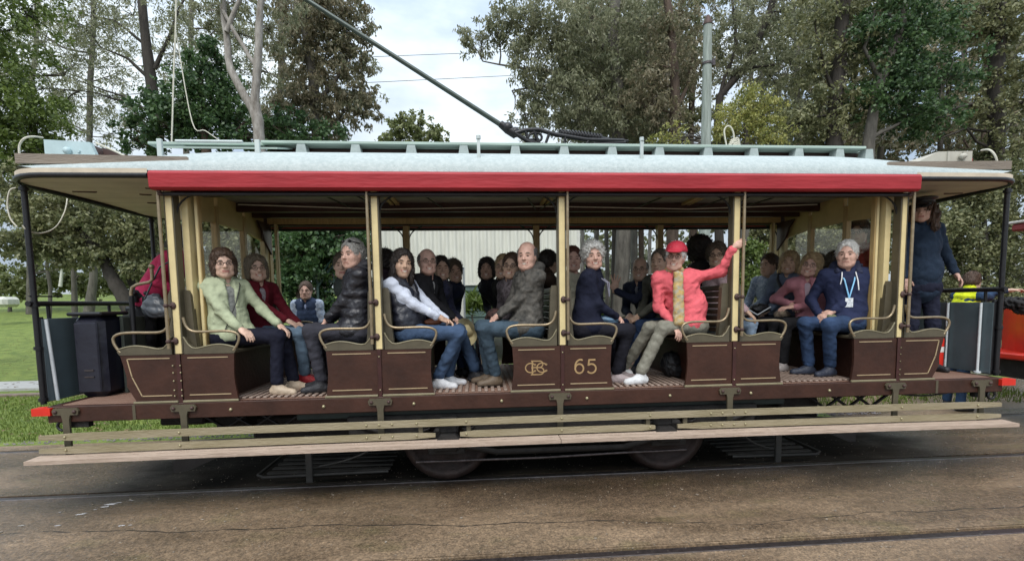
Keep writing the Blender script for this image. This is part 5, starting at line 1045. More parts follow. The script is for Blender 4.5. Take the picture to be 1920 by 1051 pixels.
# ================================================================== PEOPLE
class Field:
    def __init__(s, lo, hi, h):
        s.h = h; s.lo = np.asarray(lo, np.float32); n = np.maximum(4, np.ceil((np.asarray(hi) - s.lo) / h).astype(int) + 1)
        s.ax = [s.lo[i] + h * np.arange(n[i], dtype=np.float32) for i in range(3)]; s.F = np.full(n, .5, np.float32)
    def _sl(s, lo, hi):
        sl = []; c = []
        for i in range(3):
            a = max(0, int((lo[i] - s.lo[i]) / s.h)); b = min(len(s.ax[i]), int((hi[i] - s.lo[i]) / s.h) + 2)
            if b <= a: return None, None
            sl.append(slice(a, b)); c.append(s.ax[i][a:b])
        return tuple(sl), (c[0][:, None, None], c[1][None, :, None], c[2][None, None, :])
    def _mix(s, sl, d, k):
        G = s.F[sl]
        if k > 0: h = np.maximum(k - np.abs(G - d), 0) / k; s.F[sl] = np.minimum(G, d) - h * h * k * .25
        else: s.F[sl] = np.minimum(G, d)
    def cap(s, a, b, ra, rb, k=.03):
        a = np.asarray(a, np.float32); b = np.asarray(b, np.float32); m = max(ra, rb) + max(.035, k)
        sl, c = s._sl(np.minimum(a, b) - m, np.maximum(a, b) + m)
        if sl is None: return s
        d = b - a; L2 = float(d @ d) + 1e-9
        t = np.clip(((c[0] - a[0]) * d[0] + (c[1] - a[1]) * d[1] + (c[2] - a[2]) * d[2]) / L2, 0, 1)
        dist = np.sqrt((c[0] - a[0] - t * d[0])**2 + (c[1] - a[1] - t * d[1])**2 + (c[2] - a[2] - t * d[2])**2) - (ra + (rb - ra) * t)
        s._mix(sl, dist, k); return s
    def _ell(s, c0, R, r, m):
        c0 = np.asarray(c0, np.float32); R = np.asarray(R, np.float32); r = np.asarray(r, np.float32)
        e = np.sqrt(((R * r[:, None])**2).sum(0)) + m
        sl, c = s._sl(c0 - e, c0 + e)
        if sl is None: return None, None
        X = [c[i] - c0[i] for i in range(3)]; q = [R[j][0] * X[0] + R[j][1] * X[1] + R[j][2] * X[2] for j in range(3)]
        k0 = np.sqrt(sum((q[j] / r[j])**2 for j in range(3))); k1 = np.sqrt(sum((q[j] / r[j]**2)**2 for j in range(3))) + 1e-6
        return sl, k0 * (k0 - 1) / k1
    def ell(s, c0, R, r, k=.03):
        sl, d = s._ell(c0, R, r, max(.035, k))
        if sl is not None: s._mix(sl, d, k)
        return s
    def sub(s, c0, R, r, k=.0):
        sl, d = s._ell(c0, R, r, max(.03, k))
        if sl is not None:
            G = s.F[sl]; d = -d
            if k > 0: h = np.maximum(k - np.abs(G - d), 0) / k; s.F[sl] = np.maximum(G, d) + h * h * k * .25
            else: s.F[sl] = np.maximum(G, d)
        return s
    def plane(s, p, n):   # keep the side n points away from
        n = np.asarray(n, np.float32); p = np.asarray(p, np.float32)
        d = (s.ax[0][:, None, None] - p[0]) * n[0] + (s.ax[1][None, :, None] - p[1]) * n[1] + (s.ax[2][None, None, :] - p[2]) * n[2]
        s.F = np.maximum(s.F, d); return s
    def ripple(s, amp, wl, seed, aniso=(1, 1, 1)):
        r = np.random.RandomState(seed); X, Y, Z = s.ax[0][:, None, None], s.ax[1][None, :, None], s.ax[2][None, None, :]; T = 0
        for i in range(4):
            d = r.normal(size=3) * np.array(aniso); d = d / np.linalg.norm(d) * 2 * pi / (wl * r.uniform(.7, 1.5)); e = r.normal(size=3); e = e / np.linalg.norm(e) * 2 * pi / (wl * 3.1)
            T = T + np.sin(X * d[0] + Y * d[1] + Z * d[2] + 2.2 * np.sin(X * e[0] + Y * e[1] + Z * e[2] + i) + i * 1.7)
        s.F = s.F + (amp * .5 * T).astype(np.float32); return s
    def creases(s, amp, wl, seed, aniso=(1, 1, 1)):
        # warped ridged waves: soft billows parted by sharp creases, as in cloth
        r = np.random.RandomState(seed); X, Y, Z = s.ax[0][:, None, None], s.ax[1][None, :, None], s.ax[2][None, None, :]; T = 0
        for i in range(3):
            d = r.normal(size=3) * np.array(aniso); d = d / np.linalg.norm(d) * pi / (wl * r.uniform(.75, 1.5)); e = r.normal(size=3); e = e / np.linalg.norm(e) * 2 * pi / (wl * 3.6)
            T = T + 1 - 1.6 * np.abs(np.sin(X * d[0] + Y * d[1] + Z * d[2] + 1.9 * np.sin(X * e[0] + Y * e[1] + Z * e[2] + i) + i * 1.7))**.6
        s.F = s.F + (amp * .6 * T).astype(np.float32); return s
    def mesh(s):
        F = s.F; F[0] = F[-1] = .1; F[:, 0] = F[:, -1] = .1; F[:, :, 0] = F[:, :, -1] = .1
        S = F < 0; n = np.array(F.shape) - 1
        sh = lambda a, i, j, k: a[i:i + n[0], j:j + n[1], k:k + n[2]]
        cnt = np.zeros(n, np.int8)
        for i in (0, 1):
            for j in (0, 1):
                for k in (0, 1): cnt += sh(S, i, j, k)
        act = (cnt > 0) & (cnt < 8); ci = np.argwhere(act)
        if len(ci) == 0: return np.zeros((0, 3), np.float32), np.zeros((0, 4), int)
        idx = np.full(n, -1, np.int32); idx[act] = np.arange(len(ci))
        P = np.zeros((len(ci), 3), np.float32); Wt = np.zeros(len(ci), np.float32)
        I = ci.T
        for ax in range(3):
            for u in (0, 1):
                for v in (0, 1):
                    o = [0, 0, 0]; o[(ax + 1) % 3] = u; o[(ax + 2) % 3] = v; o2 = list(o); o2[ax] = 1
                    a = F[I[0] + o[0], I[1] + o[1], I[2] + o[2]]; b = F[I[0] + o2[0], I[1] + o2[1], I[2] + o2[2]]
                    m = (a < 0) != (b < 0); t = np.where(m, a / np.where(m, a - b, 1), 0)
                    q = np.zeros((len(ci), 3), np.float32); q[:, 0] = o[0]; q[:, 1] = o[1]; q[:, 2] = o[2]; q[:, ax] = t
                    P += q * m[:, None]; Wt += m
        V = (P / Wt[:, None] + ci) * s.h + s.lo; Q = []
        for ax in range(3):
            u, v = (ax + 1) % 3, (ax + 2) % 3
            a = [slice(1, -1)] * 3; a[ax] = slice(0, -1); b = list(a); b[ax] = slice(1, None)
            A_ = S[tuple(a)]; B_ = S[tuple(b)]
            for fl in (0, 1):
                e = np.argwhere((A_ & ~B_) if fl == 0 else (~A_ & B_))
                if not len(e): continue
                e = e.copy()
                for q in range(3):
                    if q != ax: e[:, q] += 1
                def cell(du, dv): c = e.copy(); c[:, u] += du; c[:, v] += dv; return idx[c[:, 0], c[:, 1], c[:, 2]]
                q = np.stack([cell(-1, -1), cell(0, -1), cell(0, 0), cell(-1, 0)], 1)
                if fl: q = q[:, ::-1]
                Q.append(q)
        return V, np.concatenate(Q)
I3 = np.eye(3)
# --- heads in a head frame: x forward, y to the figure's left, z up, origin between the ears
def head_template(fem, old, smile, seed):
    f = Field((-.14, -.11, -.19), (.15, .11, .15), .0058)
    f.ell((-.014, 0, .038), I3, (.098, .077, .092), .01)
    f.ell((.022, 0, -.035), I3, (.072, .065 if fem else .070, .078), .04)
    f.ell((.055, 0, -.098), I3, (.028, .034 if fem else .040, .022), .03)       # chin
    for s_ in (-1, 1):
        f.ell((.052, s_ * .040, -.030), I3, (.026, .022, .024), .02)              # cheekbone
        f.ell((.040, s_ * .048, -.078), I3, (.025, .018, .022), .02) if old or not fem else None
        f.cap((.082, s_ * .014, .022), (.074, s_ * .046, .024), .010, .008, .012)  # brow
        f.sub((.100, s_ * .031, .005), I3, (.021, .019, .014), .010)
        f.ell((-.002, s_ * .077, -.004), I3, (.019, .008, .031), .006)          # ear
    f.cap((.084, 0, .012), (.107, 0, -.026), .007, .012, .010); f.ell((.097, .011, -.030), I3, (.010, .008, .007), .006); f.ell((.097, -.011, -.030), I3, (.010, .008, .007), .006)
    f.cap((.083, -.026, -.056), (.083, .026, -.056), .0055, .0055, .008); f.cap((.082, -.020, -.070), (.082, .020, -.070), .007, .007, .007)
    for s_ in (-1, 1): f.sub((.088, s_ * .036, -.052), frame((1, s_ * .6, 0)), (.010, .006, .022), .006)
    f.cap((-.018, 0, -.05), (-.030, 0, -.17), .060 if not fem else .050, .060 if not fem else .052, .035)
    V, Q = f.mesh(); C_ = V[Q].mean(1); mi = np.zeros(len(Q), int)
    w = .033 if smile else .024; zc = -.065 + (.011 if smile else 0) * (np.abs(C_[:, 1]) / .033)**2
    lip = (C_[:, 0] > .070) & (np.abs(C_[:, 1]) < w) & (np.abs(C_[:, 2] - zc) < (.0085 if fem else .007)); mi[lip] = 1
    if smile: mi[lip & (np.abs(C_[:, 2] - zc) < .0036) & (np.abs(C_[:, 1]) < .019)] = 5
    mi[(C_[:, 0] > .055) & (np.abs(np.abs(C_[:, 1]) - .031) < .017) & (np.abs(C_[:, 2] - .026) < .0045)] = 2    # eyebrows
    # eyes
    V = [V]; QQ = [Q]; MI = [mi]; off = len(V[0])
    for s_ in (-1, 1):
        for (c, r, m_) in (((.0815, s_ * .031, .003), (.0115, .0125, .0034 if smile else .0044), 3), ((.0885, s_ * .031, .003), (.006, .0075, .0034 if smile else .0044), 4)):
            n = 8; vs = []
            for i in range(7):
                a = -pi / 2 + pi * i / 6
                for k in range(n): vs.append((c[0] + r[0] * cos(a) * cos(2 * pi * k / n), c[1] + r[1] * cos(a) * sin(2 * pi * k / n), c[2] + r[2] * sin(a)))
            q = [(off + i * n + k, off + i * n + (k + 1) % n, off + (i + 1) * n + (k + 1) % n, off + (i + 1) * n + k) for i in range(6) for k in range(n)]
            V.append(np.array(vs, np.float32)); QQ.append(np.array(q)); MI.append(np.full(len(q), m_)); off += len(vs)
    return np.concatenate(V), np.concatenate(QQ), np.concatenate(MI)
HEADS = {}
def get_head(fem, old, smile):
    k = (fem, old, smile)
    if k not in HEADS: HEADS[k] = head_template(*k, seed=1)
    return HEADS[k]
# --- hands: x along the fingers, y to the thumb side, z out of the back of the hand
def hand_template(curl, spread=.0, thumb=.6):
    f = Field((-.05, -.075, -.09), (.20, .10, .06), .0055)
    f.cap((-.03, 0, 0), (.02, 0, 0), .026, .024, .02); f.ell((.045, 0, -.002), I3, (.050, .041, .016), .02); f.ell((.02, .028, -.008), I3, (.03, .018, .016), .015)
    for i, (y, L_) in enumerate(((.030, .072), (.010, .080), (-.010, .075), (-.029, .060))):
        p = np.array([.082 - .004 * abs(i - 1), y, 0]); a = 0; ya = (y * 9) * spread
        for s_, (fr, r0) in enumerate(((.45, .0098), (.32, .0090), (.23, .0082))):
            a += curl * (.75, 1.0, .7)[s_] + .05 * i * curl; d = np.array([cos(a) * cos(ya), sin(ya), -sin(a)]); q = p + d * L_ * fr; f.cap(p, q, r0, r0 - .0008, .004); p = q
    p = np.array([.015, .038, -.006]); d = np.array([.75, thumb, -.25]); d /= np.linalg.norm(d); q = p + d * .042; f.cap(p, q, .0125, .0108, .008); d = np.array([.95, thumb * .35, -.35 - curl * .3]); d /= np.linalg.norm(d); f.cap(q, q + d * .032, .0105, .0088, .004)
    return f.mesh()
HANDS = {k: hand_template(*v) for k, v in dict(rest=(.38, .10, .5), clasp=(.62, .0, .4), flat=(.12, .25, .7), wave=(.08, 1.5, 1.0), grip=(1.02, 0, .5)).items()}

def skinmat(tone): 
    c = dict(fair=(.62, .41, .315), rosy=(.61, .375, .295), tan=(.53, .345, .245), deep=(.50, .32, .235))[tone]
    return mat('skin_' + tone, c, .48, 0, .12, 26, .25, 70, spec=.4)
M_LIP = mat('lips', (.42, .17, .14), .45, 0, .1, 40); M_EYEW = mat('eye_white', (.34, .28, .25), .3, 0, .05, 40); M_IRIS = mat('iris', (.03, .022, .018), .2, 0, .1, 40)
HAIRM = {}
def hairmat(n):
    c = dict(black=(.020, .013, .010), brown=(.070, .038, .022), redbrown=(.10, .034, .02), ash=(.16, .125, .085), grey=(.30, .29, .27), white=(.62, .61, .58), blonde=(.36, .25, .13), darkgrey=(.11, .10, .095), greybrown=(.105, .078, .055))[n]
    return mat('hair_' + n, c, .55, 0, .30, 42, .6, 90, stretch=(1.0, 1.0, .45))
def hair_mesh(style, seed, h=.0075):
    f = Field((-.22, -.16, -.30), (.17, .16, .20), h); r = np.random.RandomState(seed)
    if style == 'bald': return None
    face = lambda zt, zc=-.02, rx=.088, ry=.067: f.sub((.122, 0, zc), I3, (rx, ry, zt + .035 - zc), .006)
    if style == 'ring':
        f.ell((-.020, 0, .030), I3, (.104, .087, .098), .01); f.plane((0, 0, .070), (.28, 0, 1)); f.plane((0, 0, -.050), (0, 0, -1)); f.plane((.030, 0, 0), (1, 0, 0)); f.ripple(.003, .02, seed)
    elif style in ('short', 'receding', 'crop'):
        g = .008 if style == 'crop' else .012
        f.ell((-.018, 0, .045), I3, (.097 + g, .077 + g * .8, .090 + g), .01); f.ell((-.035, 0, -.005), I3, (.080 + g, .070 + g * .7, .06), .03)
        f.plane((0, 0, -.048), (.3, 0, -1)); f.sub((.122, 0, -.02), I3, (.084 + (.03 if style == 'receding' else 0), .071, .118 + (.02 if style == 'receding' else 0)), .01); f.sub((.045, 0, -.075), I3, (.062, .2, .062), .006)
        f.ripple(.0035, .024, seed, (1, 1, .4))
    elif style == 'curly':
        f.ell((-.018, 0, .048), I3, (.116, .100, .106), .01); f.ell((-.045, 0, -.015), I3, (.088, .090, .065), .03)
        face(.055, ry=.068); f.plane((0, 0, -.072), (.2, 0, -1)); f.ripple(.008, .024, seed); f.sub((.07, 0, -.08), I3, (.075, .2, .062), .006)
    elif style == 'afro':
        f.ell((-.02, 0, .05), I3, (.142, .135, .135), .01); f.ell((-.04, 0, -.03), I3, (.10, .115, .08), .03); face(.065, rx=.095); f.ripple(.015, .028, seed)
    elif style == 'bob':
        f.ell((-.014, 0, .046), I3, (.113, .094, .100), .01); f.ell((-.045, 0, -.025), I3, (.078, .088, .085), .03)
        for s_ in (-1, 1): f.ell((.000, s_ * .073, -.035), I3, (.050, .026, .075), .03)
        face(.044 + .010 * r.rand(), ry=.068); f.sub((.105, 0, -.11), I3, (.09, .064, .09), .006); f.plane((0, 0, -.098), (0, 0, -1)); f.ripple(.005, .026, seed, (1, 1, .25)); f.ell((.052, .024, .086), I3, (.036, .046, .016), .015)
    elif style == 'long':
        f.ell((-.014, 0, .046), I3, (.111, .092, .098), .01); f.ell((-.05, 0, -.06), I3, (.066, .088, .13), .04)
        for s_ in (-1, 1): f.ell((.006, s_ * .078, -.07), I3, (.042, .026, .125), .03)
        face(.062, ry=.064); f.sub((.105, 0, -.13), I3, (.09, .062, .13), .006); f.ripple(.005, .03, seed, (1, 1, .2))
    elif style == 'shaggy':
        f.ell((-.014, 0, .04), I3, (.115, .098, .092), .01); f.ell((-.05, 0, -.09), I3, (.075, .115, .15), .04)
        for s_ in (-1, 1): f.ell((.01, s_ * .098, -.10), I3, (.045, .042, .13), .03)
        face(.05, ry=.060); f.sub((.105, 0, -.13), I3, (.09, .060, .14), .006); f.ripple(.012, .035, seed, (1, 1, .3))
    return f.mesh()
def norm(v): v = np.asarray(v, float); return v / (np.linalg.norm(v) + 1e-9)
def frame(fwd, up=(0, 0, 1)):
    x = norm(fwd); y = norm(np.cross(up, x)); return np.array([x, y, np.cross(x, y)])   # rows: local axes in world
def dirdeg(a, p=0): return np.array([cos(radians(a)) * cos(radians(p)), sin(radians(a)) * cos(radians(p)), sin(radians(p))])
def ik(a, b, l1, l2, pole):
    d = b - a; L_ = min(np.linalg.norm(d), (l1 + l2) * .995); d = norm(d); b = a + d * L_
    x = (l1 * l1 - l2 * l2 + L_ * L_) / (2 * L_); h = sqrt(max(0, l1 * l1 - x * x)); p = norm(pole - d * (pole @ d)); return a + d * x + p * h, b

def fabric(name, c, kind='plain', c2=None):
    if kind == 'plain': return mat(name, c, .85, 0, .16, 9, .4, 60, spec=.2, fold=.75)
    if kind == 'shiny': return mat(name, c, .42, 0, .25, 9, .4, 60, fold=.8)
    if kind == 'denim': return mat(name, c, .85, 0, .32, 5, .4, 60, spec=.2, fold=.8)
    if kind == 'camo': return mat(name, c, .8, 0, 0, 17, .4, 60, col2=c2, fold=.8)
    if kind == 'print':
        return mat(name, c, .8, 0, 0, 34, .3, 60, col2=c2, fold=.6)
TRI = [0]
def mk(name, V, Q, mats, parent, mi=None, **kw):
    me = npmesh(name, V, quads=Q, mats=mats, mi=mi if mi is not None else None)
    o = bpy.data.objects.new(name, me); link(o); own(o, parent); TRI[0] += 2 * len(Q); return o

def style_soft(h): return h in ('curly', 'afro', 'shaggy', 'long', 'bob')
def person(label, head, hip, face, look=-90, pitch=0, tilt=0, fem=False, smile=True, skin='fair', hair='short', hairc='grey', old=True,
           jacket=('navy_jacket', (.02, .025, .05), 'plain'), shirt=None, trousers=('dark_trousers', (.015, .015, .022), 'plain'), shoes=(.02, .02, .02), sole=None,
           hands=None, hpose='clasp', glasses=None, res=.0115, seated=True, yaw=None, width=1.0, knees=None, feet=None, group='passengers seated in the open tram',
           open_v=True, vest=None, cap=None, hs=1.08, fold=1.0, collar=True, extras=(), legs=True, hidehead=False, headonly=False, seed=None, lean_side=0, scarf=None, coat_drop=.0, toward=None, floor=FZ):
    """head: head-centre point; hip: pelvis centre; face: body direction in degrees; hands: (left, right) targets relative to the hips in body axes (forward, left, up)"""
    seed = seed if seed is not None else sum(map(ord, label)) % 997
    H = np.array(head, float); Hp = np.array(hip, float)
    if toward is not None: look = math.degrees(atan2(CAM[1] - H[1], CAM[0] - H[0])) + toward
    root = empty('person', (Hp[0], Hp[1], floor), label, 'person', group)
    bf = dirdeg(face); bl_ = np.array([-bf[1], bf[0], 0.]); up = np.array([0, 0, 1.])
    ty = face if yaw is None else yaw; tf = dirdeg(ty); tl = np.array([-tf[1], tf[0], 0.])
    HR = frame(dirdeg(look, pitch)); 
    if tilt: t = radians(tilt); HR = np.array([HR[0], cos(t) * HR[1] + sin(t) * HR[2], -sin(t) * HR[1] + cos(t) * HR[2]])
    NB = H - HR[2] * .122 * hs - HR[0] * .034; SH = NB - up * .026 - tf * .008; ch = SH * .62 + Hp * .38; w = .165 * width * (.92 if fem else 1.02)
    spine = norm(SH - Hp); TR_ = np.array([norm(np.cross(tl, spine)), tl, spine])
    sL, sR = SH + tl * w - up * .040, SH - tl * w - up * .040
    ex = lambda p: Hp + bf * p[0] + bl_ * p[1] + up * p[2]
    if hands is None: hands = ((.30, .045, .10), (.30, -.045, .10)) if seated else ((.05, .26, .0), (.05, -.26, .0))
    hl, hr = [ex(p) if p is not None and len(p) == 3 else np.array(p[:3], float) for p in hands]
    arms = []
    for S_, T_, s_ in ((sL, hl, 1), (sR, hr, -1)):
        pole = -up * 1.0 + tl * s_ * .55 - tf * .35
        if T_[2] > S_[2] + .02: pole = -up * .6 + tl * s_ * .8
        E_, W_ = ik(S_, T_, .275, .245, pole); arms.append((S_, E_, W_))
    # hands
    pose = hpose if isinstance(hpose, tuple) else (hpose, hpose); hv = []; hq = []; off = 0
    for (S_, E_, W_), s_, ps in zip(arms, (1, -1), pose):
        d = norm(W_ - E_)
        if ps == 'clasp': d = norm(d + bf * .4 - bl_ * s_ * .6 - up * .15); bk = norm(up * .7 + bl_ * s_ * .5 + bf * .5)
        elif ps == 'wave': d = norm(up * 1.0 - bf * .1); bk = norm(-dirdeg(-90))
        elif ps == 'grip': d = norm(up * .5 + tl * s_ * .75 + np.array([0, -.3, 0])); bk = norm(np.array([.1, -1, .3]))
        else: d = norm(d + bf * .35 - up * .1); bk = norm(up + bl_ * s_ * .25)
        z_ = norm(bk - d * (bk @ d)); y_ = np.cross(z_, d); R_ = np.array([d, y_, z_]); V, Q = HANDS[ps]; V = V.copy() * (.95 if fem else 1.04)
        # thumb on the inner side
        inner = 1 if (y_ @ (-tl * s_)) > 0 else -1; V = V * np.array([1, inner, 1]); q = Q if inner > 0 else Q[:, ::-1]
        hv.append(V @ R_ + W_ + d * .012); hq.append(q + off); off += len(V)
    # legs
    lg = []
    if seated:
        for s_, j in ((1, 0), (-1, 1)):
            hj = Hp + bl_ * s_ * .085; kn = ex(knees[j]) if knees else Hp + bf * .43 + bl_ * s_ * .095 + up * (-.01)
            ft = ex(feet[j]) if feet else None
            an = ft if ft is not None else np.array([kn[0], kn[1], floor + .085]) + bf * (.02 - .04 * j)
            lg.append((hj, kn, an))
    else:
        for s_, j in ((1, 0), (-1, 1)):
            hj = Hp + bl_ * s_ * .085; an = Hp + bl_ * s_ * .12 + bf * (.03 * s_); an[2] = floor + .085; kn = (hj + an) / 2 + bf * .03; lg.append((hj, kn, an))
    pts = np.array([H, Hp, sL, sR, SH] + [p for a in arms for p in a] + [p for l in lg for p in l])
    lo, hi = pts.min(0) - .24, pts.max(0) + .24
    SK = skinmat(skin); bc = hairmat(hairc if hair != 'bald' else 'grey')
    # body: head, neck, trunk core, arm and leg cores and hands in one mesh
    f = Field(lo, hi, res * 1.15)
    f.cap(H - HR[2] * .11 - HR[0] * .03, SH, .050, .056, .02); f.cap(SH, Hp, .075, .08, .03)
    for S_, E_, W_ in arms: f.cap(SH, S_, .045, .035, .02); f.cap(S_, E_, .034, .030, .02); f.cap(E_, W_, .031, .024, .02)
    for hj, kn, an in lg: f.cap(hj, kn, .055, .045, .03); f.cap(kn, an, .042, .032, .02)
    V, Q = f.mesh(); hV, hQ, hM = get_head(fem, old, smile); sc = np.array([hs, hs * (.97 + .06 * ((seed % 7) / 7)), hs * (.97 + .06 * ((seed % 5) / 5))])
    hVw = (hV * sc) @ HR + H
    VV = [V, hVw] + hv; QQ = [Q, hQ + len(V)] + [q + len(V) + len(hV) for q in hq]
    mi = np.concatenate([np.zeros(len(Q), int), hM, np.zeros(sum(len(q) for q in hq), int)])
    mk('body', np.concatenate(VV), np.concatenate(QQ), [SK, M_LIP if fem else mat('pale_lips', (.40, .19, .15), .5, 0, .1, 40), hairmat('greybrown') if hairc != 'black' else hairmat('brown'), M_EYEW, M_IRIS, mat('teeth', (.62, .58, .50), .3, 0, .05, 40)], root, mi)
    # hair
    hm = hair_mesh(hair, seed)
    if hm is not None and len(hm[0]):
        V, Q = hm; r = np.random.RandomState(seed); k = r.randint(0, len(Q), 2600 if style_soft(hair) else 1900); C_ = V[Q[k]].mean(1); nn = np.cross(V[Q[k][:, 1]] - V[Q[k][:, 0]], V[Q[k][:, 3]] - V[Q[k][:, 0]]); nn /= np.linalg.norm(nn, axis=1)[:, None] + 1e-9
        dn = np.array([-.45, 0, -1.]) if hair not in ('curly', 'afro') else np.zeros(3); d = dn + r.normal(0, .35 if hair not in ('curly', 'afro') else 1., (len(k), 3)); d -= nn * (d * nn).sum(1)[:, None]; d /= np.linalg.norm(d, axis=1)[:, None] + 1e-9; d = d + nn * r.uniform(.08, .5, len(k))[:, None]
        sd_ = np.cross(nn, d) * .0022; L_ = r.uniform(.012, .030, len(k))[:, None]; b0 = C_ - nn * .002
        SV = np.stack([b0 - sd_, b0 + sd_, b0 + d * L_ + sd_ * .3, b0 + d * L_ - sd_ * .3], 1).reshape(-1, 3); SQ = np.arange(len(SV)).reshape(-1, 4) + len(V)
        mk('hair', (np.concatenate([V, SV]) * sc) @ HR + H, np.concatenate([Q, SQ]), [bc], root)
    # jacket / top
    jn, jc, jk = jacket[:3]; JM = fabric(jn, jc, jk, jacket[3] if len(jacket) > 3 else None); thick = 1.0
    f = Field(lo, hi, res)
    bw = width * (.90 if vest else 1)
    f.ell(ch + up * .02 + tf * .005, TR_, (.125 * bw, .175 * w / .165, .22), .02); f.ell(SH * .25 + Hp * .75 + tf * .02, TR_, (.135 * bw, .170 * bw, .20), .05)
    f.cap(sL - tl * .02, sR + tl * .02, .064, .064, .05); f.cap(NB - up * .025, SH - up * .07, .068, .115, .07); f.cap(NB - up * .04, sL, .050, .052, .05); f.cap(NB - up * .04, sR, .050, .052, .05)
    if vest: pass
    elif seated: f.ell(Hp + bf * .05 + up * .02, frame(bf), (.18, .19 * bw, .12), .05)
    else: f.ell(Hp + up * (-.02 - coat_drop), frame(bf), (.135, .175 * bw, .16 + coat_drop), .05)
    if open_v and shirt: # open front: a wedge that lets the shirt show
        a = NB + tf * .145 - up * .06; f.sub(a, TR_, (.085, .040, .17), .012); f.sub(a - up * .18, TR_, (.075, .028, .14), .012)
    f.sub(H - HR[2] * .10 * hs + HR[0] * .012, frame(HR[0]), (.068, .058, .07), .01)
    f.plane(NB + up * .040 - tf * .05, norm(up + tf * .35))
    for S_, E_, W_ in arms:
        cu = E_ + (W_ - E_) * .90; f.cap(S_, E_, .060 * (.92 if fem else 1), .046, .035); f.cap(E_, cu, .046, .039, .03)
    f.creases(.0040 * fold, .10, seed, (1, 1, 2.4)); f.ripple(.0020 * fold, .05, seed + 3, (1, 1, 1.7))
    if jk == 'shiny':
        Z_ = (f.ax[0][:, None, None] * spine[0] + f.ax[1][None, :, None] * spine[1] + f.ax[2][None, None, :] * spine[2]); f.F = (f.F - .008 * np.abs(np.sin(Z_ * pi / .085))).astype(np.float32)
    V, Q = f.mesh(); mk('jacket' if shirt or jk != 'print' else 'shirt', V, Q, [JM], root)
    if collar:
        f = Field(H - .2, H + .2, .009); cc = NB + up * .012 + tf * .008
        f.cap(cc - up * .02, cc + up * .034 - tf * .01, .076 if fem else .080, .070, .0); f.sub(cc + up * .03 + tf * .01, TR_, (.058, .056, .12), .0); f.sub(cc + tf * .09 + up * .03, TR_, (.06, .028, .10), .0); V, Q = f.mesh()
        if len(V): mk('collar', V, Q, [JM if not vest else fabric(*vest)], root)
    if shirt:
        f = Field(lo, hi, res * 1.2); f.ell(ch + up * .02 + tf * .008, TR_, (.110 * bw, .14, .21), .02); f.ell(SH * .25 + Hp * .75 + tf * .02, TR_, (.12 * bw, .14, .19), .05); f.cap(NB - up * .015, SH - up * .05, .060, .085, .04)
        f.plane(NB + up * .0, norm(up + tf * .9)); V, Q = f.mesh(); mk('shirt', V, Q, [fabric(*shirt)], root)
    if vest:
        f = Field(lo, hi, res); f.ell(ch + up * .02 + tf * .005, TR_, (.142 * bw, .185, .225), .02); f.ell(SH * .25 + Hp * .75 + tf * .02, TR_, (.150 * bw, .185, .20), .05); f.cap(sL - tl * .055, sR + tl * .055, .079, .079, .04); f.cap(NB - up * .02, SH - up * .05, .080, .12, .05)
        # quilted rows
        Z_ = (f.ax[0][:, None, None] * spine[0] + f.ax[1][None, :, None] * spine[1] + f.ax[2][None, None, :] * spine[2]); f.F = (f.F - .006 * np.abs(np.sin(Z_ * pi / .075))).astype(np.float32); f.ripple(.002, .06, seed)
        a = NB + tf * .16 - up * .06; f.sub(a, TR_, (.095, .040, .15), .01); f.sub(H - HR[2] * .10 + HR[0] * .01, frame(HR[0]), (.07, .062, .07), .01); f.plane(NB + up * .030, norm(up + tf * .35))
        for S_, E_, W_ in arms: f.sub(S_ + (E_ - S_) * .55, I3, (.075, .075, .085), .01)
        V, Q = f.mesh(); mk('vest', V, Q, [fabric(*vest)], root)
    # trousers and shoes
    if legs:
        TM = fabric(*trousers); f = Field(lo, hi, res); tw = .95 if fem else 1.0
        f.ell(Hp, frame(bf), (.15, .175 * bw, .125), .03)
        for hj, kn, an in lg: f.cap(hj, kn, .090 * tw, .064 * tw, .05); f.cap(kn, an + up * .045, .060 * tw, .053, .04)
        f.creases(.0042, .10, seed + 9, (1, 1, 1.6)); f.ripple(.0020, .05, seed + 5, (1, 1, 1.8)); f.plane((0, 0, floor + .07), (0, 0, -1)); V, Q = f.mesh(); mk('trousers', V, Q, [TM], root)
        sd_ = bf
        for j, (hj, kn, an) in enumerate(lg):
            f = Field(an - .25, an + .25, .010); fl = an[2] - .085; base = np.array([an[0], an[1], fl]); fd = norm(sd_ + bl_ * (.18 if j == 0 else -.18)); FR = frame(fd)
            f.cap(base + fd * -.03 + up * .045, base + fd * .03 + up * .05, .043, .047, .02); f.cap(base + fd * .02 + up * .045, base + fd * .150 + up * .030, .044, .034, .03); f.cap(an + up * .0, an + up * .03, .043, .045, .02)
            f.plane(base + up * .004, (0, 0, -1)); V, Q = f.mesh(); C_ = V[Q].mean(1); mi = (C_[:, 2] < fl + .024).astype(int)
            mk('shoe', V, Q, [mat('shoe_%d%d%d' % tuple(int(c * 99) for c in shoes), shoes, .6, 0, .2, 20, .3), mat('sole_%d' % int((sole or (.03,))[0] * 99), (sole or (.03, .03, .03)), .6, 0, .1, 20)], root, mi)
    loc = lambda p: np.asarray(p, float) * sc @ HR + H
    if glasses:
        mb = MB()
        for s_ in (-1, 1):
            mb.tube([loc((.097, s_ * .032 + .0215 * cos(t), .002 + .0165 * sin(t))) for t in np.linspace(0, 2 * pi, 15)], .0022 if glasses != 'sun' else .004, 5, False)
            mb.tube([loc((.096, s_ * .052, .006)), loc((.05, s_ * .078, .008)), loc((0, s_ * .083, .004))], .002, 4)
        mb.tube([loc((.101, -.011, .006)), loc((.101, .011, .006))], .0022, 4)
        mb.build('glasses', mat('glasses_frame', (.03, .025, .025), .3, 0, .1, 30) if glasses == 'dark' else mat('wire_frame', (.16, .12, .09), .3, .6, .1, 30), root)
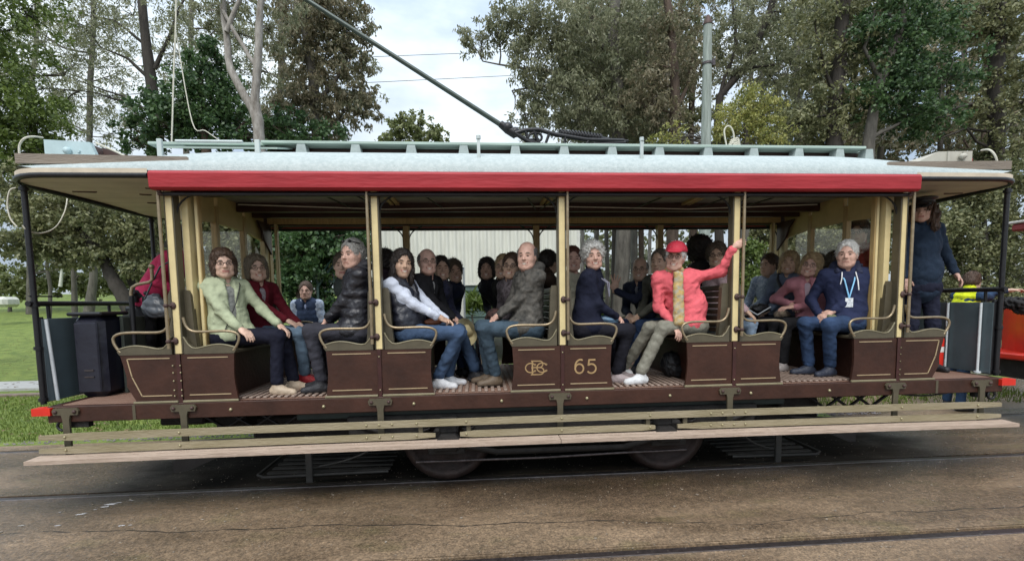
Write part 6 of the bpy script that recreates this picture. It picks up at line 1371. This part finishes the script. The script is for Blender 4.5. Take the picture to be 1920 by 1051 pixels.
    if cap:
        f = Field((-.2, -.16, -.1), (.24, .16, .22), .008); f.ell((-.014, 0, .052), I3, (.116, .098, .098), .01)
        if cap[0] == 'peaked': f.ell((-.01, 0, .125), I3, (.125, .118, .030), .02)
        f.plane((0, 0, .052), (-.06, 0, -1)); f.sub((-.014, 0, .02), I3, (.098, .082, .092), .0)
        f.ell((.118, 0, .047), frame((1, 0, -.22)), (.068, .070, .009), .01) if cap[0] != 'peaked' else f.ell((.108, 0, .045), frame((1, 0, -.5)), (.050, .070, .008), .008)
        V, Q = f.mesh(); mk('cap', (V * sc) @ HR + H, Q, [mat('cap_' + cap[0], cap[1], .7 if cap[0] != 'peaked' else .35, 0, .1, 30, .3)], root)
    for e in extras: e(root, dict(H=H, NB=NB, SH=SH, ch=ch, tf=tf, tl=tl, up=up, TR=TR_, Hp=Hp, bf=bf, bl=bl_, loc=loc, lo=lo, hi=hi, arms=arms))
    return root, dict(H=H, NB=NB, SH=SH, Hp=Hp, bf=bf, bl=bl_, tf=tf, tl=tl, arms=arms, hl=hl, hr=hr)

# wearable extras
def ex_lanyard(col, badge=None, name='lanyard', ln=.30):
    def fn(root, d):
        mb = MB(); a = d['NB'] + d['tl'] * .065 - d['up'] * .02 + d['tf'] * .02; b = d['NB'] - d['tl'] * .065 - d['up'] * .02 + d['tf'] * .02
        t = d['NB'] - d['up'] * ln + d['tf'] * .158; m1 = d['NB'] + d['tl'] * .04 - d['up'] * .12 + d['tf'] * .148; m2 = d['NB'] - d['tl'] * .04 - d['up'] * .12 + d['tf'] * .148
        for p, m_ in ((a, m1), (b, m2)): mb.tube([p, m_, t], .007, 5)
        o = mb.build(name, mat(name + '_cloth_%d' % int(col[2] * 99), col, .6), root)
        if badge:
            mb = MB(); c = t - d['up'] * .04; r_ = d['tl'] * .032; u = d['up'] * .045; n_ = d['tf'] * .006
            vs = [c + s1 * r_ + s2 * u + s3 * n_ for s1 in (-1, 1) for s2 in (-1, 1) for s3 in (-1, 1)]; mb.add(vs, [(0, 1, 3, 2), (4, 6, 7, 5), (0, 4, 5, 1), (2, 3, 7, 6), (0, 2, 6, 4), (1, 5, 7, 3)]); mb.build('badge', mat('badge_card', badge, .5, 0, .5, 60), o)
    return fn
def ex_strap(col, side=1, wd=.010, name='bag_strap'):
    def fn(root, d):
        s_ = side; mb = MB(); p = [d['SH'] + d['tl'] * s_ * .10 + d['up'] * .055, d['SH'] + d['tl'] * s_ * .085 + d['tf'] * .11 - d['up'] * .03, d['ch'] + d['tf'] * .158 + d['tl'] * s_ * .02, d['Hp'] + d['tf'] * .17 - d['tl'] * s_ * .10 + d['up'] * .06]
        mb.tube(p, wd, 5); mb.build(name, mat('strap_%d' % int(col[0] * 99), col, .6), root)
    return fn
def ex_drawcords(root, d):
    for s_ in (-1, 1):
        mb = MB(); a = d['NB'] + d['tl'] * s_ * .055 + d['tf'] * .10 - d['up'] * .04; b = d['NB'] + d['tl'] * s_ * .075 + d['tf'] * .155 - d['up'] * (.22 if s_ > 0 else .16); mb.tube([a, (a + b) / 2 + d['tf'] * .03, b], .0055, 5); mb.build('drawcord', mat('white_cord', (.7, .7, .7), .6), root)
def ex_scarf(root, d):
    f = Field(d['H'] - np.array([.25, .25, .75]), d['H'] + np.array([.25, .25, .05]), .010)
    for t in np.linspace(0, 2 * pi, 9)[:-1]: f.ell(d['NB'] + d['tf'] * .062 * cos(t) + d['tl'] * .062 * sin(t) + d['up'] * .01, I3, (.032, .032, .036), .02)
    a = d['NB'] + d['tf'] * .125 - d['up'] * .03
    for s_ in (-1, 1): f.cap(a + d['tl'] * s_ * .02, a + d['tl'] * s_ * .022 - d['up'] * .46 + d['tf'] * .035, .026, .030, .02)
    f.ripple(.004, .04, 4, (1, 1, .3)); V, Q = f.mesh(); mk('scarf', V, Q, [mat('printed_scarf', (.50, .30, .04), .7, 0, 0, 22, .4, 30, col2=(.34, .36, .33))], root)
def ex_hood(c):
    def fn(root, d):
        f = Field(d['H'] - .32, d['H'] + .25, .011); b = d['NB'] - d['tf'] * .075
        f.cap(b + d['tl'] * .08 + d['up'] * .03, b - d['tl'] * .08 + d['up'] * .03, .055, .055, .03); f.cap(b + d['tl'] * .09 + d['up'] * .02, d['NB'] + d['tl'] * .085 + d['tf'] * .06 - d['up'] * .03, .045, .034, .03); f.cap(b - d['tl'] * .09 + d['up'] * .02, d['NB'] - d['tl'] * .085 + d['tf'] * .06 - d['up'] * .03, .045, .034, .03)
        f.ripple(.006, .05, 2); V, Q = f.mesh(); mk('hood', V, Q, [c], root)
    return fn
def ex_pouch(col):
    def fn(root, d):
        f = Field(d['Hp'] - .35, d['Hp'] + .35, .012); f.ell(d['Hp'] + d['bf'] * .22 + d['up'] * .06, frame(d['bf']), (.07, .13, .05), .01); f.ripple(.005, .06, 3); V, Q = f.mesh(); mk('waist_bag', V, Q, [mat('pouch_cloth', col, .75, 0, .2, 9, .5)], root)
    return fn
def ex_sunglasses(root, d):
    mb = MB()
    for s_ in (-1, 1): mb.ball(d['loc']((.062, s_ * .034, .112)), .024, 8, (.7, 1, .6))
    mb.tube([d['loc']((.06, -.05, .11)), d['loc']((.0, -.09, .09))], .004, 4); mb.tube([d['loc']((.06, .05, .11)), d['loc']((.0, .09, .09))], .004, 4); mb.build('sunglasses', mat('dark_lens', (.01, .01, .01), .1), root)
NR, FR_ = .0115, .0150
T1 = time.time()
# ---- bay one
person('woman in pale green fleece with brown bob and glasses, hand on the arm rail', (-3.04, .26, 2.065), (-3.03, .27, 1.41), 0, yaw=-42, toward=6, tilt=3, fem=True, hair='bob', hairc='brown', glasses='dark', smile=False,
       jacket=('pale_green_fleece', (.38, .42, .28), 'plain'), shirt=('grey_print_top', (.10, .10, .10), 'print', (.30, .31, .28)), trousers=('black_trousers', (.010, .011, .022), 'plain'),
       shoes=(.42, .33, .24), sole=(.5, .36, .24), hands=((.42, .06, .09), (.22, -.22, .06)), hpose=('rest', 'rest'), res=NR, feet=((.50, .10, -.455), (.44, -.10, -.455)), knees=((.44, .10, .0), (.46, -.09, .0)), extras=(ex_strap((.02, .02, .02), 1, .005),))
person('woman in open burgundy jacket with grey bob, seated second from the left post', (-2.96, .70, 2.055), (-3.05, .72, 1.41), 0, yaw=-35, toward=12, tilt=4, fem=True, hair='bob', hairc='ash', glasses='wire',
       jacket=('burgundy_jacket', (.12, .010, .018), 'plain'), shirt=('mauve_print_top', (.18, .14, .15), 'print', (.42, .38, .40)), trousers=('pale_jeans', (.13, .19, .26), 'denim'),
       shoes=(.36, .018, .025), sole=(.6, .58, .55), hands=((.46, .0, .09), (.40, -.10, .12)), hpose='rest', res=NR, feet=((.46, .10, -.45), (.52, -.04, -.45)), knees=((.48, .08, .0), (.50, -.08, .0)))
person('grey-haired man in black padded jacket with sunglasses pushed up, looking left', (-1.90, .27, 2.14), (-1.86, .28, 1.42), 180, yaw=200, toward=-42, pitch=-3, hair='short', hairc='grey', smile=False, skin='rosy',
       jacket=('black_padded_jacket', (.018, .018, .024), 'shiny'), trousers=('charcoal_trousers', (.035, .035, .045), 'plain'), shoes=(.016, .016, .02), hands=((.31, .02, .10), (.31, -.06, .10)), res=NR,
       feet=((.34, .10, -.455), (.40, -.08, -.455)), knees=((.42, .10, .03), (.43, -.09, .03)), fold=1.6, extras=(ex_sunglasses, ex_hood(mat('black_hood', (.016, .016, .022), .7, 0, .2, 9))))
person('person with pale face half hidden behind the man in the padded jacket', (-2.14, .80, 2.08), (-1.88, .82, 1.41), 180, yaw=215, toward=-8, fem=True, hair='short', hairc='greybrown', smile=False, jacket=('grey_green_top', (.05, .06, .055), 'plain'), res=FR_)
g_out = 'people standing beside the trams'
person('man in navy vest over plaid sleeves standing on the grass beyond the left bay', (-3.26, 2.80, 1.885), (-3.24, 2.86, 1.05), -90, toward=-12, hair='short', hairc='brown', glasses='wire', smile=False, skin='rosy', seated=False,
       jacket=('blue_plaid_sleeves', (.16, .22, .34), 'print', (.50, .55, .62)), vest=('navy_vest', (.030, .045, .085), 'plain'), shirt=('pale_blue_shirt', (.35, .42, .62), 'plain'), res=FR_, floor=.03, group=g_out, hs=1.02, hands=((.10, .22, .05), (.10, -.22, .05)))
# ---- bay two
person('dark-haired passenger seen from behind the second post, facing left', (-1.80, 1.10, 2.13), (-1.86, 1.12, 1.41), 180, look=165, fem=True, hair='curly', hairc='black', smile=False, skin='deep', jacket=('plum_top', (.035, .02, .03), 'plain'), res=FR_)
person('smiling woman with long dark hair in black quilted vest and white sleeves', (-1.45, .28, 2.05), (-1.40, .27, 1.41), 0, yaw=-28, toward=14, tilt=-4, fem=True, hair='long', hairc='black', skin='tan', old=False,
       jacket=('white_sleeves', (.56, .60, .70), 'plain'), vest=('black_quilted_vest', (.013, .014, .022), 'shiny'), shirt=('navy_under_top', (.02, .025, .04), 'plain'), trousers=('mid_blue_jeans', (.045, .075, .135), 'denim'),
       shoes=(.62, .62, .64), sole=(.7, .7, .7), hands=((.36, .0, .10), (.35, -.10, .10)), res=NR, feet=((.34, .12, -.455), (.26, -.02, -.455)), knees=((.46, .12, .0), (.47, -.08, .0)))
person('balding man with glasses in black coat, beside the woman in the quilted vest', (-1.26, .66, 2.10), (-1.38, .66, 1.42), 0, yaw=-30, toward=12, hair='ring', hairc='darkgrey', glasses='wire', skin='rosy', jacket=('black_coat', (.012, .012, .014), 'plain'),
       shirt=('pale_grey_jumper', (.38, .38, .38), 'plain'), trousers=('blue_jeans', (.038, .065, .12), 'denim'), hands=((.38, .0, .10), (.38, -.08, .10)), res=.0125, feet=((.60, .05, -.455), (.58, -.08, -.455)))
person('dark-haired woman in navy patterned shirt, third along the second bench', (-1.15, 1.05, 2.06), (-1.36, 1.05, 1.41), 0, yaw=-20, toward=10, fem=True, hair='short', hairc='black', skin='deep', jacket=('navy_spotted_shirt', (.012, .014, .03), 'print', (.06, .06, .12)), trousers=('dark_jeans', (.02, .035, .08), 'denim'), hands=((.42, 0, .08), (.42, -.08, .08)), res=FR_)
person('curly-haired woman leaning forward at the far end of the second bench', (-1.03, 1.45, 2.05), (-1.36, 1.45, 1.41), 0, yaw=-20, toward=14, tilt=8, fem=True, hair='curly', hairc='greybrown', skin='deep', jacket=('dark_blue_cardigan', (.016, .02, .04), 'plain'), res=FR_)
person('balding man in grey camouflage jacket and jeans smiling on the middle bench', (-.28, .28, 2.11), (-.26, .28, 1.42), 180, yaw=205, toward=-16, hair='ring', hairc='darkgrey', skin='rosy', jacket=('grey_camouflage_jacket', (.020, .020, .018), 'camo', (.12, .11, .095)),
       trousers=('faded_blue_jeans', (.045, .070, .095), 'denim'), shoes=(.12, .085, .055), sole=(.06, .05, .04), hands=((.34, .02, .10), (.33, -.08, .10)), res=NR, feet=((.34, .02, -.455), (.40, -.12, -.455)), knees=((.44, .10, .02), (.46, -.10, .03)), fold=1.5, extras=(ex_hood(mat('camo_collar', (.05, .047, .042), .8)),))
person('passenger with dark glasses peeping past the balding man', (-.40, .70, 2.05), (-.25, .70, 1.41), 180, yaw=215, toward=-12, tilt=-6, fem=True, hair='short', hairc='brown', skin='tan', glasses='dark', jacket=('dark_plum_print', (.03, .02, .022), 'print', (.20, .17, .18)), res=FR_)
person('blonde short-haired woman with glasses in black cardigan on the middle bench', (-.47, 1.0, 2.065), (-.27, 1.0, 1.41), 180, yaw=205, toward=-12, tilt=-4, fem=True, hair='short', hairc='blonde', skin='tan', glasses='wire', jacket=('black_cardigan', (.014, .014, .014), 'plain'), hands=((.36, 0, .09), (.36, -.08, .09)), res=.0125)
person('woman with black bob at the far end of the middle bench', (-.64, 1.45, 2.08), (-.30, 1.45, 1.41), 180, yaw=200, toward=-6, fem=True, hair='bob', hairc='black', skin='deep', jacket=('black_dress', (.012, .012, .016), 'plain'), trousers=('grey_slacks', (.07, .07, .075), 'plain'), res=FR_)
# ---- bay three
person('dark short-haired passenger glimpsed behind the middle post', (.06, 1.10, 2.12), (.23, 1.12, 1.41), 0, look=40, hair='short', hairc='black', smile=False, skin='deep', jacket=('brown_jumper', (.05, .03, .02), 'plain'), res=FR_)
person('red-brown haired woman in cream top just right of the middle post', (.26, .75, 2.12), (.24, .76, 1.41), 0, yaw=-35, toward=8, fem=True, hair='short', hairc='redbrown', skin='rosy', jacket=('cream_print_top', (.30, .28, .22), 'print', (.42, .40, .30)), collar=False, res=.0125)
person('woman with curly white hair in navy cardigan, hands folded', (.36, .28, 2.105), (.25, .28, 1.41), 0, yaw=-30, toward=12, tilt=3, fem=True, hair='curly', hairc='white', skin='rosy', jacket=('navy_cardigan', (.010, .012, .026), 'plain'), shirt=('pale_neck_scarf', (.45, .36, .32), 'plain'),
       trousers=('black_slacks', (.012, .012, .018), 'plain'), shoes=(.36, .30, .30), sole=(.55, .5, .48), hands=((.34, .04, .11), (.33, -.06, .11)), res=NR, feet=((.42, .12, -.455), (.34, -.02, -.455)), fold=.8, extras=(ex_lanyard((.2, .2, .25), None, 'cord', .25),))
person('bald man in navy jacket raising an open hand to wave', (1.12, 1.10, 2.03), (1.36, 1.12, 1.41), 180, yaw=215, toward=-8, hair='ring', hairc='grey', skin='deep', glasses='wire', jacket=('navy_zip_jacket', (.014, .018, .036), 'plain'), shirt=('check_collar', (.3, .3, .32), 'print', (.12, .12, .15)),
       hands=((.79, 1.0, 1.80, 0), (.36, .02, .10)), hpose=('wave', 'rest'), res=.0125, trousers=('navy_slacks', (.02, .03, .07), 'plain'))
person('grey-haired man in olive and black jacket, behind the shoulder of the coral jacket', (1.20, .72, 2.08), (1.40, .74, 1.42), 180, yaw=210, toward=-22, hair='receding', hairc='greybrown', smile=False, skin='tan', jacket=('black_olive_jacket', (.035, .035, .028), 'camo', (.075, .075, .055)), trousers=('bright_navy_trousers', (.012, .025, .060), 'plain'), hands=((.42, .02, .09), (.40, -.08, .09)), res=.0125, feet=((.50, .08, -.455), (.50, -.08, -.455)))
person('person in coral raincoat and red cap holding the post with one raised arm', (1.15, .22, 2.085), (1.36, .30, 1.42), 180, yaw=262, toward=-6, tilt=-5, fem=True, hair='short', hairc='white', skin='rosy', glasses='dark', cap=('baseball', (.50, .025, .05)),
       jacket=('coral_raincoat', (.72, .135, .16), 'plain'), shirt=('grey_blue_shirt', (.14, .17, .22), 'plain'), trousers=('grey_tweed_trousers', (.16, .155, .12), 'print', (.23, .22, .18)), shoes=(.62, .63, .64), sole=(.7, .7, .7),
       hands=((1.60, .0, 2.15, 0), (.24, .16, .02)), hpose=('grip', 'rest'), res=NR, width=1.02, feet=((.57, .16, -.455), (.60, -.20, -.455)), knees=((.36, .16, .0), (.42, -.02, -.01)), fold=1.6, extras=(ex_scarf,))
# ---- bay four
person('person with big dark curly hair behind the raised coral arm, facing right', (1.93, 1.30, 2.25), (1.86, 1.30, 1.43), 0, look=60, fem=True, hair='afro', hairc='black', smile=False, skin='deep', jacket=('dark_top', (.02, .02, .02), 'plain'), res=FR_)
person('grey curly-haired person with dark glasses just left of the fourth post', (1.93, .90, 2.16), (1.86, .90, 1.41), 0, yaw=-25, toward=-4, fem=True, hair='curly', hairc='greybrown', glasses='dark', skin='tan', jacket=('pink_grey_print_shirt', (.36, .22, .24), 'print', (.55, .42, .42)), trousers=('light_wash_jeans', (.24, .32, .42), 'denim'), hands=((.32, -.30, .04), (.28, -.38, .04)), hpose='rest', res=.0125)
person('brown-haired passenger in navy and white print with dark straps, farthest on the right bench', (2.93, 1.48, 2.09), (3.02, 1.48, 1.41), 180, yaw=215, toward=-38, hair='short', hairc='brown', smile=False, skin='deep', jacket=('navy_white_print_shirt', (.10, .14, .24), 'print', (.42, .46, .52)), extras=(ex_strap((.01, .01, .015), 1, .02),), res=FR_, hands=((.36, .02, .1), (.36, -.06, .1)))
person('smiling blonde woman in blue-grey jumper, second from the far side on the right bench', (2.95, 1.13, 2.09), (3.02, 1.13, 1.41), 180, yaw=220, toward=-6, tilt=-4, fem=True, hair='bob', hairc='blonde', skin='tan', jacket=('blue_grey_jumper', (.13, .16, .22), 'plain'), extras=(ex_strap((.01, .01, .015), -1, .018),), res=.0125, hands=((.36, .02, .1), (.34, -.1, .1)))
person('blonde woman in pink jacket leaning on the shoulder of the man in navy', (2.91, .72, 2.03), (3.02, .74, 1.41), 180, yaw=232, toward=-10, tilt=-14, fem=True, hair='bob', hairc='blonde', skin='rosy', glasses='wire', jacket=('dusty_pink_jacket', (.46, .20, .23), 'plain'), shirt=('lilac_top', (.45, .36, .42), 'plain'),
       trousers=('black_leggings', (.012, .012, .014), 'plain'), shoes=(.30, .27, .26), hands=((.30, .02, .17), (.24, -.1, .2)), hpose='rest', res=NR + .001, feet=((.46, .1, -.455), (.50, -.08, -.455)))
person('white-haired man in navy hooded top with pale blue lanyard and jeans', (2.95, .28, 2.10), (2.98, .30, 1.42), 180, yaw=240, toward=-4, hair='short', hairc='white', smile=False, skin='rosy', jacket=('navy_hooded_top', (.018, .024, .060), 'plain'), shirt=('dark_blue_tee', (.02, .02, .03), 'plain'), open_v=False,
       trousers=('dark_blue_jeans', (.030, .055, .115), 'denim'), shoes=(.020, .026, .045), sole=(.05, .05, .06), hands=((.24, .08, .09), (.26, -.02, .08)), res=NR, width=1.06, feet=((.20, .06, -.455), (.32, -.08, -.455)), knees=((.34, .20, .0), (.42, -.02, .0)),
       extras=(ex_lanyard((.25, .55, .85), (.65, .75, .85)), ex_drawcords, ex_hood(mat('navy_hood', (.016, .021, .052), .8, 0, .2, 9, .5)), ex_pouch((.12, .13, .07))))
person('dark-haired passenger mostly hidden behind the man in navy hooded top', (3.47, 1.15, 2.10), (3.50, 1.15, 1.41), 0, look=20, fem=True, hair='bob', hairc='black', smile=False, skin='deep', jacket=('dark_brown_top', (.03, .02, .02), 'plain'), res=FR_)
g_plat = 'people standing on the tram platforms'
person('person with glasses in red and dark blue jacket standing behind the right bulkhead', (3.70, 1.0, 2.42), (3.70, 1.05, 1.68), 180, toward=-14, hair='curly', hairc='greybrown', glasses='dark', smile=False, skin='tan', seated=False, jacket=('red_panel_jacket', (.28, .02, .025), 'plain'), shirt=('blue_black_yoke', (.012, .016, .035), 'plain'), res=FR_, group=g_plat)
person('uniformed crew member with peaked cap and long brown hair standing on the right platform', (3.93, .46, 2.57), (4.02, .52, 1.78), -95, toward=-8, pitch=-2, fem=True, hair='shaggy', hairc='brown', smile=False, skin='rosy', seated=False, cap=('peaked', (.010, .010, .012)),
       jacket=('navy_work_jacket', (.020, .034, .060), 'plain'), trousers=('navy_cargo_trousers', (.014, .016, .032), 'plain'), hands=((4.40, .46, 1.80, 0), (.06, -.24, -.02)), hpose=('rest', 'rest'), res=NR, width=1.06, coat_drop=.0, fold=1.3, group=g_plat, hs=1.0)
person('person in pink top leaning in behind the left end post with a grey handbag', (-3.80, .95, 2.38), (-4.16, .97, 1.80), 0, look=0, fem=True, hair='bob', hairc='brown', seated=False, jacket=('hot_pink_top', (.55, .045, .12), 'plain'), trousers=('black_skirt_trousers', (.010, .010, .012), 'plain'), res=.0125, hands=((.42, .16, .02), (.42, -.16, .02)), group=g_plat, fold=.5, width=1.15)
person('worker in yellow high-visibility vest and jeans leaning on the red tram', (6.35, 2.0, 1.86), (6.22, 2.05, 1.02), 0, look=20, pitch=-10, hair='short', hairc='brown', smile=False, seated=False, jacket=('dark_blue_sleeves', (.03, .06, .12), 'plain'), vest=('high_visibility_yellow', (.72, .80, .03), 'plain'), shirt=None,
       trousers=('work_jeans', (.03, .06, .12), 'denim'), res=FR_, floor=0, group=g_out, hands=((6.75, 1.7, 1.75, 0), (6.7, 2.1, 1.7, 0)), hpose=('rest', 'rest'))
print('people', round(time.time() - T1, 1), 's  tris', TRI[0])

# ================================================================== THINGS CARRIED
def blobthing(name, label, cat, parts, m, h=.009, rip=(.004, .05), group=None, cut=None, extra=None):
    P_ = np.array([p[0] for p in parts]); rr = max(max(p[1]) for p in parts) + .05; f = Field(P_.min(0) - rr, P_.max(0) + rr, h)
    for c, r_, *k in parts: f.ell(c, k[0] if k else I3, r_, .015)
    if rip: f.ripple(rip[0], rip[1], 5)
    V, Q = f.mesh(); root = empty(name, tuple(P_.mean(0)), label, cat, group); mk({'sun_hat': 'crown', 'jacket_bundle': 'cloth'}.get(name, 'bag_body'), V, Q, [m], root)
    if extra: extra(root)
    return root
hb = at(291, 575, .62)
def strap(pts, r_, m, name='strap'): return lambda root: MB().tube([at(*p) for p in pts], r_, 6).build(name, m, root)
blobthing('handbag', 'slate grey leather handbag hanging behind the left end post', 'handbag', [(hb, (.12, .06, .10)), (hb + [.03, 0, -.04], (.15, .065, .07)), (hb + [0, 0, .08], (.07, .035, .05))], mat('slate_leather', (.075, .085, .10), .35, 0, .12, 8, .2),
          extra=strap([(272, 560, .62), (285, 530, .62), (300, 500, .62), (318, 490, .62)], .008, mat('slate_leather2', (.05, .055, .065), .4)))
c = at(812, 603, .26); blobthing('clutch_purse', 'small tan leather purse under the hands of the woman in the quilted vest', 'purse', [(c, (.085, .03, .032))], mat('tan_leather', (.22, .075, .035), .4, 0, .15, 8, .1), rip=(.002, .05))
c = at(1140, 598, .24); blobthing('waist_pouch', 'shiny steel-blue pouch on the lap of the white-haired woman', 'pouch', [(c, (.095, .05, .045)), (c + [.07, 0, .0], (.04, .04, .04))], mat('steel_blue_nylon', (.14, .23, .33), .32, 0, .25, 9, .4))
c = at(874, 622, .55)
def brim(root): 
    mb = MB(); n = 22; d = norm((-.3, -.8, -.25)); FRM = frame(d); V = []
    for i, r_ in enumerate((.07, .115, .15)):
        for k in range(n): t = 2 * pi * k / n; V.append(c + FRM[1] * r_ * .8 * cos(t) + FRM[2] * r_ * sin(t) + FRM[0] * (.02 * i - .03 + .012 * sin(3 * t)))
    mb.add(V, [(i * n + k, i * n + (k + 1) % n, (i + 1) * n + (k + 1) % n, (i + 1) * n + k) for i in range(2) for k in range(n)], True); mb.build('brim', mat('straw', (.42, .36, .20), .8, 0, .2, 60, .6), root)
blobthing('sun_hat', 'pale straw sun hat held on the knees of the man in the black coat', 'hat', [(c + norm((-.3, -.8, -.25)) * -.06, (.075, .065, .075))], mat('straw', (.42, .36, .20), .8), extra=brim, rip=None)
c = at(930, 590, .75); blobthing('jacket_bundle', 'folded dark red and black print wrap on the laps of the middle bench', 'wrap', [(c, (.10, .10, .07)), (c + [-.05, .1, -.05], (.07, .09, .07))], mat('dark_print_wrap', (.015, .012, .012), .8, 0, 0, 26, .5, col2=(.14, .07, .06)))
c = at(1258, 690, .50); c[2] = FZ + .14; blobthing('backpack', 'black backpack on the tram floor behind the white shoes', 'backpack', [(c, (.11, .10, .14)), (c + [.03, -.06, -.05], (.08, .05, .07))], mat('black_nylon', (.012, .012, .014), .5, 0, .2, 9, .5),
          extra=lambda root: MB().tube([c + [-.08, -.1, .1], c + [-.11, -.13, 0], c + [-.07, -.12, -.1]], .008, 6).build('strap', M_BLACK, root))
c = at(1425, 578, 1.1); blobthing('shoulder_bag', 'black shoulder bag on the lap of the farthest passenger on the right bench', 'bag', [(c, (.12, .08, .06))], MATS['black_nylon'], extra=strap([(1395, 575, .9), (1420, 590, .9), (1445, 575, 1.0)], .008, M_WROD))
c = at(1466, 590, .95); blobthing('cream_bag', 'patterned cream cloth bag held by the blonde woman in blue-grey', 'bag', [(c, (.09, .07, .06))], mat('cream_print_cloth', (.40, .33, .24), .8, 0, 0, 30, .4, col2=(.12, .08, .06)))
# walking stick held between the knees on the middle bench
r_ = empty('walking_stick', tuple(at(905, 690, .6)), 'pale walking stick leaning between the facing passengers of the second bay', 'walking stick')
MB().tube([at(893, 615, .6), at(900, 650, .58), at(905, 683, .55)], .009, 8).build('shaft', mat('pale_stick', (.42, .34, .22), .5), r_)
# black wheelie bin on the left platform
bn_ = empty('waste_bin', (-4.28, .42, FZ), 'tall dark navy cabinet-like bin with chamfered corners on the left platform', 'bin')
mb = MB(); mb.hull_box(-4.43, -4.17, .32, .62, FZ + .004, 1.62, .05); mb.build('bin_body', M_BAG, bn_)
mb = MB(); mb.hull_box(-4.40, -4.20, .306, .330, FZ + .05, 1.56, .01); mb.build('front_panel', M_BAG, bn_)
for z_ in (1.06, 1.12): MB().box(-4.33, -4.25, .298, .312, z_, z_ + .012).build('latch', M_RAIL, bn_)
mb = MB(); mb.hull_box(-4.45, -4.15, .30, .64, 1.62, 1.655, .012); mb.build('rim', M_BLACK, bn_)
mb = MB(); mb.box(-4.16, -4.13, .52, .84, FZ + .003, 1.60, .004); tag(mb.build('standing_board', mat('green_grey_board', (.05, .06, .05), .6, 0, .2, 5)), 'narrow grey-green board standing right of the black bin', 'board')
# ---- second tram at the right edge
T2 = empty('tram', (7.2, .9, 0), 'end of a bright red tram coupled behind, cut by the right edge of the picture', 'tram')
def sp2(mb, name, m, parent=None): return mb.build(name, m, parent or T2)
x0 = 6.15
o = sp2(MB().box(x0, 12, .05, 1.75, .60, .84, .01), 'underframe', M_DARK)
sp2(MB().box(x0 - .10, 12, .0, 1.8, .845, .93, .02), 'red_sill', M_REDB)
f2 = []
for k in range(12):
    t = k / 11; y = .12 + 1.56 * t; x = x0 + .32 - .30 * sin(pi * t); f2.append((x, y))
mb = MB(); n = len(f2); V = [(x, y, z) for z in (.93, 1.56) for x, y in f2] + [(x + .05, y, z) for z in (.93, 1.56) for x, y in f2]
mb.add(V, [(k, k + 1, n + k + 1, n + k) for k in range(n - 1)] + [(2 * n + k, 3 * n + k, 3 * n + k + 1, 2 * n + k + 1) for k in range(n - 1)]); sp2(mb, 'red_apron', M_REDB)
mb = MB(); mb.tube([(x, y, 1.60) for x, y in f2], .02, 6); sp2(mb, 'apron_rail', M_BLACK)
for y in (.16, 1.64): sp2(MB().tube([(x0 + .72, y, .93), (x0 + .72, y, 2.56)], .025, 8), 'canopy_post', M_BLACK)
sp2(MB().box(x0 + .62, 12, -.1, 1.9, 2.56, 2.66, .02), 'canopy', mat('dull_red_canopy', (.20, .03, .03), .5, 0, .2, 6))
sp2(MB().box(x0 + .60, 12, -.12, 1.92, 2.662, 2.70, .01), 'canopy_roof', mat('pale_canopy_roof', (.5, .48, .45), .6))
sp2(MB().box(6.65, 12, .0, .05, .93, 1.3), 'side_panel', M_REDB); sp2(MB().box(6.65, 12, 1.75, 1.8, .93, 1.3), 'side_panel', M_REDB)
for x in (7.4, 9.0, 10.6): 
    for y in (.05, 1.75): sp2(MB().box(x - .04, x + .04, y - .03, y + .03, 1.3, 2.56), 'pillar', M_RED)
for x in (7.7, 9.4):
    for y in (.25, 1.6): sp2(wheel(x, y), 'wheel', M_WHEEL)
c = at(1895, 568, .95); c2_ = c + np.array([.35, 0, .0])
blobthing('coat_bundle', 'rumpled black coat lying over the apron of the red tram', 'coat', [(c, (.16, .13, .07)), (c2_, (.25, .15, .07)), (c + [.1, -.05, -.07], (.10, .08, .07))], mat('black_wool', (.014, .014, .015), .9, 0, .3, 20, .9), rip=(.016, .05))
print('scene built in', round(time.time() - T0, 1), 's; triangles', sum(len(m.loops) - 2 * len(m.polygons) for m in bpy.data.meshes), 'objects', len(bpy.data.objects))
